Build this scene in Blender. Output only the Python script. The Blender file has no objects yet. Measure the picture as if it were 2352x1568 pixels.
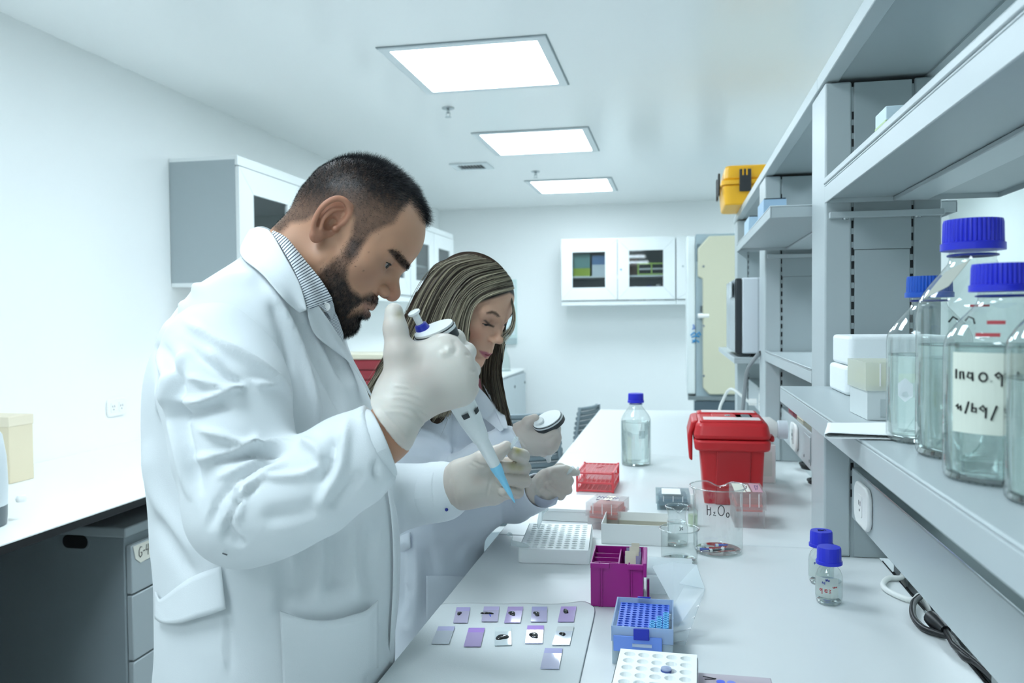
import bpy, bmesh, math, random
import numpy as np
from mathutils import Vector, Matrix
random.seed(7); RNG = np.random.default_rng(7)
SC = bpy.context.scene
COL = SC.collection
PI = math.pi

# ------------------------------------------------------------------ camera
CZ = 1.40                                   # eye height above the floor
F = 1880.0                                  # focal length in pixels of the 2352 wide frame
YAW, PITCH, ROLL = (math.radians(a) for a in (11.30, 1.648, -0.495))
_cy, _sy = math.cos(YAW), math.sin(YAW)
FW = np.array([-_sy * math.cos(PITCH), _cy * math.cos(PITCH), -math.sin(PITCH)])
_r = np.array([_cy, _sy, 0.0]); _u = np.cross(_r, FW)
RT = _r * math.cos(ROLL) + _u * math.sin(ROLL)
UP = -_r * math.sin(ROLL) + _u * math.cos(ROLL)
CAMP = np.array([0.0, 0.0, CZ])
cam_d = bpy.data.cameras.new('camera'); cam = bpy.data.objects.new('camera', cam_d); COL.objects.link(cam)
cam.matrix_world = Matrix(((RT[0], UP[0], -FW[0], 0), (RT[1], UP[1], -FW[1], 0), (RT[2], UP[2], -FW[2], CZ), (0, 0, 0, 1)))
cam_d.sensor_width = 36.0; cam_d.lens = F / 2352 * 36.0; cam_d.clip_start = 0.02
cam_d.dof.use_dof = True; cam_d.dof.focus_distance = 1.25; cam_d.dof.aperture_fstop = 7.1
SC.camera = cam

# ------------------------------------------------------------------ world, exposure
w = bpy.data.worlds.new('world'); SC.world = w; w.use_nodes = True
w.node_tree.nodes['Background'].inputs[0].default_value = (0.75, 0.86, 0.9, 1)
w.node_tree.nodes['Background'].inputs[1].default_value = 0.3
SC.view_settings.view_transform = 'Standard'; SC.view_settings.look = 'None'
SC.view_settings.gamma = 1.0; SC.view_settings.use_curve_mapping = False
SC.view_settings.exposure = 0.12
PANEL_STRENGTH = 14.6
PANEL_COLOUR = (0.825, 0.972, 1.07)
SC.cycles.use_denoising = True; SC.cycles.use_adaptive_sampling = True; SC.cycles.adaptive_threshold = 0.1
SC.cycles.max_bounces = 10; SC.cycles.diffuse_bounces = 6; SC.cycles.glossy_bounces = 3
SC.cycles.transmission_bounces = 8; SC.cycles.transparent_max_bounces = 16
SC.cycles.sample_clamp_indirect = 6.0

# ------------------------------------------------------------------ pixel helpers
def ray(x, y): return FW + RT * ((x - 1176) / F) - UP * ((y - 784) / F)
def P(x, y, w): return CAMP + ray(x, y) * w                      # pixel and distance along the view axis
def onz(x, y, z): d = ray(x, y); return CAMP + d * ((z - CZ) / d[2])
def ony(x, y, Y): d = ray(x, y); return CAMP + d * (Y / d[1])
def onx(x, y, X): d = ray(x, y); return CAMP + d * (X / d[0])
def proj(v):
    v = np.asarray(v, float) - CAMP; w = v @ FW
    return np.stack([1176 + F * (v @ RT) / w, 784 - F * (v @ UP) / w, w], -1)

# ------------------------------------------------------------------ materials
def lin(c):
    if isinstance(c, str):
        c = [int(c[i:i + 2], 16) / 255 for i in (0, 2, 4)]
    return tuple(((v + 0.055) / 1.055) ** 2.4 if v > 0.04045 else v / 12.92 for v in c[:3]) + (1.0,)
MATS = {}
def mat(name, col='ffffff', rough=0.5, metal=0.0, spec=0.5, bump=0.0, bscale=80.0, var=0.0, vscale=6.0, coat=0.0, sss=0.0, sheen=0.0, trans=0.0, alpha=1.0):
    if name in MATS: return MATS[name]
    m = bpy.data.materials.new(name); m.use_nodes = True; MATS[name] = m
    nt = m.node_tree; b = nt.nodes['Principled BSDF']; c = lin(col)
    b.inputs['Base Color'].default_value = c; b.inputs['Roughness'].default_value = rough
    b.inputs['Metallic'].default_value = metal; b.inputs['Specular IOR Level'].default_value = spec
    b.inputs['Coat Weight'].default_value = coat; b.inputs['Sheen Weight'].default_value = sheen
    if sss:
        b.inputs['Subsurface Weight'].default_value = sss; b.inputs['Subsurface Radius'].default_value = (0.012, 0.005, 0.003); b.inputs['Subsurface Scale'].default_value = 0.5
    if trans: b.inputs['Transmission Weight'].default_value = trans
    if alpha < 1: b.inputs['Alpha'].default_value = alpha
    tc = nt.nodes.new('ShaderNodeTexCoord')
    if var:
        n = nt.nodes.new('ShaderNodeTexNoise'); n.inputs['Scale'].default_value = vscale; n.inputs['Detail'].default_value = 4
        nt.links.new(tc.outputs['Object'], n.inputs['Vector'])
        r = nt.nodes.new('ShaderNodeValToRGB')
        r.color_ramp.elements[0].position = 0.3; r.color_ramp.elements[1].position = 0.7
        r.color_ramp.elements[0].color = tuple(v * (1 - var) for v in c[:3]) + (1,)
        r.color_ramp.elements[1].color = tuple(min(1, v * (1 + var)) for v in c[:3]) + (1,)
        nt.links.new(n.outputs['Fac'], r.inputs['Fac']); nt.links.new(r.outputs['Color'], b.inputs['Base Color'])
    if bump:
        n = nt.nodes.new('ShaderNodeTexNoise'); n.inputs['Scale'].default_value = bscale; n.inputs['Detail'].default_value = 3
        nt.links.new(tc.outputs['Object'], n.inputs['Vector'])
        bp = nt.nodes.new('ShaderNodeBump'); bp.inputs['Strength'].default_value = bump; bp.inputs['Distance'].default_value = 0.002
        nt.links.new(n.outputs['Fac'], bp.inputs['Height']); nt.links.new(bp.outputs['Normal'], b.inputs['Normal'])
    return m
def glass(name, tint='eef6f4', refl=1.0, rough=0.02, edge=0.0, start=0.55):
    """thin-walled clear glass or film: see-through with a Fresnel reflection and a faint tint towards the rim"""
    if name in MATS: return MATS[name]
    m = bpy.data.materials.new(name); m.use_nodes = True; MATS[name] = m; nt = m.node_tree
    out = nt.nodes['Material Output']; nt.nodes.remove(nt.nodes['Principled BSDF'])
    tr = nt.nodes.new('ShaderNodeBsdfTransparent'); gl = nt.nodes.new('ShaderNodeBsdfGlossy')
    gl.inputs['Roughness'].default_value = rough
    lw = nt.nodes.new('ShaderNodeLayerWeight'); lw.inputs['Blend'].default_value = 0.5
    ramp = nt.nodes.new('ShaderNodeValToRGB'); e = ramp.color_ramp.elements
    c = lin(tint); e[0].position = start; e[0].color = tuple(0.6 + 0.4 * v for v in c[:3]) + (1,); e[1].position = 1.0; e[1].color = tuple(v * (1 - edge) for v in c[:3]) + (1,)
    nt.links.new(lw.outputs['Facing'], ramp.inputs['Fac']); nt.links.new(ramp.outputs['Color'], tr.inputs['Color'])
    pwn = nt.nodes.new('ShaderNodeMath'); pwn.operation = 'POWER'; pwn.inputs[1].default_value = 3.5; nt.links.new(lw.outputs['Facing'], pwn.inputs[0])
    mu = nt.nodes.new('ShaderNodeMath'); mu.operation = 'MULTIPLY_ADD'; mu.inputs[1].default_value = 0.65 * refl; mu.inputs[2].default_value = 0.06 * refl; mu.use_clamp = True
    nt.links.new(pwn.outputs[0], mu.inputs[0])
    mx = nt.nodes.new('ShaderNodeMixShader'); nt.links.new(mu.outputs[0], mx.inputs[0])
    nt.links.new(tr.outputs[0], mx.inputs[1]); nt.links.new(gl.outputs[0], mx.inputs[2]); nt.links.new(mx.outputs[0], out.inputs[0])
    return m
def liquid(name, tint, ior=1.33, clear=0.35):
    """a filled volume that bends what lies behind it"""
    if name in MATS: return MATS[name]
    m = bpy.data.materials.new(name); m.use_nodes = True; MATS[name] = m; nt = m.node_tree
    out = nt.nodes['Material Output']; nt.nodes.remove(nt.nodes['Principled BSDF'])
    g = nt.nodes.new('ShaderNodeBsdfGlass'); g.inputs['Color'].default_value = lin(tint); g.inputs['Roughness'].default_value = 0.0; g.inputs['IOR'].default_value = ior
    tr = nt.nodes.new('ShaderNodeBsdfTransparent'); mx = nt.nodes.new('ShaderNodeMixShader'); mx.inputs[0].default_value = clear
    nt.links.new(g.outputs[0], mx.inputs[1]); nt.links.new(tr.outputs[0], mx.inputs[2]); nt.links.new(mx.outputs[0], out.inputs[0])
    return m
def frosted(name, col, see=0.5, rough=0.35):
    """cloudy plastic film: part see-through, part scattering"""
    if name in MATS: return MATS[name]
    m = bpy.data.materials.new(name); m.use_nodes = True; MATS[name] = m; nt = m.node_tree
    out = nt.nodes['Material Output']; b = nt.nodes['Principled BSDF']
    b.inputs['Base Color'].default_value = lin(col); b.inputs['Roughness'].default_value = rough
    tr = nt.nodes.new('ShaderNodeBsdfTransparent'); c = lin(col); tr.inputs['Color'].default_value = tuple(0.4 + 0.6 * v for v in c[:3]) + (1,)
    tl = nt.nodes.new('ShaderNodeBsdfTranslucent'); tl.inputs['Color'].default_value = c
    m1 = nt.nodes.new('ShaderNodeMixShader'); m1.inputs[0].default_value = 0.4
    nt.links.new(b.outputs[0], m1.inputs[1]); nt.links.new(tl.outputs[0], m1.inputs[2])
    m2 = nt.nodes.new('ShaderNodeMixShader'); m2.inputs[0].default_value = see
    nt.links.new(m1.outputs[0], m2.inputs[1]); nt.links.new(tr.outputs[0], m2.inputs[2]); nt.links.new(m2.outputs[0], out.inputs[0])
    return m
def emit(name, col, s):
    if name in MATS: return MATS[name]
    m = bpy.data.materials.new(name); m.use_nodes = True; MATS[name] = m; nt = m.node_tree
    b = nt.nodes['Principled BSDF']; b.inputs['Base Color'].default_value = (0.8, 0.8, 0.8, 1)
    b.inputs['Emission Color'].default_value = tuple(col) + (1,); b.inputs['Emission Strength'].default_value = s
    return m

# ------------------------------------------------------------------ mesh helpers
class MB:
    def __init__(s): s.v = []; s.f = []
    def add(s, v, f):
        n = len(s.v); s.v += [tuple(map(float, p)) for p in v]; s.f += [tuple(i + n for i in q) for q in f]; return s
    def box(s, a, b):
        x0, x1 = sorted((a[0], b[0])); y0, y1 = sorted((a[1], b[1])); z0, z1 = sorted((a[2], b[2]))
        return s.add([(x0, y0, z0), (x1, y0, z0), (x1, y1, z0), (x0, y1, z0), (x0, y0, z1), (x1, y0, z1), (x1, y1, z1), (x0, y1, z1)],
                     [(0, 3, 2, 1), (4, 5, 6, 7), (0, 1, 5, 4), (1, 2, 6, 5), (2, 3, 7, 6), (3, 0, 4, 7)])
    def prism(s, pts, z0, z1, axis='z', taper=1.0, c=(0, 0)):
        def m(p, h):
            if axis == 'z': return (p[0], p[1], h)
            if axis == 'y': return (p[0], h, p[1])
            return (h, p[0], p[1])
        n = len(pts); q = [(c[0] + (p[0] - c[0]) * taper, c[1] + (p[1] - c[1]) * taper) for p in pts]
        return s.add([m(p, z0) for p in pts] + [m(p, z1) for p in q], [tuple(range(n - 1, -1, -1)), tuple(range(n, 2 * n))] + [(i, (i + 1) % n, n + (i + 1) % n, n + i) for i in range(n)])
    def lathe(s, prof, c=(0, 0, 0), n=32, cap=False, sx=1.0, sy=1.0):
        v = []; k = len(prof)
        for i in range(n):
            a = 2 * PI * i / n
            for r, z in prof: v.append((c[0] + r * math.cos(a) * sx, c[1] + r * math.sin(a) * sy, c[2] + z))
        f = [(i * k + j, ((i + 1) % n) * k + j, ((i + 1) % n) * k + j + 1, i * k + j + 1) for i in range(n) for j in range(k - 1)]
        if cap: f += [tuple(i * k for i in range(n))[::-1], tuple(i * k + k - 1 for i in range(n))]
        return s.add(v, f)
    def tube(s, pts, r, n=8, closed=False, cap=True):
        pts = [Vector(p) for p in pts]; m = len(pts); rr = r if hasattr(r, '__len__') else [r] * m
        v = []; nrm = None
        for i, p in enumerate(pts):
            a = pts[(i - 1) % m] if (closed or i > 0) else p; b = pts[(i + 1) % m] if (closed or i < m - 1) else p
            t = (b - a).normalized()
            if nrm is None: nrm = t.orthogonal().normalized()
            else:
                nrm = nrm - t * nrm.dot(t); nrm = nrm.normalized() if nrm.length > 1e-6 else t.orthogonal().normalized()
            bn = t.cross(nrm)
            for j in range(n):
                q = p + (nrm * math.cos(2 * PI * j / n) + bn * math.sin(2 * PI * j / n)) * rr[i]; v.append(q)
        f = []
        for i in range(m if closed else m - 1):
            for j in range(n):
                f.append((i * n + j, i * n + (j + 1) % n, ((i + 1) % m) * n + (j + 1) % n, ((i + 1) % m) * n + j))
        if cap and not closed: f += [tuple(range(n - 1, -1, -1)), tuple((m - 1) * n + j for j in range(n))]
        return s.add(v, f)
    def grid(s, rows):
        """rows: list of equal-length rows of points"""
        a = len(rows); b = len(rows[0])
        return s.add([p for r in rows for p in r], [(i * b + j, i * b + j + 1, (i + 1) * b + j + 1, (i + 1) * b + j) for i in range(a - 1) for j in range(b - 1)])
    def move(s, loc=(0, 0, 0), rz=0.0, k=1.0):
        c, n = math.cos(rz) * k, math.sin(rz) * k
        s.v = [(c * x - n * y + loc[0], n * x + c * y + loc[1], z * k + loc[2]) for x, y, z in s.v]; return s
    def build(s, name, m, parent=None, bevel=0.0, seg=2, smooth=None, solid=0.0, sub=0):
        me = bpy.data.meshes.new(name); me.from_pydata(s.v, [], s.f); me.validate(); me.update()
        return finish(name, me, m, parent, bevel, seg, smooth, solid, sub)
def finish(name, me, m, parent=None, bevel=0.0, seg=2, smooth=None, solid=0.0, sub=0):
    o = bpy.data.objects.new(name, me); COL.objects.link(o)
    if m is not None: me.materials.append(m)
    if parent is not None:
        o.parent = parent
    if solid:
        q = o.modifiers.new('s', 'SOLIDIFY'); q.thickness = solid; q.offset = 0
    if bevel:
        q = o.modifiers.new('b', 'BEVEL'); q.width = bevel; q.segments = seg; q.limit_method = 'ANGLE'; q.angle_limit = math.radians(40); q.harden_normals = False
    if sub:
        q = o.modifiers.new('u', 'SUBSURF'); q.levels = sub; q.render_levels = sub
    if smooth is None: smooth = bool(bevel) or bool(sub)
    if smooth: me.shade_smooth() if smooth is True and not bevel else me.set_sharp_from_angle(angle=math.radians(35 if smooth is True else smooth))
    if smooth and (bevel or smooth is not True):
        me.polygons.foreach_set('use_smooth', [True] * len(me.polygons)); me.set_sharp_from_angle(angle=math.radians(35 if smooth is True else smooth))
    return o
def tag(o, label, cat, group=None):
    o['label'] = label; o['category'] = cat
    if group: o['group'] = group
    return o
def thing(name, label, cat, loc=(0, 0, 0), rz=0.0, group=None):
    o = bpy.data.objects.new(name, None); COL.objects.link(o); o.empty_display_size = 0.05
    o.location = loc; o.rotation_euler = (0, 0, rz)
    return tag(o, label, cat, group)
def struct(o): o['kind'] = 'structure'; return o
def dup(root, loc, rz=None, label=None):
    r = root.copy(); COL.objects.link(r); r.location = loc
    if rz is not None: r.rotation_euler = (0, 0, rz)
    if label: r['label'] = label
    for ch in list(root.children):
        c = ch.copy(); COL.objects.link(c); c.parent = r
        for g in list(ch.children):
            d = g.copy(); COL.objects.link(d); d.parent = c
    return r
def circ(r, n=24, c=(0, 0), a0=0.0, a1=2 * PI):
    full = abs(a1 - a0 - 2 * PI) < 1e-6
    return [(c[0] + r * math.cos(a0 + (a1 - a0) * i / (n if full else n - 1)), c[1] + r * math.sin(a0 + (a1 - a0) * i / (n if full else n - 1))) for i in range(n)]
def rrect(x0, y0, x1, y1, r, n=5):
    o = []
    for cx, cy, a in ((x1 - r, y1 - r, 0), (x0 + r, y1 - r, PI / 2), (x0 + r, y0 + r, PI), (x1 - r, y0 + r, 1.5 * PI)):
        o += [(cx + r * math.cos(a + PI / 2 * i / n), cy + r * math.sin(a + PI / 2 * i / n)) for i in range(n + 1)]
    return o
def strokes(lines, fn, r, n=5):
    """handwritten marks: 2D polylines carried onto a surface by fn(u, v)"""
    b = MB()
    for l in lines: b.tube([fn(u, v) for u, v in l], r, n)
    return b
# ================================================================== the room
XL, XR, YB, YF, ZC = -2.28, 2.35, 7.80, -2.6, 2.47
m_wall = mat('wall_paint', 'f3f5f4', 0.6, bump=0.03, bscale=60)
m_ceil = mat('ceiling_paint', 'f6f8f7', 0.22, spec=0.45, bump=0.02, bscale=3)
m_floor = mat('floor_vinyl', 'cfd3d3', 0.35, var=0.06, vscale=20)
m_base = mat('skirting', 'c9cccb', 0.5)
def wall(name, a, b, m): return struct(MB().box(a, b).build(name, m))
wall('floor', (XL - .1, YF - .1, -0.1), (XR + .1, YB + .1, 0), m_floor)
wall('wall_left', (XL - .1, YF - .1, 0), (XL, YB + .1, ZC), m_wall)
wall('wall_right', (XR, YF - .1, 0), (XR + .1, YB + .1, ZC), mat('wall_paint_green', 'd3dcd9', 0.6, bump=0.03, bscale=60))
wall('wall_back', (XL, YB, 0), (XR, YB + .1, ZC), m_wall)
wall('wall_front', (XL, YF - .1, 0), (XR, YF, ZC), m_wall)
wall('baseboard_back', (XL, YB - .012, 0), (XR, YB, 0.1), m_base)
wall('baseboard_right', (XR - .012, YF, 0), (XR, YB - .012, 0.1), m_base)
# ceiling with openings for nothing: one slab, lamps are set into shallow trays just below it
wall('ceiling', (XL - .1, YF - .1, ZC), (XR + .1, YB + .1, ZC + .1), m_ceil)

m_lampframe = mat('lamp_frame', 'dfe6e8', 0.4)
m_gap = mat('shadow_gap', '8d999c', 0.8)
m_panel = emit('lamp_diffuser', PANEL_COLOUR, PANEL_STRENGTH)
def ceiling_lamp(x, y, label):
    t = thing('ceiling_lamp', label, 'ceiling lamp', (x, y, ZC), 0, 'recessed square ceiling lamps')
    f = MB(); h = 0.335; i = 0.297
    for a, b in (((-h, -h), (h, -i)), ((-h, i), (h, h)), ((-h, -i), (-i, i)), ((i, -i), (h, i))):
        f.box((a[0], a[1], -0.008), (b[0], b[1], -0.001))
    f.build('frame', m_lampframe, t)
    g = MB(); k = h + 0.006
    for a, b in (((-k, -k), (k, -h)), ((-k, h), (k, k)), ((-k, -h), (-h, h)), ((h, -h), (k, h))):
        g.box((a[0], a[1], -0.003), (b[0], b[1], -0.0005))
    g.build('shadow_gap', m_gap, t)
    MB().prism(rrect(-i, -i, i, i, .012, 4), -0.006, -0.001).build('diffuser', m_panel, t)
    return t
lx, rx = -0.815, 1.46
LAMPS = [(lx, 3.43, 'largest of the glowing square ceiling lamps, nearest above the man'),
         (lx, 4.96, 'middle one of the three glowing ceiling lamps in a row'),
         (lx, 6.66, 'smallest and farthest glowing ceiling lamp, near the back wall'),
         (rx, 3.45, 'glowing ceiling lamp glimpsed between the shelves at upper right')]
for x, y, l in LAMPS: ceiling_lamp(x, y, l)
# the rows go on overhead and beyond the shelves; fill lamps added behind the camera
for x, y, l in ((lx, -1.28, 'rearmost added square fill lamp on the ceiling, far behind the viewer'), (lx, 0.29, 'added square fill lamp on the ceiling behind the viewer, outside the picture'), (lx, 1.86, 'square ceiling lamp above the man, outside the picture'), (rx, 1.86, 'square ceiling lamp above the shelves, outside the picture'),
                (rx, 4.96, 'square ceiling lamp hidden behind the far shelves'), (rx, 6.66, 'square ceiling lamp hidden behind the tall cabinet')):
    ceiling_lamp(x, y, l)

# air vent and sprinklers
t = thing('air_vent', 'small white slatted air vent in the ceiling between two lamps', 'vent', (-1.40, 5.62, ZC))
f = MB(); h, i, d, e = .135, .09, .118, .075
for a, b in (((-h, -d), (h, -e)), ((-h, e), (h, d)), ((-h, -e), (-i, e)), ((i, -e), (h, e))): f.box((a[0], a[1], -.010), (b[0], b[1], -.001))
f.build('frame', m_lampframe, t)
MB().box((-.09, -.075, -.004), (.09, .075, -.001)).build('dark_duct', mat('duct_dark', '20282b', .8), t)
for k in range(8):
    x = -.078 + k * .0223
    MB().add([(x, -.075, -.004), (x + .010, -.075, -.013), (x + .010, .075, -.013), (x, .075, -.004), (x + .002, -.075, -.003), (x + .012, -.075, -.012), (x + .012, .075, -.012), (x + .002, .075, -.003)],
             [(0, 1, 2, 3), (7, 6, 5, 4), (0, 4, 5, 1), (3, 2, 6, 7), (1, 5, 6, 2), (0, 3, 7, 4)]).build('slat', m_lampframe, t)
m_chrome = mat('chrome', 'b9c0c2', 0.25, metal=0.9)
def sprinkler(x, y, label):
    t = thing('fire_sprinkler', label, 'sprinkler', (x, y, ZC), 0, 'ceiling sprinklers')
    MB().lathe([(0, -.001), (.032, -.001), (.03, -.006), (.012, -.012), (.010, -.014), (0, -.014)], n=20).build('escutcheon', m_chrome, t, smooth=40)
    MB().lathe([(.008, -.012), (.008, -.026), (.005, -.028)], n=12).build('stem', m_chrome, t, smooth=40)
    b = MB().tube([(-.009, 0, -.024), (-.010, 0, -.036), (-.003, 0, -.046)], .002).tube([(.009, 0, -.024), (.010, 0, -.036), (.003, 0, -.046)], .002)
    b.build('yoke', m_chrome, t); MB().lathe([(0, -.049), (.016, -.049), (.016, -.046), (0, -.046)], n=16).build('deflector', m_chrome, t)
sprinkler(-1.13, 4.05, 'small metal sprinkler on the ceiling in front of the largest lamp')
sprinkler(-1.00, 5.94, 'small metal sprinkler on the ceiling beside the farthest lamp')

# wall sockets on the left wall
m_plastic = mat('white_plastic', 'f1f1ee', 0.35)
m_dark = mat('dark_slot', '2b2f31', 0.6)
def socket_plate(name, label, M, w=.118, h=.072, r=.02, n_out=2, group=None):
    """M maps (u across, v up, out) to a world point"""
    t = thing(name, label, 'socket', M(0, 0, 0), 0, group); o = np.array(M(0, 0, 0))
    def loc(u, v, d): return tuple(np.array(M(u, v, d)) - o)
    def slab(pts, d0, d1, m, nm, bev=0.0):
        b = MB(); n = len(pts); b.add([loc(u, v, d0) for u, v in pts] + [loc(u, v, d1) for u, v in pts], [tuple(range(n)), tuple(range(2 * n - 1, n - 1, -1))] + [(i, n + i, n + (i + 1) % n, (i + 1) % n) for i in range(n)])
        return b.build(nm, m, t, bevel=bev)
    slab(rrect(-w / 2, -h / 2, w / 2, h / 2, r), 0.0005, .009, m_plastic, 'plate', .003)
    for k in range(n_out):
        u0 = (k - (n_out - 1) / 2) * w * .42
        slab(rrect(u0 - .016, -.02, u0 + .016, .02, .004), .009, .0105, m_plastic, 'outlet', .0006)
        for du, dv, a, b2 in ((-.006, .005, .0012, .0045), (.006, .005, .0012, .0045), (0, -.008, .0024, .0024)):
            slab(rrect(u0 + du - a, dv - b2, u0 + du + a, dv + b2, min(a, b2) * .9, 3), .0104, .0109, m_dark, 'slot')
    return t
socket_plate('wall_socket', 'white double wall socket on the left wall above the counter', lambda u, v, d: (XL + d, 3.0 + u, CZ - .355 + v), r=.016)
socket_plate('wall_socket', 'white wall socket at the left picture edge behind the beige box', lambda u, v, d: (XL + d, 2.37 + u, CZ - .36 + v), r=.016)
# ================================================================== central bench and its shelving
m_top = mat('bench_laminate', 'd8dcdc', 0.36, spec=0.5, bump=0.03, bscale=300)
m_edge = mat('bench_edge', 'b9c0c2', 0.45)
m_steel = mat('powder_steel', '9fa9ab', 0.42, spec=0.4, bump=0.02, bscale=400)
m_steel2 = mat('powder_steel_light', 'b3bcbe', 0.38, spec=0.45, bump=0.02, bscale=400)
m_slot = mat('slot_black', '14181a', 0.7)
ZB = CZ - .48
BX0, BX1 = -.388, .395
def bench_section(y0, y1, label):
    t = thing('worktop', label, 'worktop', (0, y0, ZB), 0, 'bench worktop sections')
    L = y1 - y0 - .0025
    MB().box((BX0, 0, -.03), (BX1, L, 0)).build('worktop_slab', m_top, t, bevel=.003)
    MB().box((BX0 + .02, .02, -.11), (BX0 + .06, L - .02, -.03)).build('front_rail', m_steel, t)
    return t
bench_section(-.6, 1.765, 'near section of the pale worktop with the glass slides on it')
bench_section(1.765, 2.876, 'middle section of the pale worktop under the red container')
bench_section(2.876, 4.262, 'far section of the pale worktop, bare, toward the back wall')
# base: end panels and cupboards below the tops (the woman's and man's side)
t = thing('lab_cupboard', 'grey steel cupboard base under the central worktop', 'cupboard', (0, 0, 0))
MB().box((BX0 + .1, -.55, .06), (BX1 + .3, 4.2, ZB - .115)).build('body', m_steel, t)
MB().box((BX0 + .14, -.5, 0), (BX1 + .26, 4.15, .06)).build('plinth', m_slot, t)
for k in range(8):
    y0 = -.52 + k * .587
    d = MB().box((BX0 + .082, y0, .1), (BX0 + .1, y0 + .575, ZB - .14)).build('door', m_steel2, t, bevel=.002)
    MB().box((BX0 + .07, y0 + .5, .55), (BX0 + .082, y0 + .515, .68)).build('handle', m_chrome, d)
# service channel behind the worktop edge
t = thing('cable_channel', 'dark cable channel between the worktop and the socket rail', 'cable channel', (0, 0, ZB))
MB().box((BX1 + .001, -.6, -.034), (BX1 + .05, 1.70, -.028)).build('floor_strip', m_slot, t)
MB().box((BX1 + .0005, -.6, -.028), (BX1 + .002, 1.70, -.001)).build('side_strip', m_slot, t)
MB().box((BX1 + .022, -.6, -.028), (BX1 + .05, 1.70, .004)).build('back_strip', m_steel2, t)

CX0, CX1 = .289, .502                        # uprights
def upright(y0, y1, ztop, label, near=True):
    t = thing('shelf_upright', label, 'upright', (0, y0, ZB), 0, 'shelving uprights')
    H = ztop - ZB; T = y1 - y0
    MB().box((CX0 + .004, .006, 0.001), (CX1 - .004, T - .002, H - .002)).build('core', m_slot, t)
    MB().box((CX0, 0, .001), (CX0 + .0495, T, H)).build('front_post', m_steel2, t, bevel=.004)
    MB().box((CX0 + .1635, 0, .001), (CX1, T, H)).build('rear_post', m_steel, t, bevel=.003)
    zs = CZ + .128 - ZB
    MB().box((CX0 + .056, .001, .001), (CX0 + .157, T, zs - .0003)).build('lower_panel', m_steel, t, bevel=.0015)
    MB().box((CX0 + .054, .0005, zs + .0003), (CX0 + .159, T, H - .002)).build('upper_panel', m_steel, t, bevel=.0015)
    for cx in (CX0 + .0528, CX0 + .1603):
        b = MB(); z = .12
        b.box((cx - .0032, .004, .0), (cx + .0032, .0058, H - .01)); g = b.build('slot_strip', m_steel, t)
        s = MB()
        while z < H - .06:
            s.box((cx - .0026, .0032, z), (cx + .0026, .0041, z + .015)); z += .0265
        s.build('slot_row', m_slot, g)
    return t
upright(1.708, 1.864, CZ + .455, 'nearest grey slotted shelf upright, behind the blue-capped bottles')
upright(2.805, 2.985, CZ + .455, 'middle grey slotted shelf upright, beyond the red container')
upright(4.05, 4.20, CZ + .455, 'farthest grey shelf upright, next to the beige cabinet')

def shelf(name, x0, x1, y0, y1, ztop, th, label, beam=True, lip=0.0, bracket=True):
    t = thing(name, label, 'shelf', (x0, y0, ztop), 0, 'grey steel shelves'); L = y1 - y0; Wd = x1 - x0
    MB().box((0, 0, -.004), (Wd, L, 0)).build('shelf_plate', m_steel2, t, bevel=.0015)
    MB().box((0, 0, -th), (.003, L, -.0042)).build('front_edge', m_steel2, t, bevel=.001)
    MB().box((Wd - .003, 0, -th), (Wd, L, -.0042)).build('rear_edge', m_steel, t, bevel=.001)
    MB().box((.0032, 0, -th), (Wd - .0032, .003, -.0042)).build('end_plate', m_steel2, t)
    MB().box((.0032, L - .003, -th), (Wd - .0032, L, -.0042)).build('end_plate', m_steel2, t)
    MB().box((.0032, .0032, -th * .75), (Wd - .0032, L - .0032, -th * .62)).build('under_plate', m_steel, t)
    if lip:
        MB().box((-.002, -.001, 0.0), (.010, L + .001, lip)).build('front_lip', m_steel2, t, bevel=.002)
    if beam:
        MB().box((Wd * .40, .004, -th * 1.0), (Wd * .60, L - .004, -th * .76)).build('beam', m_steel2, t, bevel=.002)
    return t
# near bay (this side of the nearest upright)
shelf('lower_shelf', .204, .60, -.45, 1.700, CZ - .140, .031, 'deep lower shelf carrying the big blue-capped bottles', beam=False)
shelf('middle_shelf', .287, .60, -.45, 1.700, CZ + .255, .036, 'near grey overhead shelf at upper right', lip=.012)
def canopy(y0, y1, label):
    t = thing('top_shelf', label, 'shelf', (.287, y0, CZ + .457), 0, 'top shelves of the shelving'); L = y1 - y0
    MB().box((0, 0, .002), (.03, L, .03)).build('front_edge', m_steel2, t, bevel=.002)
    MB().box((.0302, 0, .006), (.19, L, .012)).build('shelf_plate', m_steel, t)
    MB().box((.19, 0, .002), (.205, L, .024)).build('rear_edge', m_steel, t)
    return t
canopy(-.45, 1.786, 'near top shelf edge running up to the upper right corner')
canopy(1.788, 4.26, 'far top shelf edge above the yellow case')
# brackets under the middle shelf at the upright
t = thing('shelf_bracket', 'grey bracket bar under the near overhead shelf', 'bracket', (.296, 1.690, CZ + .197))
MB().box((0, 0, -.008), (.206, .016, .004)).build('bracket_bar', m_steel2, t, bevel=.001)
for k in (.03, .16): MB().lathe([(0, -.011), (.006, -.011), (.006, -.008)], c=(k, .008, 0), n=10).build('bolt', m_chrome, t)
# bay between the near and the middle upright
shelf('middle_shelf', .203, .58, 1.87, 2.80, CZ + .240, .026, 'grey shelf with light-blue cartons, left of the nearest upright')
t = thing('shelf_bracket', 'grey bracket bar under the shelf with light-blue cartons', 'bracket', (.296, 2.79, CZ + .196))
MB().box((0, 0, -.008), (.206, .013, .004)).build('bracket_bar', m_steel2, t, bevel=.001)
shelf('lower_shelf', .289, .58, 1.868, 2.802, CZ - .118, .030, 'empty low grey shelf between the two nearer uprights', beam=False, lip=.004)
# bay between the middle and the far upright
shelf('lower_shelf', .203, .58, 2.99, 4.04, CZ - .148, .02, 'low grey shelf under the white microwave', beam=False)
shelf('middle_shelf', .287, .58, 2.99, 4.045, CZ + .335, .032, 'far grey shelf above the white microwave', beam=False, lip=.005)

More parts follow.
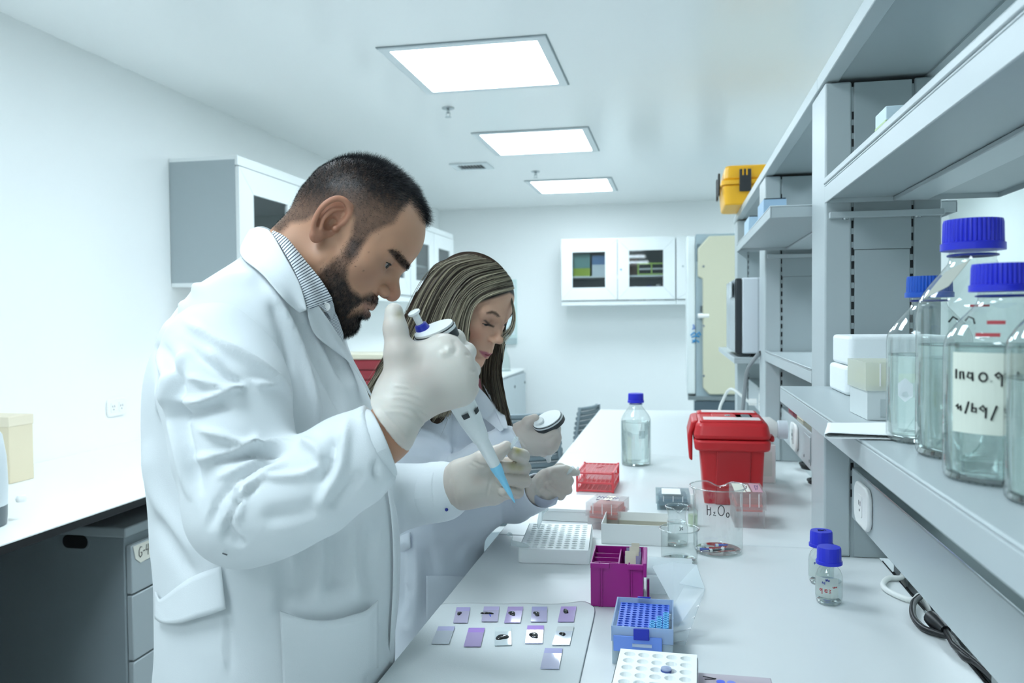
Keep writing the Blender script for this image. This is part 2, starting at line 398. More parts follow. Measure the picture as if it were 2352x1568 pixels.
# socket rails
def rail(y0, y1, label):
    t = thing('socket_rail', label, 'socket rail', (.34, y0, CZ), 0, 'socket rails'); L = y1 - y0
    MB().box((0, 0, -.399), (.05, L, -.301)).build('rail_body', m_steel2, t, bevel=.002)
    MB().box((.0005, .002, -.3008), (.048, L - .002, -.2985)).build('cover_lip', m_chrome, t)
    return t
rail(-.45, 1.704, 'near grey socket rail below the deep lower shelf')
rail(1.868, 2.80, 'grey socket rail with the bottle leaning near it behind the red container')
rail(2.99, 4.04, 'far grey socket rail with a white plug')
def rs(y, label, s=1.0): return socket_plate('rail_socket', label, lambda u, v, d: (.34 - d, y - u, CZ - .349 + v * 1.0), w=.115 * s, h=.078, r=.025, n_out=1, group='sockets on the rail')
rs(1.585, 'large white socket plate on the near rail, above the small bottles')
rs(2.47, 'white socket plate on the rail touching the white bottle')
rs(2.03, 'white socket plate half hidden by the nearest upright')
rs(3.40, 'far white socket plate with the white cable plugged in')
t = thing('rail_module', 'grey blank cover plate between two rail sockets', 'cover plate', (.34, 2.25, CZ - .349))
MB().box((-.003, -.05, -.036), (-.0005, .05, .036)).build('cover', m_steel2, t, bevel=.001)
for a in (-.043, .043):
    MB().box((-.0036, a - .002, -.03), (-.003, a + .002, -.022)).build('slot', m_slot, t)
# ================================================================== left counter and what stands on and under it
ZL = CZ - .512
m_lam = mat('white_laminate', 'f2f4f2', 0.35, spec=0.4)
m_black = mat('black_core', '0c0e10', 0.55)
t = thing('counter', 'long white counter with a black edge along the left wall', 'counter', (XL, -.8, ZL))
MB().box((.001, 0, -.003), (.757, 5.2, 0)).build('laminate', m_lam, t)
MB().box((.001, 0, -.024), (.756, 5.2, -.003)).build('core', m_black, t)
m_ped = mat('pedestal_grey', '8b9598', 0.45, bump=.02, bscale=300)
m_ped2 = mat('pedestal_light', 'a9b2b4', 0.4, bump=.02, bscale=300)
PX = -1.60
p0 = onx(287, 1228, PX); PY = p0[1]
t = thing('drawer_pedestal', 'grey drawer unit under the left counter with a G-4 sticker', 'drawer unit', (PX, PY, 0))
H = ony(287, 1212, PY)[2]
b = MB().box((-.50, .0, .03), (-.004, .55, H - .03))
b.build('body', m_ped, t, bevel=.003)
MB().box((-.505, -.004, H - .03), (.004, .56, H)).build('top_plate', m_ped2, t, bevel=.004)
hx0, hx1 = ony(146, 1243, PY)[0] - PX, ony(203, 1243, PY)[0] - PX; hz = ony(175, 1243, PY)[2]
MB().prism(rrect(hx0 - .006, hz - .026, hx1 + .006, hz + .026, .024, 6), -.003, -.0005, axis='y').build('grip_rim', m_ped, t, bevel=.001)
MB().prism(rrect(hx0, hz - .02, hx1, hz + .02, .019, 6), -.0042, -.003, axis='y').build('grip_hole', m_black, t)
for z1, z0 in ((H - .055, H - .20), (H - .206, H - .40), (H - .406, .05)):
    d = MB().box((-.003, .006, z0), (.016, .54, z1)).build('drawer', m_ped2, t, bevel=.003)
    MB().box((.0162, .2, z1 - .016), (.022, .34, z1 - .008)).build('handle', m_ped, d)
m_paper = mat('cream_paper', 'e9e6d8', 0.7)
lz = H - .058
s = MB().add([(.0175, .012, lz), (.0175, .095, lz), (.0175, .095, lz - .055), (.0175, .045, lz - .058), (.0175, .022, lz - .040)], [(0, 4, 3, 2, 1)]).build('sticker', m_paper, t)
m_ink = mat('black_ink', '15161a', 0.6)
strokes([[(.052, -.012), (.044, -.010), (.038, -.020), (.038, -.034), (.044, -.041), (.051, -.036), (.051, -.027), (.046, -.027)], [(.058, -.026), (.066, -.025)], [(.074, -.010), (.071, -.026), (.083, -.026)], [(.082, -.010), (.080, -.043)]],
        lambda u, v: (.0182, u, lz + v), .0011).build('handwriting', m_ink, t)
for k, x in enumerate((-1.72, -1.80)):
    pass
t = thing('side_cabinet', 'dark grey cabinet in shade at the lower left corner', 'cabinet', (XL + .02, .9, 0))
xq = ony(62, 1300, 1.78)[0] - XL - .02
MB().box((0, 0, .05), (xq, .78, ZL - .03)).build('body', m_ped, t, bevel=.003)
MB().box((.01, -.016, .06), (xq * .5 - .003, -.0005, ZL - .05)).build('door', m_ped, t, bevel=.002)
MB().box((xq * .5 + .003, -.016, .06), (xq - .004, -.0005, ZL - .05)).build('door', m_ped, t, bevel=.002)
MB().box((.03, .02, 0), (xq - .03, .76, .05)).build('plinth', m_black, t)
# legs frame carrying the counter further back (hidden behind the man)
t = thing('counter_support', 'grey panel cupboard under the far part of the left counter', 'cupboard', (XL + .02, 3.3, 0))
MB().box((0, 0, .05), (.68, 1.05, ZL - .03)).build('body', m_ped, t, bevel=.003)
MB().box((.681, .01, .07), (.697, 1.04, ZL - .06)).build('door', m_ped2, t, bevel=.002)

# appliance and beige box at the very left edge
m_grey = mat('appliance_grey', 'cfd6d8', 0.3); m_dkgrey = mat('appliance_dark', '5a6468', 0.35)
c = onz(-42, 1205, ZL); R = (onz(19, 1205, ZL) - c)[0] / math.cos(.4)
t = thing('benchtop_appliance', 'rounded pale grey appliance cut by the left picture edge', 'appliance', (c[0], c[1] - .02, ZL + .0005))
hh = (ony(8, 985, c[1])[2] - ZL)
MB().lathe([(0, .001), (R * .93, .001), (R * .96, .02), (R * .97, .05)], n=40).build('base_ring', m_dkgrey, t, smooth=40)
MB().lathe([(R * .97, .0505), (R * 1.0, .10), (R * .97, hh * .7), (R * .86, hh * .93), (R * .7, hh * 1.0), (0, hh * 1.02)], n=40).build('housing', m_grey, t, smooth=40)
MB().lathe([(0, -.012), (.012, -.012), (.014, -.004), (.010, .004), (0, .006)], c=(R * .86, .08, .06), n=16).build('knob', m_plastic, t, smooth=40)
a = onz(0, 1120, ZL); b_ = onz(23, 1112, ZL)
t = thing('storage_box', 'pale beige box leaning behind the appliance at the left edge', 'box', (b_[0], b_[1], ZL + .0005))
hb = ony(21, 960, b_[1])[2] - ZL
MB().box((-.16, 0, 0), (0, .10, hb)).build('carton', mat('beige_card', 'ddd0b4', 0.7), t, bevel=.002)
MB().box((-.162, -.002, hb - .03), (.002, .102, hb + .003)).build('lid', mat('beige_card2', 'e4d8c0', 0.7), t, bevel=.002)

# red parts drawer on the far end of the counter
t = thing('drawer_tower', 'dark red plastic drawer tower with a cream top on the left counter', 'drawer unit', (-1.86, 3.9, ZL + .0005))
m_red2 = mat('drawer_red', '8e2530', 0.4)
x1 = ony(900, 840, 3.9)[0] + 1.86; zt = ony(860, 813, 3.9)[2] - ZL; zb = ony(860, 826, 3.9)[2] - ZL
MB().box((-.09, .004, 0), (x1, .32, zb)).build('body', m_red2, t, bevel=.004)
MB().box((-.10, -.004, zb), (x1 + .01, .33, zt)).build('top_plate', mat('cream_plastic', 'd9d3bd', 0.45), t, bevel=.006)
nz = 6
for k in range(nz):
    z1 = zb - .006 - k * (zb - .01) / nz; z0 = z1 - (zb - .01) / nz + .006
    d = MB().box((-.08, -.010, z0), (x1 - .01, .003, z1)).build('drawer', m_red2, t, bevel=.003)
    MB().box((x1 * .3 - .05, -.018, (z0 + z1) / 2 - .004), (x1 * .3 + .02, -.0102, (z0 + z1) / 2 + .004)).build('handle', mat('pale_label', 'cfcac2', .5), d)
# thin dark instrument behind the thumb
t = thing('wall_instrument', 'narrow dark upright instrument on the counter behind the gloved thumb', 'instrument', (-1.95, 4.22, ZL + .0005))
p = ony(893, 750, 4.22); q = ony(893, 812, 4.22)
MB().box((p[0] + 1.95 - .016, 0, 0), (p[0] + 1.95 + .012, .05, p[2] - ZL)).build('stand', mat('instrument_dark', '3c464a', .4), t, bevel=.004)
MB().box((p[0] + 1.95 - .008, -.012, (q[2] - ZL)), (p[0] + 1.95 + .03, -.0005, q[2] - ZL + .05)).build('head', mat('instrument_grey', '9aa7ab', .4), t, bevel=.004)

# ---------------------------------------------------------------- wall cabinets
m_cab = mat('cabinet_white', 'e9edec', 0.35, spec=.4)
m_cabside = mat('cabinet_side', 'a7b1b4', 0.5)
m_pane = glass('cabinet_pane', 'b9c4c6', 0.9, 0.03, edge=.2)
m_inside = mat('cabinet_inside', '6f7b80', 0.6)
def cabinet_door(parent, u0, u1, z0, z1, win, at, knob=None, inset=.019):
    """framed glass door. at(u, d, z) maps width, outwards depth, height to local coordinates"""
    def bx(a, b, nm, m, p, bev=0.0):
        c0, c1 = at(*a), at(*b)
        return MB().box(c0, c1).build(nm, m, p, bevel=bev)
    wu0, wu1, wz0, wz1 = win
    o = at(u0, 0, z0); fr = MB()
    fr.prism([(0, 0)], 0, 0) if False else None
    d = MB()
    # mitred frame: four trapezoid boards
    for quad in (((u0, z0), (u1, z0), (wu1, wz0), (wu0, wz0)), ((u1, z0), (u1, z1), (wu1, wz1), (wu1, wz0)), ((u1, z1), (u0, z1), (wu0, wz1), (wu1, wz1)), ((u0, z1), (u0, z0), (wu0, wz0), (wu0, wz1))):
        cu = sum(q[0] for q in quad) / 4; cz = sum(q[1] for q in quad) / 4
        q2 = [(q[0] + (cu - q[0]) * .004, q[1] + (cz - q[1]) * .006) for q in quad]
        d.add([at(q[0], .001, q[1]) for q in q2] + [at(q[0], inset, q[1]) for q in q2], [(0, 1, 2, 3), (7, 6, 5, 4), (0, 4, 5, 1), (1, 5, 6, 2), (2, 6, 7, 3), (3, 7, 4, 0)])
    dd = d.build('door', m_cab, parent)
    dd.data.update()
    bm = bmesh.new(); bm.from_mesh(dd.data); bmesh.ops.recalc_face_normals(bm, faces=bm.faces); bm.to_mesh(dd.data); bm.free()
    bx((wu0 - .002, .006, wz0 - .002), (wu1 + .002, .009, wz1 + .002), 'pane', m_pane, dd)
    if knob: 
        k0 = at(knob[0], inset + .0005, knob[1]); k1 = at(knob[0], inset + .007, knob[1])
        MB().tube([k0, k1], .007, 12).build('lock', knob[2] if len(knob) > 2 else m_chrome, dd)
    return dd
def cabinet_shell(t, u0, u1, z0, z1, depth, at, mids=()):
    def bx(a, b, nm, m, bev=0.0):
        return MB().box(at(*a), at(*b)).build(nm, m, t, bevel=bev)
    bx((u0, -depth, z1 - .018), (u1, 0, z1), 'top_board', m_cab); bx((u0, -depth, z0), (u1, 0, z0 + .018), 'bottom_board', m_cab)
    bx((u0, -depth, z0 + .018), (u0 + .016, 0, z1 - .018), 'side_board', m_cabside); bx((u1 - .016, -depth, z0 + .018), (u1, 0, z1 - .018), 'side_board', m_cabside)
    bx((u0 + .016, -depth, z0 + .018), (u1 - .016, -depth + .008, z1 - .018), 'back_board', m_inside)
    for m_ in mids: bx((u0 + .016, -depth + .01, m_), (u1 - .016, -.02, m_ + .016), 'inner_shelf', m_cab)
# back wall pair: fronts at y 7.45
def at_back(u, d, z): return (u, -d, z)
YC = 7.45
def back_cab(x0, x1, label, mid):
    t = thing('wall_cabinet', label, 'wall cabinet', (x0, YC, CZ + .155), 0, 'wall cabinets on the back wall')
    cabinet_shell(t, 0, x1 - x0, -.045, .56, YB - YC - .002, at_back, (mid,))
    MB().box((-.001, -.004, -.048), (x1 - x0 + .001, .03, -.006)).build('light_rail', m_cab, t, bevel=.003)
    return t
t = back_cab(-1.022, .003, 'white back-wall cabinet with two glass doors', .205)
cabinet_door(t, .002, .509, 0, .545, (.104, .400, .115, .435), at_back)
cabinet_door(t, .513, 1.022, 0, .545, (.616, .916, .115, .440), at_back, (.543, .272, mat('lock_blue', '3d8fc4', .4)))
t2 = back_cab(.007, .55, 'white back-wall cabinet half hidden by the beige upright', .205)
cabinet_door(t2, .002, .53, 0, .545, (.20, .43, .115, .435), at_back, (.06, .29))
# things inside the back cabinet
zs = CZ + .155 + .205 + .016
def carton(label, x, y, z, w, d, h, col, cat='carton', band=None, cap=None, name='carton', rz=0.0):
    t = thing(name, label, cat, (x, y, z + .0006), rz)
    MB().box((-w / 2, -d / 2, 0), (w / 2, d / 2, h)).build('box_body', mat('c_' + col, col, .55), t, bevel=.0015)
    if band: MB().box((-w / 2 - .0006, -d / 2 - .0006, band[0] * h), (w / 2 + .0006, d / 2 + .0006, band[1] * h)).build('printed_band', mat('c_' + band[2], band[2], .55), t)
    if cap: MB().box((-w / 2 + .002, -d / 2 - .0006, h), (w / 2 - .002, d / 2 + .0006, h + .002)).build('flap', mat('c_' + cap, cap, .55), t)
    return t
carton('teal and green carton behind the left glass cabinet door', -.84, YC + .09, zs, .15, .1, .205, '6f9a94', band=(0, .35, 'a9bd3c'))
carton('blue and white carton on the upper shelf of the glass cabinet', -.665, YC + .10, zs, .16, .12, .185, 'dfe6ea', band=(.55, 1.001, '5f83ae'))
carton('brown pack behind the right glass cabinet door', -.40, YC + .2, zs, .13, .1, .16, '7c5548')
t = thing('file_crate', 'lime green slotted crate lying inside the right glass cabinet', 'crate', (-.20, YC + .10, zs + .0006))
m_lime = mat('lime_plastic', 'b7d66a', .4)
for z in (0, .048, .096): MB().box((-.12, -.05, z), (.17, -.04, z + .014)).build('bar', m_lime if z != .048 else m_cab, t)
for x in (-.13, -.01, .165): MB().box((x - .006, -.052, 0), (x + .006, .05, .11)).build('upright_bar', m_lime, t)
MB().box((-.12, -.038, .001), (.16, .05, .004)).build('tray', m_lime, t)
t = thing('small_bottle', 'small blue-topped bottle on the lower shelf of the glass cabinet', 'bottle', (-.235, YC + .1, CZ + .155 - .045 + .0186))
MB().lathe([(0, 0), (.03, 0), (.03, .10), (.02, .12)], n=16).build('body', m_plastic, t, smooth=40); MB().lathe([(.024, .12), (.024, .155), (0, .155)], n=16).build('cap', mat('cap_navy', '2a3ea0', .4), t, smooth=40)
for k, (x, l) in enumerate(((-.36, 'crumpled clear bag left of the small blue-topped bottle in the cabinet'), (-.15, 'white squat bottle right of the small blue-topped bottle in the cabinet'))):
    t = thing('squat_bottle' if k else 'clear_bag', l, 'bottle' if k else 'bag', (x, YC + .1, CZ + .155 - .045 + .0186))
    MB().lathe([(0, 0), (.055, 0), (.05, .09), (.02, .12), (.018, .15), (0, .15)] if k else [(0, 0), (.06, .01), (.065, .06), (.03, .13), (.012, .15), (0, .15)], n=12).build('body', mat('bag_white', 'd5dcde', .4), t, smooth=40)
    if k: MB().lathe([(.02, .15), (.02, .165), (0, .165)], n=12).build('cap', m_plastic, t)

# left wall run of glass cabinets, fronts at x -1.95
XC = -1.95
def at_left(u, d, z): return (d, u, z)
c0 = onx(548, 360, XC)
Y0 = 3.40; zb, zt = CZ + .155, CZ + .745; pitch = .535
doors = 6
for k in range(3):
    y0 = Y0 + k * 1.22; y1 = y0 + 1.216
    lab = ['long white left-wall cabinet with a grey end, behind the man', 'white left-wall cabinet behind the man and above the woman', 'far white left-wall cabinet above the woman, near the corner'][k]
    t = thing('wall_cabinet', lab, 'wall cabinet', (XC, y0, zb), 0, 'wall cabinets on the left wall')
    cabinet_shell(t, 0, 1.216, 0, zt - zb, XC - XL - .002, at_left, (.25,))
    for j in range(2):
        u0 = .003 + j * .607; u1 = u0 + .602
        cabinet_door(t, u0, u1, .02, zt - zb - .048, (u0 + .13, u1 - .13, .14, zt - zb - .16), at_left)
    MB().box((.001, .001, zt - zb - .043), (.014, 1.215, zt - zb)).build('fascia', m_cab, t)
    MB().box((-.01, .001, -.03), (.012, 1.215, -.001)).build('light_rail', m_cab, t)
for k, (y, col) in enumerate(((3.62, '56766e'), (3.78, 'c3cdd0'))):
    t = thing('stored_bag', ['dark green bag behind the first glass door at left', 'pale plastic bag behind the first glass door at left'][k], 'bag', (XC - .14, y, zb + .018 + .25 - .002 + .0006 if False else zb + .0192))
    MB().lathe([(0, 0), (.06, 0), (.075, .05), (.06, .16), (.03, .215), (0, .22)], n=14).build('body', mat('bag_' + col, col, .5), t, smooth=50)
# grey base cabinet in the far corner
t = thing('corner_cabinet', 'pale grey base cabinet in the far left corner', 'cabinet', (XL + .003, 5.6, 0))
MB().box((0, 0, .06), (-1.40 - XL, 1.95, CZ - .49)).build('body', m_cabside, t, bevel=.002)
MB().box((0, -.002, CZ - .49), (-1.39 - XL, 1.955, CZ - .475)).build('top_board', m_lam, t)
for k in range(4):
    d = MB().box((-1.40 - XL, .005 + k * .487, .08), (-1.384 - XL, .485 + k * .487, CZ - .51)).build('door', mat('cab_grey', 'bcc5c8', .45), t, bevel=.002)
    MB().tube([(-1.383 - XL, .43 + k * .487, CZ - .60), (-1.376 - XL, .43 + k * .487, CZ - .60)], .012, 12).build('lock', m_dkgrey, d)
MB().box((.05, .02, 0), (-1.46 - XL, 1.9, .06)).build('plinth', m_black, t)
# glass flask on it and the framed notice on the back wall
t = thing('glass_jug', 'faint clear glass jug on the far corner cabinet', 'jug', (-1.52, 7.2, CZ - .4745))
m_clear = glass('clear_glass', 'dfeeea', 1.0, .02, edge=.25)
MB().lathe([(.055, .001), (.062, .02), (.055, .12), (.03, .18), (.032, .22)], n=20).build('wall', m_clear, t, smooth=50); MB().lathe([(0, .0005), (.07, .0005), (.07, .004), (0, .004)], n=20).build('base', mat('jug_base', '9fb0b2', .4), t)
p = ony(1163, 642, YB); q = ony(1180, 790, YB)
t = thing('wall_notice', 'pale green framed notice on the back wall beside the woman', 'notice', ((p[0] + q[0]) / 2 - .12, YB - .001, (p[2] + q[2]) / 2))
h2 = (p[2] - q[2]) / 2; w2 = .19
MB().box((-w2, -.012, -h2), (w2, 0, h2)).build('board', mat('notice_green', 'cfe3e0', .5), t, bevel=.002)
MB().box((-w2 + .02, -.0135, -h2 + .09), (w2 - .02, -.0122, h2 - .03)).build('sheet', mat('notice_sheet', 'dfeef0', .5), t)
MB().box((-w2, -.030, -h2), (w2, -.014, -h2 + .06)).build('ledge', mat('notice_grey', 'aebfc0', .5), t)

# ---------------------------------------------------------------- tall beige-sided unit at the end of the bench
YU = 5.45
def ux(x): return ony(x, 700, YU)[0]
def uz(y): return ony(1620, y, YU)[2]
t = thing('tall_cabinet', 'tall grey cabinet with a beige side panel at the end of the bench', 'cabinet', (ux(1598), YU, 0))
x0 = 0; x1 = ux(1598); W = .75
m_unit = mat('unit_grey', '9fb0b6', .45); m_beige = mat('unit_beige', 'cfcdb4', .45); m_white2 = mat('unit_white', 'e2e9e8', .35)
zt = uz(537); zb_ = uz(915)
MB().box((0, 0, .08), (W, .7, zt)).build('body', m_unit, t, bevel=.004)
MB().box((-.055, .0, uz(905)), (-.002, .72, zt - .01)).build('door', m_white2, t, bevel=.008)
xo = ux(1610) - x1
MB().prism([(xo - .02, uz(553) - .05), (xo + .05, uz(543)), (W - .1, uz(543)), (W - .1, uz(902)), (xo + .05, uz(905)), (xo + .01, uz(890)), (xo + .01, uz(640)), (xo - .02, uz(635))], -.03, -.0005, axis='y').build('side_panel', m_beige, t, bevel=.008)
for yy in (612, 748, 862): MB().tube([(xo + .015, -.034, uz(yy)), (xo + .015, -.0303, uz(yy))], .008, 10).build('screw', m_chrome, t)
MB().box((.005, -.012, uz(600)), (.045, -.0005, uz(560))).build('hinge', mat('hinge_grey', '76868c', .4, metal=.5), t, bevel=.003)
MB().tube([(xo - .02, -.02, uz(725)), (xo + .05, -.02, uz(725))], .016, 12).build('white_knob', m_plastic, t)
MB().box((xo - .006, -.02, uz(716)), (xo + .02, -.0005, uz(702))).build('connector', m_dkgrey, t)
m_blueink = mat('blue_marker', '2f8fc4', .6); m_bluefaint = mat('blue_marker2', '7f97c8', .6)
def up_(px, py): return (ony(px, py, YU)[0] - x1, -.002, ony(px, py, YU)[2])
strokes([[(1586, 770), (1594, 763), (1600, 768), (1606, 762), (1609, 770)], [(1588, 774), (1598, 771), (1607, 773)], [(1590, 780), (1597, 785), (1590, 787), (1598, 779)], [(1600, 781), (1606, 786)]], lambda u, v: up_(u, v), .005).build('marker_writing', m_blueink, t)
strokes([[(1592, 745), (1596, 755), (1591, 757), (1595, 748)]], lambda u, v: up_(u, v), .006).build('marker_writing', m_bluefaint, t)
MB().box((-.05, -.02, uz(918)), (W, .70, uz(909))).build('ledge', m_chrome, t)
MB().box((.0, .05, 0), (W - .02, .65, .0795)).build('plinth', m_black, t)
MB().box((-.01, -.015, uz(975)), (W - .1, -.001, uz(921))).build('lower_panel', mat('unit_dark', '4f5f68', .45), t)

# ---------------------------------------------------------------- microwave, cartons, yellow case
ZS = CZ - .148
t = thing('microwave_oven', 'white microwave oven seen from its side on the low shelf', 'microwave', (.235, 3.05, ZS + .0006))
hz0, hz1 = .012, .285
MB().box((.0, .0, hz0), (.32, .46, hz1)).build('casing', mat('microwave_white', 'dfe5ea', .35), t, bevel=.006)
MB().box((-.022, .0, hz0 + .002), (-.001, .462, hz1 - .002)).build('front_frame', mat('microwave_bezel', '33383c', .3), t, bevel=.003)
d = MB().add([(-.024, .005, hz0 + .004), (-.024, .455, hz0 + .004), (-.024, .455, hz1 - .004), (-.024, .005, hz1 - .004), (-.034, .12, hz0 + .01), (-.034, .34, hz0 + .01), (-.034, .34, hz1 - .01), (-.034, .12, hz1 - .01)],
         [(4, 5, 6, 7), (0, 4, 7, 3), (1, 2, 6, 5), (0, 1, 5, 4), (3, 7, 6, 2), (0, 3, 2, 1)]).build('door', mat('microwave_door', 'a3acb0', .2), t)
MB().box((-.037, .01, hz1 - .07), (-.0345, .11, hz1 - .012)).build('control_panel', mat('panel_pale', 'c6ced2', .3), d)
for a in (.03, .42):
    for b in (.04, .28): MB().lathe([(0, 0), (.012, 0), (.012, .013), (0, .013)], c=(b, a, 0), n=10).build('foot', m_black, t)
MB().box((.055, -.0008, hz0), (.057, .0006, hz1)).build('seam', m_cabside, t)
zsh = CZ + .240
for k, (px, hgt, dd) in enumerate(((1718, .055, 2.62), (1737, .075, 2.40))):
    q = ony(px, 515, dd)
    carton(['small light-blue carton at the far end of the grey shelf', 'light-blue carton nearer the upright on the grey shelf'][k], .245 + .02 * k, dd, zsh, .06, .16, hgt, '9fbcd4' if k else 'b5cede', cap='33424c')
zmid = CZ + .255
carton('white and green carton on the near overhead shelf', .375, 1.42, zmid, .1, .07, .072, 'cfe0e6', band=(.2, .7, 'b7cf9a'))
carton('pale blue carton peeping over the near overhead shelf edge', .43, 1.28, zmid, .09, .07, .085, 'bfd6e8')
# yellow equipment case on the top shelf
YY = 3.72; zy = CZ + .457 + .0305
q0, q1 = ony(1650, 480, YY), ony(1750, 430, YY)
t = thing('equipment_case', 'bright yellow hard equipment case with black latches on the top shelf', 'case', (.205, YY, zy))
m_yel = mat('case_yellow', 'f2b31c', .38); m_latch = mat('latch_black', '26292b', .5)
hc = .155
MB().prism(rrect(.01, .01, .31, .35, .03, 4), .0, hc * .56, taper=1.06, c=(.16, .18)).build('shell_base', m_yel, t, bevel=.006)
MB().prism(rrect(-.006, -.006, .326, .366, .035, 4), hc * .565, hc * .70).build('rim', m_yel, t, bevel=.004)
MB().prism(rrect(.004, .004, .316, .356, .03, 4), hc * .705, hc * 1.12, taper=.95, c=(.16, .18)).build('lid', m_yel, t, bevel=.010)
for x in (.07, .20):
    l = MB().box((x, -.016, hc * .35), (x + .05, -.0065, hc * .98)).build('latch', m_latch, t, bevel=.003)
    for j in range(2): MB().box((x + .012 + j * .016, -.0175, hc * .80), (x + .018 + j * .016, -.0162, hc * .985)).build('rib', m_yel, l)
for y in (.08, .24): MB().box((-.016, y, hc * .35), (-.0065, y + .05, hc * .98)).build('latch', m_latch, t, bevel=.003)

# ---------------------------------------------------------------- chairs beyond the bench edge
m_mesh = mat('chair_mesh', '76858b', .6); m_frame = mat('chair_frame', '8f9da3', .35)
def mesh_chair(loc, rz, label):
    t = thing('office_chair', label, 'chair', loc, rz, 'grey lab chairs')
    # backrest: curved ribs
    rows = []
    for i in range(16):
        z = .66 + i * .028; wd = .20 * (1 - .25 * max(0, (i - 9) / 6) ** 2)
        MB().tube([(wd * math.sin(a) * 1.0, .20 + .05 * math.cos(a) + .002 * i, z) for a in np.linspace(-1.25, 1.25, 9)], .0125, 6).build('back_rib', m_mesh, t)
    for s in (-1, 1): MB().tube([(s * .19, .22, .62), (s * .195, .24, .85), (s * .15, .26, 1.09)], .012, 8).build('back_frame', m_frame, t)
    MB().tube([(0, .1, .44), (0, .26, .5), (0, .28, .66)], .02, 8).build('back_stem', m_frame, t)
    MB().prism(rrect(-.22, -.22, .22, .20, .08), .46, .51).build('seat', m_mesh, t, bevel=.015)
    MB().lathe([(.025, .1), (.025, .46)], n=12).build('column', m_frame, t)
    for k in range(5):
        a = 2 * PI * k / 5
        MB().tube([(0, 0, .1), (.26 * math.cos(a), .26 * math.sin(a), .06)], .016, 8).build('leg', m_frame, t)
        MB().tube([(.26 * math.cos(a) - .012, .26 * math.sin(a), .027), (.26 * math.cos(a) + .012, .26 * math.sin(a), .027)], .027, 12).build('castor', m_black, t)
    return t
c1 = mesh_chair((-.665, 3.22, 0), math.radians(200), 'grey ribbed chair pushed to the bench just beyond the raised pipette hand'); c1.scale = (.92, .92, .955)
c2 = mesh_chair((-.63, 4.38, 0), math.radians(250), 'grey ribbed chair at the far end of the bench'); c2.scale = (.75, .75, .855)
# ================================================================== things on the bench
ZT = ZB + .0006
m_capblue = mat('cap_blue', '2b33c8', .35, spec=.4)
m_capblue2 = mat('cap_blue_dark', '1f55b8', .35, spec=.4)
m_glass = glass('bottle_glass', 'e6eeec', 1.3, .02, edge=.42, start=.78)
m_glassbase = glass('bottle_glass_base', 'e0ebe8', 3.5, .05, edge=.15)
m_water = glass('water', 'e9f0f0', .5, .01, edge=.10, start=.75)
m_liquid = liquid('water_volume', 'f2f8f7')
m_watertop = glass('water_top', 'dde6e7', 1.0, .02, edge=.05)
m_film = mat('label_film', 'dfe6df', .6)
def bottle_profile(H, R):
    rn = R * .40
    return [(R * .90, .0), (R * .985, H * .012), (R, H * .04), (R, H * .60), (R * .985, H * .635), (R * .93, H * .67), (R * .80, H * .715), (rn * 1.35, H * .785), (rn * 1.10, H * .812), (rn * 1.02, H * .83), (rn * 1.02, H * .875)]
def gl_bottle(label, loc, H, D, level=.45, capm=None, group='blue-capped glass bottles', capscale=1.0, rz=0.0):
    t = thing('glass_bottle', label, 'bottle', loc, rz, group); R = D / 2; rn = R * .40
    MB().lathe(bottle_profile(H, R), n=56).build('glass_wall', m_glass, t, smooth=60)
    MB().lathe([(0, H * .012), (R * .80, H * .006), (R * .9, .0), (R * .965, H * .012), (R * .93, H * .03), (0, H * .022)], n=40).build('glass_base', m_glassbase, t, smooth=60)
    MB().lathe([(rn, H * .842), (rn * 1.13, H * .844), (rn * 1.15, H * .848), (rn * 1.13, H * .852), (rn, H * .854)], n=40).build('pour_ring', mat('ring_blue', '2f3f98', .3), t, smooth=60)
    rc = rn * 1.30 * capscale; z0, z1 = H * .868, H * 1.0
    pf = MB(); n = 120; v = []
    for z, k in ((z0, 1.06), (z0 + (z1 - z0) * .22, 1.06), (z0 + (z1 - z0) * .25, 1.0), (z1 - .004, .985), (z1 - .0008, .955)):
        rib = z > z0 + (z1 - z0) * .24 and z < z1 - .002
        for i in range(n):
            r = rc * k * (1 - (.045 if (rib and i % 3 == 0) else 0)); v.append((r * math.cos(2 * PI * i / n), r * math.sin(2 * PI * i / n), z))
    pf.add(v, [(j * n + i, j * n + (i + 1) % n, (j + 1) * n + (i + 1) % n, (j + 1) * n + i) for j in range(4) for i in range(n)] + [tuple(4 * n + i for i in range(n)), tuple(range(n - 1, -1, -1))])
    pf.build('cap', capm or m_capblue, t, smooth=22)
    if level:
        zl = H * level; Ri = R * .955
        MB().lathe([(0, H * .03), (R * .86, H * .03), (Ri, H * .05), (Ri, zl + .001), (Ri * .95, zl - .0006), (0, zl - .0006)], n=64).build('water', m_liquid, t, smooth=50)
    return t
def on_cyl(R, z0):
    def f(u, v): a = u / R; return (R * math.sin(a), -R * math.cos(a), z0 + v)
    return f
def cyl_patch(R, u0, u1, z0, z1, n=14, a0=0.0):
    rows = []
    for z in (z0, z1): rows.append([(R * math.sin(a0 + u / R), -R * math.cos(a0 + u / R), z) for u in np.linspace(u0, u1, n)])
    return MB().grid(rows)
c = onz(1461, 1066, ZB)
t = gl_bottle('clear bottle with a blue cap standing alone on the middle worktop', (c[0], c[1], ZT), .232, .096, .60)
cyl_patch(.0485, .012, .034, .09, .115).build('printed_mark', frosted('faint_print', 'c2cdcf', .75), t)

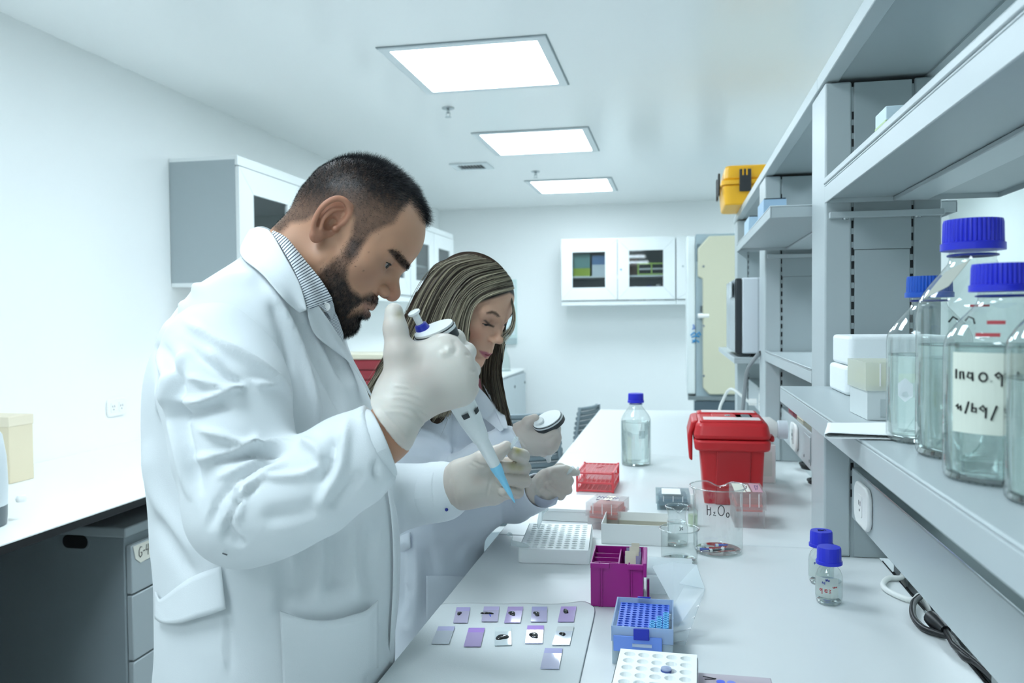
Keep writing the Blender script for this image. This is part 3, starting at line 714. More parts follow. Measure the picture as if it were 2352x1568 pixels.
# ---- red sharps container
c = onz(1690, 1161, ZB); xl, xr = ony(1611, 1150, c[1])[0], ony(1756, 1150, c[1])[0]
m_red = mat('sharps_red', 'c2242a', .38, spec=.4); m_filmw = mat('white_film', 'ead9d6', .35)
t = thing('sharps_container', 'red plastic sharps container with a hinged lid', 'container', ((xl + xr) / 2, c[1], ZT))
Wb = (xr - xl); hb = .150; dp = .235
b = MB(); q0 = rrect(-Wb / 2 + .008, .012, Wb / 2 - .004, dp - .012, .012); q1 = rrect(-Wb / 2 - .004, .0, Wb / 2 + .002, dp, .014)
b.add([(x, y, 0) for x, y in q0] + [(x, y, hb) for x, y in q1], [tuple(range(len(q0) - 1, -1, -1)), tuple(range(len(q0), 2 * len(q0)))] + [(i, (i + 1) % len(q0), len(q0) + (i + 1) % len(q0), len(q0) + i) for i in range(len(q0))])
b.build('tub', m_red, t, smooth=30)
MB().add([(-.043, .0008, .0), (.040, .0008, .0), (.046, -.0055, hb - .004), (-.040, -.0055, hb - .004), (-.043, .016, .0), (.040, .016, .0), (.046, .006, hb - .004), (-.040, .006, hb - .004)],
         [(3, 2, 1, 0), (4, 5, 6, 7), (0, 1, 5, 4), (1, 2, 6, 5), (2, 3, 7, 6), (3, 0, 4, 7)]).build('front_panel', mat('sharps_red2', 'b31f26', .42), t, bevel=.003)
MB().prism(rrect(-Wb / 2 - .016, -.014, Wb / 2 + .014, dp + .012, .02), hb - .012, hb + .016, taper=1.03, c=(0, .11)).build('collar_rim', m_red, t, bevel=.006)
MB().prism(rrect(-Wb / 2 - .021, -.018, Wb / 2 + .018, dp + .016, .022), hb + .017, hb + .062, taper=.90, c=(0, .118)).build('lid', m_red, t, bevel=.012, seg=3)
zl = hb + .0625
MB().prism(rrect(-Wb / 2 - .004, .0, Wb / 2 - .002, dp * .30, .008), zl - .012, zl + .003).build('front_ridge', m_red, t, bevel=.004)
MB().prism(rrect(-Wb / 2 - .006, dp * .72, Wb / 2 + .0, dp * .98, .008), zl - .012, zl + .003).build('rear_ridge', m_red, t, bevel=.004)
MB().prism(rrect(-Wb / 2 + .006, .006, Wb / 2 - .008, dp * .27, .004), zl + .0032, zl + .0042).build('film_window', m_filmw, t)
MB().prism(rrect(-Wb / 2 + .006, dp * .74, Wb / 2 - .008, dp * .96, .004), zl + .0032, zl + .0042).build('film_window', m_filmw, t)
MB().box((-Wb / 2 + .03, dp * .32, zl - .0105), (.012, dp * .70, zl + .0015)).build('sliding_cover', m_red, t, bevel=.002)
MB().box((.016, dp * .33, zl - .008), (.058, dp * .69, zl - .0005)).build('opening', m_black, t)
MB().box((.030, dp * .36, zl - .0004), (.052, dp * .66, zl + .0015)).build('flap', m_dkgrey, t, bevel=.001)
MB().lathe([(0, .0016), (.008, .0016), (.0075, .0036), (0, .0044)], c=(-.006, dp * .5, zl), n=14).build('stud', m_chrome, t)
MB().prism([(-Wb / 2 - .0215, hb - .045), (-Wb / 2 - .030, hb - .04), (-Wb / 2 - .034, hb + .02), (-Wb / 2 - .024, hb + .058), (-Wb / 2 - .006, hb + .062), (-Wb / 2 - .0205, hb + .03)], .03, dp - .03, axis='y').build('latch', m_red, t, bevel=.004)
MB().box((Wb / 2 + .0175, .05, hb + .005), (Wb / 2 + .03, .10, hb + .02)).build('hinge_tab', m_red, t, bevel=.004)
# white bottle between the container and the rail
t = thing('spray_bottle', 'white plastic bottle lying behind the red container by the socket', 'bottle', (.200, 2.42, ZB + .145))
b = MB()
for nm, pf, mm in (('body', [(0, 0), (.034, .002), (.036, .012), (.036, .05), (.026, .064), (.022, .07)], m_plastic), ('cap', [(.0225, .0705), (.027, .073), (.027, .098), (0, .1)], mat('plastic_grey_white', 'd3dbe2', .35))):
    q = MB().lathe(pf, n=28); q.v = [(z + .012, y, x) for x, y, z in q.v]; q.build(nm, mm, t, smooth=40)
t.location = (.206, 2.47, ZB + .150)
st = thing('carton_stand', 'small white carton supporting the lying white bottle', 'carton', (.25, 2.47, ZT))
MB().box((-.045, -.04, 0), (.03, .04, .110)).build('box_body', m_plastic, st, bevel=.002); MB().box((-.03, -.0408, .02), (.02, -.0402, .09)).build('printed_band', m_film, st)

# ---- pipette tip boxes
def tip_box(label, loc, rz, w, d, h, lidh, insert, film, marks=(), tape=(), see=.82, group='pipette tip boxes'):
    t = thing('tip_box', label, 'tip box', loc, rz, group)
    mb = frosted('tipbox_' + film, film, see)
    b = MB(); th = .0018
    for a, c_ in (((-w / 2, 0), (w / 2, th)), ((-w / 2, d - th), (w / 2, d)), ((-w / 2, th), (-w / 2 + th, d - th)), ((w / 2 - th, th), (w / 2, d - th))): b.box((a[0], a[1], 0), (c_[0], c_[1], h))
    b.box((-w / 2 + th, th, 0), (w / 2 - th, d - th, th)); b.build('base', mb, t)
    MB().box((-w / 2 + .004, .004, h - .012), (w / 2 - .004, d - .004, h + .004)).build('insert', insert, t, bevel=.001)
    MB().box((-w / 2 + .006, .006, h + .0042), (w / 2 - .006, d - .006, h + lidh * .62)).build('tip_tops', frosted('tops_' + insert.name, {'insert_pink': 'f0b6ae', 'insert_yellow': 'f3f4e4'}.get(insert.name, 'dbe3e8'), .35), t, bevel=.001)
    l = MB(); z0, z1 = h - .006, h + lidh; g = .0012
    for a, c_ in (((-w / 2 - g - th, -g - th), (w / 2 + g + th, -g)), ((-w / 2 - g - th, d + g), (w / 2 + g + th, d + g + th)), ((-w / 2 - g - th, -g), (-w / 2 - g, d + g)), ((w / 2 + g, -g), (w / 2 + g + th, d + g))): l.box((a[0], a[1], z0), (c_[0], c_[1], z1))
    l.box((-w / 2 - g - th, -g - th, z1), (w / 2 + g + th, d + g + th, z1 + th)); ld = l.build('lid', mb, t)
    for k in (-.3, .0, .3): MB().box((w * k - .0008, -g - th - .0008, z0 + .006), (w * k + .0008, -g - th - .0001, z1)).build('lid_rib', mat('rib_white', 'f2f0f0', .4), ld)
    for i, (u0, v0, u1, v1, col) in enumerate(tape):
        MB().box((w * u0, d * v0, z1 + th + .0002), (w * u1, d * v1, z1 + th + .0006)).build('tape', mat('tape_' + col, col, .6), ld)
    if marks: strokes([[(w * a, d * b_) for a, b_ in l_] for l_ in marks], lambda u, v: (u, v, z1 + th + .0009), .0007).build('handwriting', m_ink2, ld)
    return t
m_ink2 = mat('violet_ink', '3a2f6e', .6)
m_pink = mat('insert_pink', 'e8756c', .4)
c = onz(1722, 1213, ZB)
tip_box('clear tip box with a salmon tray in front of the red container', (c[0], c[1], ZT), 0.02, .066, .115, .048, .030, m_pink, 'f1efef',
        marks=[[(.25, .25), (.28, .7), (.38, .62)], [(.30, .3), (.40, .75)]], tape=((-.48, .05, -.12, .9, 'e6e5d6'), (-.08, .1, .06, .8, 'e9e4da'), (.12, .08, .46, .92, 'c79aa6')))
c = onz(1372, 1217, ZB)
tip_box('clear tip box with pink tips right beside the flat white box', (c[0] + .012, c[1], ZT), -.20, .072, .082, .036, .024, m_pink, 'f1efef',
        marks=[[(-.35 + .1 * k, .55), (-.33 + .1 * k, .75), (-.28 + .1 * k, .62)] for k in range(7)] + [[(-.3, .28), (-.22, .35)], [(.05, .25), (.1, .35), (.16, .26)]], tape=((-.1, .35, .16, .9, 'e8dcc8'),))
c = onz(1546, 1172, ZB)
tip_box('pale tip box with a slate-blue tray left of the tall beaker', (c[0], c[1], ZT), .03, .078, .09, .022, .014, mat('insert_slate', '6f8798', .5), 'dfe8ea', tape=((-.35, .1, .25, .85, 'edf0ee'),))

# ---- open white carton and flat white box
c0, c1 = onz(1381, 1248, ZB), onz(1534, 1249, ZB)
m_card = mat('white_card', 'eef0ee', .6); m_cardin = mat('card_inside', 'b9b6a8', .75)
t = thing('open_carton', 'open empty white cardboard box in the middle of the bench', 'carton', ((c0[0] + c1[0]) / 2, c0[1], ZT), -.01)
w = c1[0] - c0[0]; d = .115; h = .042; th = .0016
for nm, a, b in (('front_wall', (-w / 2, 0), (w / 2, th)), ('rear_wall', (-w / 2, d - th), (w / 2, d)), ('side_wall', (-w / 2, th), (-w / 2 + th, d - th)), ('side_wall', (w / 2 - th, th), (w / 2, d - th))):
    MB().box((a[0], a[1], 0), (b[0], b[1], h)).build(nm, m_card, t)
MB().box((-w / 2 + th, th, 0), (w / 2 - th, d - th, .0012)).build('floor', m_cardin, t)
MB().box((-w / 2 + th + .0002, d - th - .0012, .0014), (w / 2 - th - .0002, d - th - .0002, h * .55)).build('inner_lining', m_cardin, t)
c0, c1 = onz(1244, 1195, ZB), onz(1412, 1198, ZB)
t = thing('flat_box', 'flat closed white box under the womans curled glove', 'box', (c0[0], c0[1], ZT), -.02)
MB().box((0, 0, 0), (c1[0] - c0[0], .155, .022)).build('tray', m_card, t, bevel=.001)
MB().box((-.0015, -.0015, .0225), (c1[0] - c0[0] + .0015, .1565, .030)).build('lid', mat('lid_white', 'f4f6f5', .45), t, bevel=.0012)

# ---- plates with holes
def cell_plate(nx, ny, px, py, r, depth, x0=0, y0=0, z=0, n=10, bottom=True, margin=0.0, skip=None):
    b = MB()
    for i in range(nx):
        for j in range(ny):
            cx, cy = x0 + (i + .5) * px, y0 + (j + .5) * py
            sq = []
            for k in range(n):
                a = 2 * PI * k / n; ca, sa = math.cos(a), math.sin(a); m_ = max(abs(ca), abs(sa)); sq.append((cx + ca / m_ * px / 2, cy + sa / m_ * py / 2, z))
            ci = [(cx + r * math.cos(2 * PI * k / n), cy + r * math.sin(2 * PI * k / n), z) for k in range(n)]
            lo = [(x, y, z - depth) for x, y, _ in ci]
            f = []
            for k in range(n):
                k2 = (k + 1) % n; f += [(k, k2, n + k2, n + k), (n + k, n + k2, 2 * n + k2, 2 * n + k)]
            if bottom: f.append(tuple(2 * n + k for k in range(n)))
            b.add(sq + ci + lo, f)
    return b
def rim_faces(b, x0, y0, x1, y1, X0, Y0, X1, Y1, z):
    for a in (((X0, Y0), (X1, y0)), ((X0, y1), (X1, Y1)), ((X0, y0), (x0, y1)), ((x1, y0), (X1, y1))):
        (ax, ay), (bx, by) = a; b.add([(ax, ay, z), (bx, ay, z), (bx, by, z), (ax, by, z)], [(0, 1, 2, 3)])
    return b
m_foam = mat('foam_white', 'f4f7f6', .5); m_foam2 = mat('foam_well', 'e3eaea', .6)
# long white tube rack
fl, fr_ = onz(1190, 1292, ZB), onz(1354, 1297, ZB); bl = onz(1236, 1216, ZB)
t = thing('tube_rack', 'white rack with rows of small round wells, beside the woman', 'rack', (fl[0], fl[1], ZT), math.atan2(fr_[1] - fl[1], fr_[0] - fl[0]))
W, D, Hh = float(np.hypot(*(fr_ - fl)[:2])), .205, .027
b = cell_plate(8, 12, (W - .016) / 8, (D - .016) / 12, .0058, .005, .008, .008, Hh, 16); rim_faces(b, .008, .008, W - .008, D - .008, .002, .002, W - .002, D - .002, Hh); b.build('well_plate', m_foam, t)
sh = rrect(0, 0, W, D, .008); b = MB(); n = len(sh); b.add([(x, y, 0) for x, y in sh] + [(x, y, Hh - .003) for x, y in sh] + [(x * .985 + W * .0075, y * .985 + D * .0075, Hh) for x, y in sh], [(i, (i + 1) % n, n + (i + 1) % n, n + i) for i in range(n)] + [(n + i, n + (i + 1) % n, 2 * n + (i + 1) % n, 2 * n + i) for i in range(n)]); b.build('rack_body', m_foam, t, smooth=40)
# clear microtubes
m_tube = frosted('tube_plastic', 'eef4f4', .6, .25)
def microtube(label, loc, rot, s=1.0, open_lid=True):
    t = thing('microtube', label, 'tube', loc, 0, 'clear microtubes'); t.rotation_euler = rot
    MB().lathe([(.0012, 0), (.003, .004), (.0052, .018), (.0053, .036), (.0064, .0362), (.0064, .039), (.005, .039)], n=14).build('tube_wall', m_tube, t, smooth=50)
    b = MB().lathe([(0, 0), (.0066, 0), (.0066, .0022), (.0048, .0024), (.0048, .005), (0, .005)], n=14)
    b.v = [((.0135 + z) if open_lid else x, y, (.044 + x * .9) if open_lid else .0392 + z) for x, y, z in b.v]; b.build('lid', m_tube, t, smooth=50)
    MB().box((.005, -.0015, .037), (.0135, .0015, .0378)).build('hinge', m_tube, t)
    t.scale = (s, s, s); return t
c = onz(1213, 1262, ZB + Hh); microtube('open microtube lying across the left rim of the white rack', (c[0] + .004, c[1], ZT + Hh + .006), (0, math.radians(-78), .25))
c = onz(1238, 1213, ZB + Hh); microtube('open microtube standing at the far left corner of the white rack', (c[0], c[1] - .012, ZT + Hh + .001), (.1, .25, 1.2))

# red tube rack
a = onz(1330, 1116, ZB); b_ = onz(1412, 1132, ZB)
t = thing('tube_rack', 'red open-frame test tube rack near the pointing glove', 'rack', (a[0] + .004, b_[1], ZT), -.03)
m_rred = mat('rack_red', 'e04a50', .35); W = .098; D = .15; Hr = .053
ZR = (0.004, .026, Hr)
for kz, z in enumerate(ZR):
    b = MB(); r = .0011
    for i in range(9): b.box((W * i / 8 - r, 0, z - .0015), (W * i / 8 + r, D, z))
    for j in range(13): b.box((0, D * j / 12 - r, z - .0015), (W, D * j / 12 + r, z))
    b.build(['lower_grid', 'middle_grid', 'top_grid'][kz], m_rred, t)
for x, y in ((0, 0), (W, 0), (0, D), (W, D)):
    MB().box((x - .003, y - .003, 0), (x + .003, y + .003, Hr + .004)).build('post', m_rred, t, bevel=.0008)
for y in (0, D):
    for z in (.005, .026, Hr): MB().box((0, y - .0022, z - .003), (W, y + .0022, z + .0012)).build('rail_bar', m_rred, t)
for x in (0, W):
    for z in (.005, .026, Hr): MB().box((x - .0022, 0, z - .003), (x + .0022, D, z + .0012)).build('rail_bar', m_rred, t)
    for j in range(1, 4): MB().box((x - .001, D * j / 4 - .001, .005), (x + .001, D * j / 4 + .001, Hr)).build('stay', m_rred, t)
for k in range(3): MB().box((W * (.45 + .06 * k), D * (.5 + .06 * k), Hr + .0002), (W * (.52 + .06 * k), D * (.52 + .06 * k), Hr + .002)).build('emblem', mat('rack_red_dark', 'c62f36', .4), t)

# ---- beakers
def beaker(label, loc, H, D, spout=None, depth=.012, nstep=64, flare=1.06, group='glass beakers', waist=None, fill=0.0):
    t = thing('glass_beaker', label, 'beaker', loc, 0, group); R = D / 2
    prof = [(R * .88, .0), (R * .97, .004), (R, .012), (R, H * .5), (R, H * .86), (R * 1.015, H * .94), (R * flare, H - .0012), (R * flare * 1.01, H)]
    if waist: prof = [(R * .9, 0), (R, .01), (R * 1.0, H * .45), (R * .86, H * .62), (R * .80, H * .74), (R * .84, H * .86), (R * .98, H * .96), (R * 1.02, H)]
    def warp(r, z, a):
        if spout is None: return r, z
        k = math.exp(-((math.remainder(a - spout, 2 * PI)) / .30) ** 2) * max(0.0, (z / H - .82) / .18)
        return r * (1 + .10 * k), z - depth * k * max(0.0, (z / H - .9) / .1)
    v = []; k = len(prof)
    for i in range(nstep):
        a = 2 * PI * i / nstep
        for r, z in prof:
            r2, z2 = warp(r, z, a); v.append((r2 * math.cos(a), r2 * math.sin(a), z2))
    MB().add(v, [(i * k + j, ((i + 1) % nstep) * k + j, ((i + 1) % nstep) * k + j + 1, i * k + j + 1) for i in range(nstep) for j in range(k - 1)]).build('glass_wall', m_glass, t, smooth=60)
    pts = []
    for i in range(nstep):
        a = 2 * PI * i / nstep; r2, z2 = warp(prof[-1][0], H, a); pts.append((r2 * math.cos(a), r2 * math.sin(a), z2))
    MB().tube(pts, .0013, 8, closed=True).build('rim', m_glassbase, t, smooth=60)
    MB().lathe([(0, .001), (R * .86, .0005), (R * .95, .004), (R * .9, .006), (0, .003)], n=40).build('base', m_glassbase, t, smooth=60)
    if fill: MB().lathe([(0, fill * H - .0006), (R * .80 if waist else R * .93, fill * H - .0006), (R * .86 if waist else R * .97, fill * H + .001)], n=40).build('water_surface', m_watertop, t, smooth=60)
    return t
c = onz(1649, 1266, ZB)
t = beaker('tall glass beaker with black handwriting in front of the red container', (c[0], c[1], ZT), .134, .098, spout=math.radians(84), depth=.013, flare=1.14)
L = on_cyl(.0500, .094)
strokes([[(-.024, .010), (-.0235, -.010)], [(-.0235, .001), (-.017, .0015)], [(-.017, .006), (-.0165, -.008), (-.019, -.010)], [(-.011, -.004), (-.008, -.002), (-.0085, -.005), (-.0115, -.009), (-.006, -.0095)],
         [(.004 + .006 * math.cos(a), .001 + .010 * math.sin(a)) for a in np.linspace(.5, 2 * PI + .7, 18)], [(.017 + .0028 * math.cos(a), -.008 + .0045 * math.sin(a)) for a in np.linspace(1.2, 2 * PI + 1.4, 12)]], L, .0009).build('handwriting', m_ink, t)
for k, (x, y, a) in enumerate(((-.006, -.024, .35), (.008, .016, .3), (-.020, .006, -.2), (.018, -.012, .25), (-.03, -.02, .1))):
    s = thing('spent_tip', ['black and white pipette tip lying at the front inside the tall beaker', 'blue pipette tip lying at the back inside the tall beaker', 'clear pipette tip lying at the left inside the tall beaker', 'blue and grey pipette tip lying at the right inside the tall beaker', 'short blue tip at the left foot inside the tall beaker'][k], 'pipette tip', (c[0] + x, c[1] + y, ZT + .0085), a, 'tips in the tall beaker')
    mm = [mat('tip_black', '23272b', .4), mat('tip_blue', '4a63c8', .4), frosted('tip_clear', 'e6ecec', .6), mat('tip_grey', '58636c', .4), mat('tip_blue', '4a63c8', .4)][k]
    q = MB().lathe([(0, 0), (.0025, 0), (.0028, .008), (.0012, .026), (0, .027)], n=10); q.v = [(z - .013, y_, x_) for x_, y_, z in q.v]; q.build('cone', mm, s, smooth=50)
    q = MB().lathe([(.0029, 0), (.0034, .001), (.0034, .005), (.0029, .006)], n=10); q.v = [(z - .013, y_, x_) for x_, y_, z in q.v]; q.build('collar', m_plastic, s, smooth=50)
c = onz(1560, 1291, ZB)
beaker('short wide empty glass beaker in front of the other beakers', (c[0], c[1], ZT), .066, .070, None, flare=1.07, fill=.12)
c = onz(1556, 1258, ZB)
t = beaker('small waisted glass beaker holding water behind the short one', (c[0] - .001, c[1] + .02, ZT), .082, .046, spout=math.radians(-80), depth=.008, waist=True, fill=.60)
strokes([[(.006, .004), (.008, -.002), (.0055, -.004)], [(.012, .003), (.010, 0), (.0125, -.003)]], on_cyl(.0225, .040), .0008).build('handwriting', m_ink, t)
c = onz(1592, 1215, ZB)
t = thing('small_vial', 'small clear stoppered vial with cloudy liquid behind the tall beaker', 'vial', (c[0], c[1] + .03, ZT))
MB().lathe([(0, .0005), (.010, .0005), (.011, .003), (.011, .035), (.006, .043), (.006, .06), (.008, .062)], n=24).build('glass_wall', m_glass, t, smooth=60)
MB().lathe([(0, .001), (.0102, .001), (.0102, .026), (0, .026)], n=20).build('liquid', frosted('cloudy_liquid', 'e3ecd4', .4), t, smooth=40)
MB().lathe([(0, .05), (.0045, .05), (.005, .072), (0, .073)], n=12).build('stopper', m_plastic, t, smooth=40)

# ---- purple slide box
c0 = onz(1357, 1392, ZB); c1 = onz(1478, 1390, ZB)
m_pur = mat('purple_plastic', '9c1d82', .35, spec=.4); m_pur2 = mat('purple_dark', '701460', .4)
W = (c1 - c0)[0]; D = .105; Hp = .073
t = thing('slide_box', 'open purple plastic box with dividers and labelled slides', 'box', (c0[0], c0[1], ZT), .02)
th = .002
for nm, a, b in (('front_wall', (0, 0), (W, th)), ('rear_wall', (0, D - th), (W, D)), ('side_wall', (0, th), (th, D - th)), ('side_wall', (W - th, th), (W, D - th))): MB().box((a[0], a[1], 0), (b[0], b[1], Hp)).build(nm, m_pur, t, bevel=.0006)
MB().box((th, th, .0), (W - th, D - th, .002)).build('floor', m_pur2, t)
MB().box((W * .52, th, .002), (W * .545, D - th, Hp - .004)).build('divider', m_pur, t)
for k in range(3): MB().box((th, D * (.25 + .24 * k), .002), (W * .518, D * (.25 + .24 * k) + .0015, Hp - .006)).build('divider', m_pur, t)
for x in (.16, .205, .73, .77): MB().box((W * x, -.0016, 0), (W * x + .002, -.0001, Hp + (.003 if x in (.16, .73) else -.003))).build('rib', m_pur, t)
MB().box((W * .0, -.004, Hp - .008), (W * .36, -.0001, Hp)).build('rim_lip', m_pur, t); MB().box((W * .70, -.004, Hp - .008), (W, -.0001, Hp)).build('rim_lip', m_pur, t)
MB().box((W + .0002, -.004, Hp - .02), (W + .006, D * .9, Hp + .003)).build('side_lip', m_pur, t, bevel=.001)
MB().box((W + .006, D * .35, .0), (W + .010, D * .42, Hp * .5)).build('side_leg', m_pur, t)
def lav(nm, col, see, rough=.08, refl=1.6):
    return glass(nm, col, refl, rough, edge=.0)
m_lav = mat('slide_lavender', 'b9a6cf', .12, spec=.6)
for k, (x, y, rx, lbl) in enumerate(((.60, .18, -.3, 'labelled slide leaning at the front of the purple box'), (.62, .42, -.25, 'labelled slide in the middle of the purple box'), (.60, .66, -.2, 'labelled slide at the back of the purple box'))):
    s = thing('microscope_slide', lbl, 'slide', (c0[0] + W * x + .016, c0[1] + D * y, ZT + .0045), .05, 'slides in the purple box'); s.rotation_euler = (rx, 0, .05)
    MB().box((-.0125, -.0005, 0), (.0125, .0005, .074)).build('glass_plate', mat('slide_violet_grey', '9d96b8', .15), s)
    MB().box((-.0118 + .004 * k, -.0012, .058), (.006 + .002 * k, -.0006, .082)).build('paper_label', mat('label_cream', 'ded8c2', .7), s)

# ---- blue tip box with its open lid
c0 = onz(1411, 1545, ZB)
YQ = 1.125
x0 = ony(1406, 1500, YQ)[0]; x1 = ony(1545, 1500, YQ)[0]; zt_ = ony(1470, 1448, YQ)[2] - ZB
t = thing('tip_box', 'tip box with a bright blue perforated tray and its lid open', 'tip box', (x0, YQ, ZT), .0, 'pipette tip boxes')
W = x1 - x0; D = .118; m_fb = frosted('tipbox_clearblue', 'dfe9ee', .5, .3); m_bl = mat('tray_blue', '4a6ed8', .35); m_bld = mat('tray_blue_deep', '1f2fb0', .35); m_lb = mat('tray_sky', '5fb2e6', .35)
b = MB(); th = .0018
for a, c_ in (((0, 0), (W, th)), ((0, D - th), (W, D)), ((0, th), (th, D - th)), ((W - th, th), (W, D - th))): b.box((a[0], a[1], 0), (c_[0], c_[1], zt_ - .018))
b.box((th, th, 0), (W - th, D - th, th)); b.build('base', m_fb, t)
b = MB()
for a, c_ in (((-.001, -.001), (W + .001, .001)), ((-.001, D - .001), (W + .001, D + .001)), ((-.001, .001), (.001, D - .001)), ((W - .001, .001), (W + .001, D - .001))): b.box((a[0], a[1], zt_ - .017), (c_[0], c_[1], zt_ + .004))
b.build('rim', frosted('tipbox_rim', 'c9dcf2', .35, .3), t)
MB().box((.002, -.0035, zt_ - .030), (W - .014, -.0012, zt_ - .008)).build('front_skirt', mat('skirt_blue', '6f93e4', .35), t, bevel=.001)
MB().box((W * .36, -.006, zt_ - .012), (W * .62, -.0036, zt_ + .004)).build('front_latch', m_bld, t, bevel=.001)
MB().box((W * .36, D + .0012, zt_ - .008), (W * .60, D + .0035, zt_ + .006)).build('rear_latch', m_bld, t, bevel=.001)
MB().box((W * .34, -.0068, zt_ - .021), (W * .66, -.0036, zt_ - .0175)).build('latch_bar', frosted('bar_pale', 'dfe9f4', .2), t)
nx, ny = 8, 12; gx = (W - .010) / nx; gy = (D - .010) / ny
def in_tip(i, j): return (i - 4.6) * .9 > (j - 1.2) * .42 and j < 9
b = MB(); b2 = MB(); hol = MB()
for i in range(nx):
    for j in range(ny):
        q = cell_plate(1, 1, gx, gy, gx * .36, .010, .005 + i * gx, .005 + j * gy, zt_ - .002, 16, bottom=False)
        b.add(q.v, q.f); 
        cx, cy = .005 + (i + .5) * gx, .005 + (j + .5) * gy
        hol.add([(cx + gx * .355 * math.cos(a), cy + gx * .355 * math.sin(a), zt_ - .0075) for a in np.linspace(0, 2 * PI, 12, endpoint=False)], [tuple(range(12))])
b.build('perforated_tray', m_bl, t); hol.build('hole_floors', m_bld, t)
for i in range(nx):
    for j in range(ny):
        if in_tip(i, j):
            cx, cy = .005 + (i + .5) * gx, .005 + (j + .5) * gy
            MB().lathe([(gx * .30, -.03), (gx * .33, -.006), (gx * .47, -.005), (gx * .47, .0035), (gx * .30, .0035), (gx * .28, -.004)], c=(cx, cy, zt_), n=10).build('tip', m_lb, t, smooth=40)
# open lid leaning over to the right, hinged at the rear right corner
m_lid = frosted('lid_clear', 'f6fafb', .5, .2)
lid = thing('box_lid', 'clear plastic lid tipped open beside the blue tip box', 'lid', (0, 0, 0))
A = [P(*q) for q in ((1488, 1300, 1.36), (1560, 1285, 1.34), (1617, 1350, 1.27), (1575, 1478, 1.20), (1532, 1474, 1.19), (1533, 1382, 1.235))]
lo = np.array(onz(1575, 1478, ZB)); lid.location = (lo[0], lo[1], ZT)
lo = np.array([lo[0], lo[1], ZT])
def lidp(x, y, w): return tuple(P(x, y, w) - lo)
wB = onz(1560, 1478, ZB); wA = (wB - CAMP) @ FW
top = [lidp(1547, 1290, wA + .075), lidp(1600, 1296, wA + .06), lidp(1619, 1352, wA + .03), lidp(1573, 1482, wA - .005)]
bot = [lidp(1498, 1300, wA + .10), lidp(1548, 1392, wA + .055), lidp(1543, 1400, wA + .03), lidp(1527, 1484, wA - .0)]
MB().grid([top, bot]).build('lid_top', m_lid, lid, solid=.0016)
MB().add([top[1], lidp(1608, 1322, wA + .045), top[2], lidp(1560, 1340, wA + .04)], [(0, 1, 2, 3)]).build('lid_corner', m_lid, lid, solid=.0016)
for k, s in enumerate((.30, .50, .70, .92)):
    a = np.array(top[2]) * (1 - s) + np.array(top[3]) * s; c_ = np.array(bot[2]) * (1 - s) + np.array(bot[3]) * s
    MB().tube([tuple(a), tuple(c_)], .0012, 6).build('lid_rib', mat('rib_white', 'f2f0f0', .4), lid)
MB().grid([[lidp(1548, 1392, wA + .055 - .002), lidp(1590, 1380, wA + .03)], [lidp(1543, 1440, wA + .015), lidp(1574, 1436, wA + .012)]]).build('blue_label', frosted('label_blueish', 'b9cdea', .5), lid)
t2 = thing('lid_flap', 'clear plastic flap box between the purple box and the open lid', 'lid', (onz(1478, 1334, ZB)[0] + .035, 1.44, ZT))
MB().box((-.028, -.02, 0), (.05, .075, .034)).build('film_box', m_lid, t2, bevel=.003); MB().box((-.03, -.022, .034), (.052, .077, .038)).build('film_lid', m_lid, t2, bevel=.001)
# small clear snap piece left of the blue box
# ---- near white foam rack with large wells, and pink tray at the lower edge
fl = onz(1396, 1568, ZB); 
t = thing('tube_rack', 'white foam rack with large round wells at the lower edge', 'rack', (ony(1400, 1530, .98)[0] + .002, .905, ZT), -.03)
W, D, Hh = .100, .155, .049
b = cell_plate(5, 7, (W - .012) / 5, (D - .012) / 7, .0072, .007, .006, .006, Hh, 16); rim_faces(b, .006, .006, W - .006, D - .006, .0015, .0015, W - .0015, D - .0015, Hh); b.build('well_plate', m_foam, t)
sh = rrect(0, 0, W, D, .012); n = len(sh); b = MB(); b.add([(x, y, 0) for x, y in sh] + [(x, y, Hh - .003) for x, y in sh] + [(x * .985 + W * .0075, y * .985 + D * .0075, Hh) for x, y in sh], [(i, (i + 1) % n, n + (i + 1) % n, n + i) for i in range(n)] + [(n + i, n + (i + 1) % n, 2 * n + (i + 1) % n, 2 * n + i) for i in range(n)]); b.build('rack_body', m_foam, t, smooth=40)
c = onz(1530, 1545, ZB + Hh)
s = thing('microtube', 'dark blue stained microtube in the near foam rack', 'tube', (c[0], c[1] + .004, ZT + Hh - .012))
MB().lathe([(.0055, -.02 + .002), (.0058, .011), (.0066, .0112), (.0066, .0135), (.005, .0135), (.004, .010), (0, .009)], n=16).build('tube_wall', mat('tube_navy', '39508f', .3), s, smooth=50)
MB().lathe([(0, .0140), (.0062, .0140), (.0062, .016), (0, .0165)], n=16).build('lid', frosted('lid_pale', 'cdd6ec', .3), s, smooth=50)
c = onz(1590, 1552, ZB + .03)
t = thing('stain_tray', 'pale pink translucent tray with two blue dots at the lower edge', 'tray', (ony(1592, 1560, 1.02)[0], .955, ZT))
MB().box((0, 0, 0), (.094, .09, .026)).build('tray_base', frosted('tray_pink', 'e9dfe6', .35), t, bevel=.002); MB().box((-.001, -.001, .0262), (.095, .091, .031)).build('lid', frosted('tray_pink_lid', 'e8e0e6', .3), t, bevel=.002)
for k in (0, 1): MB().lathe([(0, .0313), (.0052, .0313), (.0052, .0318), (0, .0318)], c=(.033 + .0125 * k, .066, 0), n=16).build('blue_dot', mat('dot_blue' + str(k), '4a63d8' if k == 0 else '7d8ce0', .5), t)
strokes([[(.012, .078), (.028, .074)], [(.014, .070), (.027, .073)]], lambda u, v: (u, v, .0316), .0006).build('handwriting', m_ink, t)

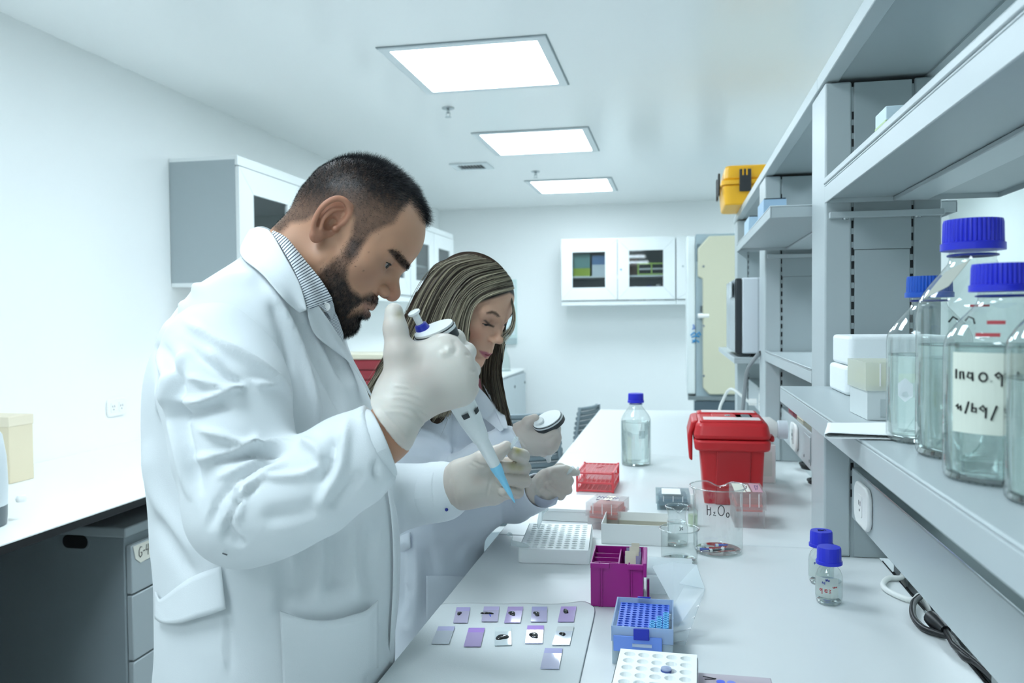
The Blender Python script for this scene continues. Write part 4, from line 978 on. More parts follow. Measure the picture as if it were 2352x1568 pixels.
# ---- paper with slides
m_tissue = mat('lab_paper', 'dde2e2', .75, bump=.15, bscale=500)
t = thing('paper_sheet', 'sheet of pale absorbent paper under the glass slides', 'paper', (0, 0, ZT))
pts = []
top_px = [(978, 1386), (1010, 1385), (1045, 1387), (1080, 1384), (1120, 1386), (1160, 1387), (1205, 1384), (1245, 1387), (1285, 1387), (1320, 1383), (1345, 1378), (1362, 1395)]
rows = []
for s in np.linspace(0, 1, 16):
    row = []
    for k, (px, py) in enumerate(top_px):
        a = onz(px, py, ZB); x = a[0] if k < len(top_px) - 1 else -.128; x = max(x, BX0 + .002 + .0004 * k)
        a0 = a[1]; y = a0 * (1 - s) + .62 * s; x = x + (.012 * s if k > 9 else 0)
        row.append((x, y, .0007 + .0003 * math.sin(9 * s + k * .7) + (.0005 * math.exp(-((s - .36) / .05) ** 2) * (1 - k / 14))))
    rows.append(row)
MB().grid(rows).build('sheet', m_tissue, t, solid=.0004, sub=1)
m_drop = mat('drop_black', '0a0b0d', .08, spec=.7)
def slide_mat(nm, col, r=.06): return mat(nm, col, r, spec=.7)
SL = [((1041, 1434), (1074, 1434), (1082, 1400), (1047, 1399), 'c9bfd9', 'b9addb', [(1055, 1414, .004, 1)], 'lavender slide with a tiny black comma mark, first in the top row'),
      ((1106, 1431), (1143, 1431), (1148, 1398), (1111, 1397), 'c9bfd9', 'bcb0d6', [(1118, 1414, .006, 2)], 'lavender slide with an oblong black mark, second in the top row'),
      ((1158, 1434), (1195, 1434), (1202, 1398), (1167, 1398), 'bda9d6', 'b49ad2', [(1176, 1413, .006, 1)], 'lavender slide with a hooked black drop, third in the top row'),
      ((1219, 1432), (1256, 1432), (1258, 1398), (1221, 1398), 'bfb9da', 'a9a6d2', [(1232, 1414, .006, 1)], 'bluish slide with a black drop, fourth in the top row'),
      ((1281, 1432), (1318, 1432), (1323, 1398), (1290, 1397), 'bda9d6', 'b696d6', [(1299, 1408, .0055, 1)], 'lavender slide with a small black drop at the right end'),
      ((991, 1483), (1031, 1483), (1046, 1444), (1006, 1443), 'c3c8cf', 'b7b5d6', [], 'clear greyish slide without a drop, left in the second row'),
      ((1065, 1489), (1104, 1489), (1114, 1447), (1076, 1447), 'b6a2cc', 'a884d0', [], 'plain purple slide without a drop, second in the second row'),
      ((1136, 1487), (1175, 1486), (1174, 1444), (1136, 1446), 'd2dbdd', 'd6dfdf', [(1153, 1469, .010, 3)], 'almost clear slide with the largest black drop'),
      ((1206, 1482), (1246, 1482), (1250, 1442), (1211, 1441), 'c6c4e2', 'b48cdc', [(1226, 1463, .007, 1)], 'shining slide with a purple band and a black drop'),
      ((1268, 1486), (1308, 1486), (1319, 1444), (1280, 1443), 'd3dae4', 'cdd0cf', [(1292, 1462, .0055, 3)], 'shining slide with a grey band and a black drop, right of its row'),
      ((1241, 1540), (1284, 1541), (1293, 1495), (1251, 1493), 'c9c9e0', 'b0afd8', [], 'shining slide without a drop, alone in the third row')]
for k, (fl, fr, br, bl, col, band, drops, lab) in enumerate(SL):
    q = [onz(x, y, ZB) for x, y in (fl, fr, br, bl)]; o = q[0]
    e = q[1] - q[0]; ang = math.atan2(e[1], e[0])
    side = ((q[3] - q[0]) + (q[2] - q[1])) / 2
    t = thing('microscope_slide', lab, 'slide', (o[0], o[1], ZT + .0022), 0, 'glass slides on the paper')
    W2 = e[:2]; S2 = side[:2]
    def sp(u, v, z): return (W2[0] * u + S2[0] * v, W2[1] * u + S2[1] * v, z)
    def plate(v0, v1, m, nm, z0=0., z1=.0011):
        return MB().add([sp(0, v0, z0), sp(1, v0, z0), sp(1, v1, z0), sp(0, v1, z0), sp(0, v0, z1), sp(1, v0, z1), sp(1, v1, z1), sp(0, v1, z1)], [(0, 3, 2, 1), (4, 5, 6, 7), (0, 1, 5, 4), (1, 2, 6, 5), (2, 3, 7, 6), (3, 0, 4, 7)]).build(nm, m, t)
    plate(0, .74, slide_mat('slide_' + col, col), 'glass_plate'); plate(.7401, 1, mat('band_' + band, band, .55), 'frosted_band')
    M2 = np.array([W2, S2]).T
    for (dx, dy, r, sh_) in drops:
        dpt = onz(dx, dy, ZB)[:2] - np.array(o[:2]); n = 20; loop = []
        for i in range(n):
            a = 2 * PI * i / n; rr = .85 * r * (1 + .18 * math.sin(2 * a + k) + .12 * math.sin(3 * a + 2 * k))
            ex = rr * math.cos(a) * (1.25 if sh_ == 2 else 1.0); ey = rr * 1.3 * math.sin(a)
            if sh_ == 1 and -2.2 < math.remainder(a, 2 * PI) < -.5: ex += r * .35; ey -= r * .9
            if sh_ == 2: ex *= 1.5; ey *= .55
            loop.append((ex, ey))
        b = MB(); rings = [(1.0, .0), (.92, .0011), (.7, .0019), (.35, .0024)]
        v = [(dpt[0] + x * s_, dpt[1] + y * s_, .0012 + z) for s_, z in rings for x, y in loop] + [(dpt[0], dpt[1], .0037)]
        f = [(j * n + i, j * n + (i + 1) % n, (j + 1) * n + (i + 1) % n, (j + 1) * n + i) for j in range(3) for i in range(n)] + [(3 * n + i, 3 * n + (i + 1) % n, 4 * n) for i in range(n)]
        b.add(v, f).build('stain_drop', m_drop, t, smooth=60)
        if sh_ == 2: MB().tube([(dpt[0] + .006, dpt[1] - .004, .0016), (dpt[0] + .009, dpt[1] - .012, .0014)], .001, 6).build('blue_streak', mat('dot_blue0', '4a63d8', .4), t)

# ---- two small blue-capped bottles on the right
m_inkred = mat('red_ink', 'b0202a', .6); m_inkblue = mat('blue_ink', '27348c', .6)
def small_bottle(label, loc, level, marks, rz=0.0):
    t = thing('reagent_bottle', label, 'bottle', loc, rz, 'small blue-capped bottles'); R = .0212
    MB().lathe([(R * .80, 0), (R * .95, .003), (R * 1.02, .012), (R * 1.02, .040), (R * .98, .048), (R * .85, .055), (R * .66, .060), (R * .62, .063), (R * .62, .066)], n=36).build('glass_wall', m_glass, t, smooth=60)
    MB().lathe([(0, .003), (R * .7, .001), (R * .8, 0), (R * .93, .004), (R * .85, .006), (0, .005)], n=30).build('glass_base', m_glassbase, t, smooth=60)
    MB().lathe([(R * .9, .006), (R * .97, .012), (R * .97, .040 * level)], n=30).build('water', m_water, t, smooth=60); MB().lathe([(0, .040 * level), (R * .96, .0404 * level)], n=30).build('water_surface', m_watertop, t)
    n = 60; v = []; rc = .0195
    for z, k in ((.066, 1.08), (.071, 1.08), (.0715, 1.0), (.0915, .98), (.094, .92)):
        for i in range(n):
            r = rc * k * (1 - (.03 if (.0712 < z < .092 and i % 3 == 0) else 0)); v.append((r * math.cos(2 * PI * i / n), r * math.sin(2 * PI * i / n), z))
    MB().add(v, [(j * n + i, j * n + (i + 1) % n, (j + 1) * n + (i + 1) % n, (j + 1) * n + i) for j in range(4) for i in range(n)] + [tuple(4 * n + i for i in range(n)), tuple(range(n - 1, -1, -1))]).build('cap', m_capblue, t, smooth=30)
    cyl_patch(R * 1.025, -.030, .012, .014, .047).build('paper_label', frosted('label_paper_clear', 'e2e8e2', .35), t)
    for ls, m in marks: strokes(ls, on_cyl(R * 1.04, 0), .0006).build('handwriting', m, t)
    return t
c = onz(1904, 1384, ZB)
seven = [[(-.017, .0270), (-.0165, .020)], [(-.0195, .024), (-.017, .026), (-.0150, .0235), (-.017, .0215), (-.0195, .023)]]
small_bottle('small blue-capped bottle with red handwriting, the nearer of two', (c[0], c[1], ZT), .92,
             [([[(-.0195, .0265), (-.0175, .0282), (-.0155, .0262), (-.0175, .0245), (-.0195, .0265)], [(-.0150, .0285), (-.0150, .0195)], [(-.0105, .026), (-.0062, .0262), (-.0070, .0285), (-.0100, .028), (-.0105, .0245), (-.0085, .0232), (-.0060, .0240)], [(-.0040, .0280), (-.0010, .0276), (-.0030, .0250), (-.0005, .0235), (-.0035, .0228)],
                [(.0025, .0335), (.0025, .0315), (.0045, .0312), (.0045, .0335)], [(.0058, .0312), (.0060, .0335), (.0075, .0320), (.0088, .0335), (.0090, .0312)]], m_inkred),
              ([[(-.009, .045), (-.005, .042)], [(-.0085, .0415), (-.006, .0455)], [(-.0095, .043), (-.0045, .0435)], [(-.0050, .0430), (-.0030, .0440), (-.0030, .0418), (-.005, .0422)], [(-.0105, .040), (-.0105, .036)], [(-.0145, .0400), (-.0145, .037)], [(-.0145, .040), (-.0125, .0385), (-.0122, .0365)]], m_inkblue)])
c = onz(1886, 1338, ZB)
t = small_bottle('small blue-capped bottle with black handwriting, the farther of two', (c[0], c[1], ZT), .8,
             [([[(-.010, .048), (-.005, .0485)], [(-.0085, .048), (-.0080, .044)], [(-.0160, .041), (-.0135, .039), (-.0150, .0375), (-.0165, .039), (-.0135, .041)], [(-.0100, .0395), (-.0095, .039)]], m_inkblue)])
strokes([[(-.006 + .010 * k, .002), (-.002 + .010 * k, .004), (.002 + .008 * k, .001)] for k in (0, .8)] + [[(-.006, -.003), (.004, -.002)]], lambda u, v: (u, v, .0944), .0006).build('cap_handwriting', m_ink, t)

# ---- deep lower shelf: bottles, foam, yellow-lidded box, tissue
ZS1 = CZ - .140 + .0006
def bottle_at(px_left, px_cap_top, py_base, label, H, D, level, capm=None, wc=None):
    return None
def shelf_pt(px, w): 
    d = ray(px, 900); return CAMP[:2] + d[:2] * w
for (px, w, H, D, lev, cm, lab) in ((2133, .905, .182, .086, .52, m_capblue2, 'farthest of the big blue-capped bottles on the deep shelf, medium blue cap'),
                                    (2232, .805, .232, .100, .47, m_capblue, 'tallest blue-capped bottle on the deep shelf, in the middle'),
                                    (2300, .690, .182, .088, .62, m_capblue, 'near blue-capped bottle with a handwritten white label on the deep shelf')):
    p = shelf_pt(px, w)
    t = gl_bottle(lab, (p[0], p[1], ZS1), H, D, lev, cm, capscale=1.04, rz=0)
    th_v = math.atan2(-p[0], -p[1] * -1) ; face = math.atan2(p[0], p[1])       # turn the label side to the room
    R = D / 2
    if 'label' in lab:
        a0 = -face
        def LB(u, v, R=R, a0=a0): a = a0 + u / (R + .0006); return ((R + .0006) * math.sin(a), -(R + .0006) * math.cos(a), v)
        rows = [[LB(u, v) for u in np.linspace(-.040, .026, 16)] for v in (.042, .108)]
        MB().grid(rows).build('paper_label', mat('label_offwhite', 'd9dfd2', .65), t)
        def L2(u, v): a = a0 + u / (R + .0012); return ((R + .0012) * math.sin(a), -(R + .0012) * math.cos(a), v)
        strokes([[(-.036, .094), (-.036, .086)], [(-.032, .086), (-.032, .092), (-.029, .092), (-.0285, .086)], [(-.0215, .091), (-.0245, .092), (-.0255, .088), (-.022, .087), (-.0212, .092), (-.0208, .085)],
                 [(-.0130 + .0030 * math.cos(a), .0885 + .0034 * math.sin(a)) for a in np.linspace(0, 2 * PI, 12)], [(-.0072, .0855), (-.0070, .0852)],
                 [(.0005, .0900), (-.002, .0925), (-.0045, .0905), (-.0025, .0880), (.0005, .0905), (.0002, .0815)], [(.0052, .0865), (.0054, .0863)], [(.0115, .0935), (.0085, .0805)], [(.0150, .0845), (.0152, .0843)],
                 [(-.036, .063), (-.034, .065), (-.034, .061), (-.031, .064), (-.031, .060)], [(-.024, .068), (-.027, .058)], [(-.021, .067), (-.0215, .060), (-.018, .060), (-.018, .063), (-.021, .063)], [(-.0105, .062), (-.013, .0655), (-.0155, .063), (-.0125, .061), (-.0105, .064), (-.0110, .0555)], [(-.003, .066), (-.007, .054)],
                 [(.002, .063), (.005, .064), (.003, .061), (.005, .058), (.002, .057)], [(.008, .064), (.011, .062), (.009, .060), (.012, .058), (.008, .057)]], L2, .00075).build('handwriting', m_ink, t)
        for (u, v, w_) in ((-.010, .121, .018), (-.004, .131, .013), (.027, .118, .008)):
            MB().grid([[LB(u - w_ / 2 + w_ * i / 5, v + dv) for i in range(6)] for dv in (0, .003)]).build('red_print', mat('print_red', 'b5434a', .5), t)
    elif 'tallest' in lab:
        a0 = -face
        def LT(u, v, R=R, a0=a0): a = a0 + u / (R + .0008); return ((R + .0008) * math.sin(a), -(R + .0008) * math.cos(a), v)
        strokes([[(-.020, .132), (-.016, .137), (-.012, .134)], [(-.006, .133), (-.003, .137), (.001, .135), (.002, .130)]], LT, .0009).build('handwriting', m_ink, t)
        MB().grid([[LT(-.002 + .016 * i / 5, .146 + dv) for i in range(6)] for dv in (0, .002)]).build('red_print', mat('print_red', 'b5434a', .5), t)
        sh0 = P(2150, 672, .765) - np.array(t.location); sh1 = P(2200, 610, .775) - np.array(t.location)
        e = np.array([.011, .0, .006])
        MB().add([tuple(sh0 - e), tuple(sh0 + e), tuple(sh1 + e), tuple(sh1 - e)], [(0, 1, 2, 3)]).build('tape', mat('tape_grey', 'b9bcb0', .6), t, solid=.0006)
    else:
        a0 = -face - .55
        hexp = [(.010 * math.cos(a), .058 + .013 * math.sin(a)) for a in np.linspace(PI / 6, 2 * PI + PI / 6, 6, endpoint=False)]
        MB().add([(((R + .0006)) * math.sin(a0 + u / R), -(R + .0006) * math.cos(a0 + u / R), v) for u, v in hexp], [tuple(range(6))]).build('white_mark', mat('mark_white', 'cfd8da', .6), t)
p = shelf_pt(2462, .60)
gl_bottle('glass bottle cut off by the right picture edge on the deep shelf', (p[0], p[1], ZS1), .182, .086, .5)

# styrofoam pair
q0 = onz(1919, 899, CZ - .14)
m_styro = mat('styrofoam', 'eef3f4', .7, bump=.25, bscale=700)
t = thing('foam_block', 'lower white styrofoam block at the back of the deep shelf', 'foam block', (.288, 1.50, ZS1))
MB().prism(rrect(0, 0, .17, .155, .012), 0, .050).build('block', m_styro, t, bevel=.006, seg=3); MB().box((.03, .03, .0503), (.14, .12, .0506)).build('pad', m_foam2, t)
t = thing('foam_block', 'upper white styrofoam block stacked on the other one', 'foam block', (.292, 1.49, ZS1 + .0512))
MB().prism(rrect(0, 0, .17, .155, .012), 0, .052).build('block', m_styro, t, bevel=.006, seg=3)
MB().box((.062, -.0015, .004), (.066, -.0001, .046)).build('groove', m_foam2, t); MB().box((.092, -.0015, .004), (.096, -.0001, .046)).build('groove', m_foam2, t)
# yellow-lidded tip box
t = tip_box('white tip box with a pale yellow lid on the deep shelf', (.287, 1.155, ZS1), .02, .075, .10, .045, .030, mat('insert_yellow', 'eef0cf', .4), 'f4f5ee', see=.5)
MB().box((-.022, -.0012, .004), (.0375, -.0002, .028)).build('window', mat('yb_grey', 'bcc6c6', .5), t, bevel=.003)
MB().box((.0, -.0042, .050), (.033, -.0034, .062)).build('yellow_sticker', mat('sticker_yellow', 'e6de2a', .5), t)
for ch in t.children:
    if ch.name.startswith('base'): ch.data.materials.clear(); ch.data.materials.append(mat('yb_white', 'd5dcdc', .4))
# folded tissue
t = thing('folded_tissue', 'folded white tissue over the front edge of the deep shelf', 'tissue', (.215, 1.0, ZS1))
m_tis = mat('tissue_white', 'f3f6f6', .8, bump=.2, bscale=300)
rows = []
for j, y in enumerate(np.linspace(-.03, .075, 12)):
    r = []
    for s_ in np.linspace(0, 1, 30):
        if s_ < .45: x, z = .075 - .115 * (s_ / .45) + .012 * y / .1, .0012
        elif s_ < .55: a_ = (s_ - .45) / .10 * PI; x, z = -.040 - .005 * math.sin(a_) + .012 * y / .1, .0040 - .0028 * math.cos(a_)
        else: x, z = -.040 + .115 * ((s_ - .55) / .45) + .012 * y / .1, 0.0068 + .0014 * math.sin(6 * s_ + 20 * y) - .004 * max(0, (s_ - .8) / .2)
        r.append((x + .01 * math.sin(9 * y), y, z))
    rows.append(r)
MB().grid(rows).build('fold', m_tis, t, smooth=True, solid=.0006)

# ---- cables, plug and metal box at the lower right
m_cabw = mat('cable_white', 'e4e6e2', .45); m_cabk = mat('cable_black', '141618', .4)
def cat_pts(pts, n=10):
    pts = [np.array(p) for p in pts]; q = [2 * pts[0] - pts[1]] + pts + [2 * pts[-1] - pts[-2]]; o = []
    for i in range(1, len(q) - 2):
        for s in np.linspace(0, 1, n, endpoint=False):
            a, b, c, d = q[i - 1], q[i], q[i + 1], q[i + 2]
            o.append(.5 * (2 * b + (c - a) * s + (2 * a - 5 * b + 4 * c - d) * s * s + (3 * b - a - 3 * c + d) * s ** 3))
    o.append(pts[-1]); return o
def cable(name, label, pts, r, m, cat='cable', extra=None):
    pts = cat_pts(pts); b = pts[0]; t = thing(name, label, cat, tuple(b))
    MB().tube([tuple(p - b) for p in pts], r, 10).build('cord', m, t, smooth=True)
    return t, b
g = lambda x, y, dz=.004: onz(x, y, ZB + dz)
t, b = cable('white_cable', 'white cable loop on the worktop in front of the socket rail', [(.409, 1.60, ZB - .010), (.406, 1.59, ZB + .006), g(2068, 1327, .006), g(2040, 1328, .006), g(2028, 1345, .006), g(2050, 1362, .006), g(2095, 1378, .006), (.404, 1.475, ZB + .006), (.409, 1.44, ZB - .010)], .0048, m_cabw)
MB().tube([(0, 0, 0), (0, 0, -.008)], .0055, 10).build('strain_relief', m_cabw, t)
t, b = cable('mains_cable', 'black power cord with a plug lying in the cable channel', [g(2113, 1370, .012), g(2098, 1385, .012), g(2098, 1415, .008), g(2118, 1440, .007), g(2150, 1453, .007), g(2180, 1462, .007), g(2195, 1478, .006), g(2212, 1505, .006), g(2245, 1525, .006), (.404, 1.13, ZB + .006), (.405, 1.05, ZB - .006)], .0050, m_cabk)
c0, c1 = g(2138, 1418, .016), g(2172, 1448, .013)
MB().tube([tuple(c0 - b), tuple(c0 * .6 + c1 * .4 - b), tuple(c1 - b)], [.011, .0125, .0075], 14).build('plug', m_cabk, t, smooth=40)
dv = (c0 - c1) / np.linalg.norm(c0 - c1)
for s in (-.005, .005): MB().tube([tuple(c0 - b + np.array([0, s, 0])), tuple(c0 - b + dv * .016 + np.array([0, s, .001]))], .0018, 8).build('pin', m_chrome, t)
c2 = np.array([.403, 1.05, ZB - .004])
MB().tube([tuple(c1 - b), tuple(g(2190, 1480, .010) - b), tuple(np.array([.406, 1.17, ZB + .004]) - b), tuple(c2 - b)], .0048, 10).build('second_cord', m_cabk, t, smooth=True)
t, b = cable('black_cables', 'bundle of black cables lying along the cable channel', [(.404, 1.69, ZB - .0215), (.405, 1.5, ZB - .021), (.404, 1.3, ZB - .0215), (.405, 1.1, ZB - .021), (.404, .9, ZB - .0215)], .0055, m_cabk)
MB().tube([(.0095, 0, 0), (.0085, -.3, .001), (.0095, -.6, 0), (.009, -.79, 0)], .003, 8).build('thin_cord', m_cabk, t)
q = g(2271, 1520, .0)
t = thing('metal_box', 'brushed metal box edge at the lower right corner', 'box', (ony(2275, 1530, 1.0)[0], .90, ZT))
hm = ony(2290, 1519, 1.0)[2] - ZB
MB().box((0, 0, 0), (.055, .098, hm)).build('casing', mat('brushed_metal', '8d9494', .35, metal=.7, var=.15, vscale=40), t, bevel=.0015)
MB().box((-.0012, -.001, hm - .004), (.056, .099, hm + .0006)).build('rim', mat('metal_rim', 'b9bfc2', .3, metal=.7), t)
# coiled dark cables beyond the nearest upright
for k, (px, py, lab) in enumerate(((1842, 1078, 'dark coiled cable under the rail beyond the red container'), (1858, 1112, 'dark cable end peeping past the nearest upright'))):
    c = onz(px, py, ZB)
    t = thing('coiled_cable', lab, 'cable', (c[0] + .03, c[1], ZT + .006))
    for j in range(3 - k): MB().tube([((.030 + .003 * j) * math.cos(a), (.03 + .003 * j) * math.sin(a), .006 * j) for a in np.linspace(0, 2 * PI, 24, endpoint=False)], .0035, 8, closed=True).build('loop', m_cabk, t, smooth=True)
# cables behind the container
a0 = np.array([.33, 3.40, CZ - .35])
t, b = cable('white_cable', 'white cable hanging from the far rail socket', [(.318, 3.40, CZ - .345), (.29, 3.40, CZ - .345), tuple(ony(1680, 893, 3.45)), tuple(ony(1660, 920, 3.5)), tuple(ony(1652, 945, 3.5)), tuple(onz(1648, 990, ZB) + np.array([0, 0, .006]))], .006, m_cabw)
MB().tube([(0, 0, 0), (-.03, 0, 0)], .014, 10).build('plug', m_plastic, t)
t, b = cable('grey_cable', 'grey cable hanging from the microwave shelf past the rail', [(.285, 2.95, CZ - .13), tuple(ony(1735, 822, 2.93)), tuple(ony(1717, 850, 2.94)), tuple(ony(1711, 890, 2.95)), tuple(ony(1706, 940, 2.95)), tuple(ony(1702, 985, 2.94))], .007, mat('cable_grey', '8b9092', .5))
MB().tube([(0, 0, 0), (.01, 0, .0)], .009, 10).build('strain_relief', m_cabk, t)
# small red and beige packs on the rail under the deep shelf
t = thing('small_pack', 'small dark red pack on the rail under the deep shelf', 'pack', (.352, 2.62, CZ - .2978))
MB().box((0, 0, 0), (.03, .10, .035)).build('box_body', mat('pack_red', 'a3243a', .5), t, bevel=.001); MB().box((-.0006, .02, .008), (-.0001, .08, .028)).build('printed_band', mat('pack_red2', 'c04a5a', .5), t)
t = thing('small_pack', 'small beige pack on the rail under the deep shelf', 'pack', (.350, 2.40, CZ - .2978))
MB().box((0, 0, 0), (.03, .12, .05)).build('box_body', mat('pack_beige', 'd8cdb4', .6), t, bevel=.001); MB().box((-.0006, .02, .01), (-.0001, .1, .04)).build('printed_band', mat('pack_beige2', 'e6ddc8', .6), t)
# ================================================================== figures: implicit surfaces meshed into one skin
def rcone(p, a, b, ra, rb):
    a = np.asarray(a, np.float32); b = np.asarray(b, np.float32); ba = b - a; pa = p - a
    h = np.clip(pa @ ba / max(float(ba @ ba), 1e-12), 0, 1)
    return np.linalg.norm(pa - h[:, None] * ba, axis=1) - (ra + (rb - ra) * h)
def ell(p, c, r):
    q = p - np.asarray(c, np.float32); r = np.asarray(r, np.float32)
    k0 = np.linalg.norm(q / r, axis=1); k1 = np.linalg.norm(q / (r * r), axis=1) + 1e-9
    return k0 * (k0 - 1) / k1
def ball(p, c, r): return np.linalg.norm(p - np.asarray(c, np.float32), axis=1) - r
def smin(a, b, k):
    h = np.clip(.5 + .5 * (b - a) / k, 0, 1); return b * (1 - h) + a * h - k * h * (1 - h)
def smax(a, b, k): return -smin(-a, -b, k)
def chain(p, pts, k=.0):
    """pts: (point, radius) pairs"""
    d = None
    for (a, ra), (b, rb) in zip(pts[:-1], pts[1:]):
        e = rcone(p, a, b, ra, rb); d = e if d is None else (smin(d, e, k) if k else np.minimum(d, e))
    return d
def pw(L): return [(P(x, y, w), r) for x, y, w, r in L]
def mesh_sdf(f, lo, hi, h, newton=1):
    lo = np.asarray(lo, float); hi = np.asarray(hi, float)
    nb = np.ceil((hi - lo) / (4 * h)).astype(int); n = nb * 4
    def ev(p):
        o = np.empty(len(p), np.float32)
        for i in range(0, len(p), 150000): o[i:i + 150000] = f(p[i:i + 150000])
        return o
    g = np.stack(np.meshgrid(*[np.arange(k) for k in nb], indexing='ij'), -1).reshape(-1, 3)
    cd = ev((lo + (g * 4 + 1.5) * h).astype(np.float32))
    D = np.repeat(np.repeat(np.repeat(cd.reshape(nb), 4, 0), 4, 1), 4, 2).astype(np.float32)
    act = g[np.abs(cd) < 7.5 * h]
    off = np.stack(np.meshgrid(*[np.arange(4)] * 3, indexing='ij'), -1).reshape(-1, 3)
    idx = (act[:, None, :] * 4 + off[None]).reshape(-1, 3)
    D[idx[:, 0], idx[:, 1], idx[:, 2]] = ev((lo + idx * h).astype(np.float32))
    S = D < 0
    C = np.zeros(tuple(n - 1), np.int8)
    for a in (0, 1):
        for b in (0, 1):
            for c in (0, 1): C += S[a:n[0] - 1 + a, b:n[1] - 1 + b, c:n[2] - 1 + c]
    cells = np.argwhere((C > 0) & (C < 8)); vid = -np.ones(C.shape, np.int64); vid[tuple(cells.T)] = np.arange(len(cells))
    acc = np.zeros((len(cells), 3)); cnt = np.zeros(len(cells))
    for ax in range(3):
        o = [i for i in range(3) if i != ax]
        for a in (0, 1):
            for b in (0, 1):
                s = np.zeros(3, int); s[o[0]] = a; s[o[1]] = b; e = s.copy(); e[ax] = 1
                d0 = D[tuple((cells + s).T)]; d1 = D[tuple((cells + e).T)]; m = (d0 < 0) != (d1 < 0)
                t = np.where(m, d0 / np.where(m, d0 - d1, 1), 0); pt = np.tile(s.astype(float), (len(cells), 1)); pt[:, ax] = t
                acc += pt * m[:, None]; cnt += m
    V = lo + (cells + acc / cnt[:, None]) * h
    Q = []
    for ax in range(3):
        sl0 = [slice(None)] * 3; sl1 = [slice(None)] * 3; sl0[ax] = slice(0, n[ax] - 1); sl1[ax] = slice(1, n[ax])
        A = S[tuple(sl0)]; B = S[tuple(sl1)]; E = np.argwhere(A != B); o = [(ax + 1) % 3, (ax + 2) % 3]
        ok = (E[:, o[0]] > 0) & (E[:, o[1]] > 0) & (E[:, o[0]] < n[o[0]] - 1) & (E[:, o[1]] < n[o[1]] - 1); E = E[ok]
        q = []
        for da, db in ((-1, -1), (0, -1), (0, 0), (-1, 0)):
            c = E.copy(); c[:, o[0]] += da; c[:, o[1]] += db; q.append(vid[tuple(c.T)])
        q = np.stack(q, 1); fl = A[tuple(E.T)]; q[~fl] = q[~fl][:, ::-1]; Q.append(q)
    Q = np.concatenate(Q); Q = Q[(Q >= 0).all(1)]
    for _ in range(newton):
        p = V.astype(np.float32); d = ev(p); e = h * .25; G = np.stack([(ev(p + np.eye(3, dtype=np.float32)[i] * e) - d) / e for i in range(3)], 1)
        st = d[:, None] * G / np.maximum((G * G).sum(1), .25)[:, None]; l = np.linalg.norm(st, axis=1, keepdims=True); V = V - st * np.minimum(1, .6 * h / np.maximum(l, 1e-9))
    return V, Q
def normals(V, Q):
    n = np.cross(V[Q[:, 2]] - V[Q[:, 0]], V[Q[:, 3]] - V[Q[:, 1]]); N = np.zeros_like(V)
    for k in range(4): np.add.at(N, Q[:, k], n)
    return N / np.maximum(np.linalg.norm(N, axis=1, keepdims=True), 1e-12)
def relax(V, Q, it=2, lam=.5):
    E = np.concatenate([Q[:, [0, 1]], Q[:, [1, 2]], Q[:, [2, 3]], Q[:, [3, 0]]]); E = np.concatenate([E, E[:, ::-1]])
    deg = np.bincount(E[:, 0], minlength=len(V)).astype(float)
    for _ in range(it):
        A = np.stack([np.bincount(E[:, 0], weights=V[E[:, 1], k], minlength=len(V)) for k in range(3)], 1) / np.maximum(deg, 1)[:, None]
        V = V + lam * (A - V)
    return V
def wob(V, f, seed, n=7):
    r = np.random.default_rng(seed); o = np.zeros(len(V))
    for _ in range(n):
        k = r.normal(size=3); k *= f * r.uniform(.6, 1.5) / np.linalg.norm(k); o += np.sin(V @ k + r.uniform(0, 6.28))
    return o / n ** .5
def polydist(q, L):
    """distance of 2D points to a polyline, signed side and position along it"""
    L = np.asarray(L, float); best = np.full(len(q), 1e9); side = np.zeros(len(q)); along = np.zeros(len(q)); ln = np.linalg.norm(np.diff(L, axis=0), axis=1); tot = ln.sum(); s0 = 0
    for i in range(len(L) - 1):
        a, b = L[i], L[i + 1]; ba = b - a; t = np.clip((q - a) @ ba / (ba @ ba), 0, 1); r = q - a - t[:, None] * ba; d = np.hypot(r[:, 0], r[:, 1])
        m = d < best; best[m] = d[m]; side[m] = np.sign(ba[0] * r[m, 1] - ba[1] * r[m, 0]); along[m] = (s0 + t[m] * ln[i]) / tot; s0 += ln[i]
    return best, side, along
def curve2(L, n=8):
    L = [np.array(p, float) for p in L]
    if len(L) < 3: return np.array(L)
    return np.array(cat_pts(L, n))
def fold(V, N, lines, base=0.0):
    """press folds into cloth: each line (pixels), half-width px, height m, kind"""
    pix = proj(V); to = CAMP - V; to /= np.linalg.norm(to, axis=1, keepdims=True); fr = np.clip(((N * to).sum(1) + .15) / .4, 0, 1)
    D = np.zeros(len(V))
    for L, wd, hgt, kind in lines:
        C = curve2(L); lo = C.min(0) - 3.2 * wd; hi = C.max(0) + 3.2 * wd
        m = np.where((pix[:, 0] > lo[0]) & (pix[:, 0] < hi[0]) & (pix[:, 1] > lo[1]) & (pix[:, 1] < hi[1]) & (fr > 0))[0]
        if not len(m): continue
        d, s, al = polydist(pix[m, :2], C); u = d / wd; tp = np.clip(np.minimum(al, 1 - al) * 6, 0.05, 1) ** .7
        if kind == 'r': k = np.exp(-u * u)
        elif kind == 'v': k = -np.exp(-u * u)
        else: k = s * u * np.exp(.5 - .5 * u * u) * .8 if kind == 's' else -s * u * np.exp(.5 - .5 * u * u) * .8      # overlapping step
        D[m] += hgt * k * tp * fr[m]
    return V + N * D[:, None]
def inside(q, poly):
    poly = np.asarray(poly, float); x, y = q[:, 0], q[:, 1]; c = np.zeros(len(q), bool); j = len(poly) - 1
    for i in range(len(poly)):
        a, b = poly[i], poly[j]
        if abs(b[1] - a[1]) > 1e-9:
            c ^= ((a[1] > y) != (b[1] > y)) & (x < (b[0] - a[0]) * (y - a[1]) / (b[1] - a[1]) + a[0])
        j = i
    return c
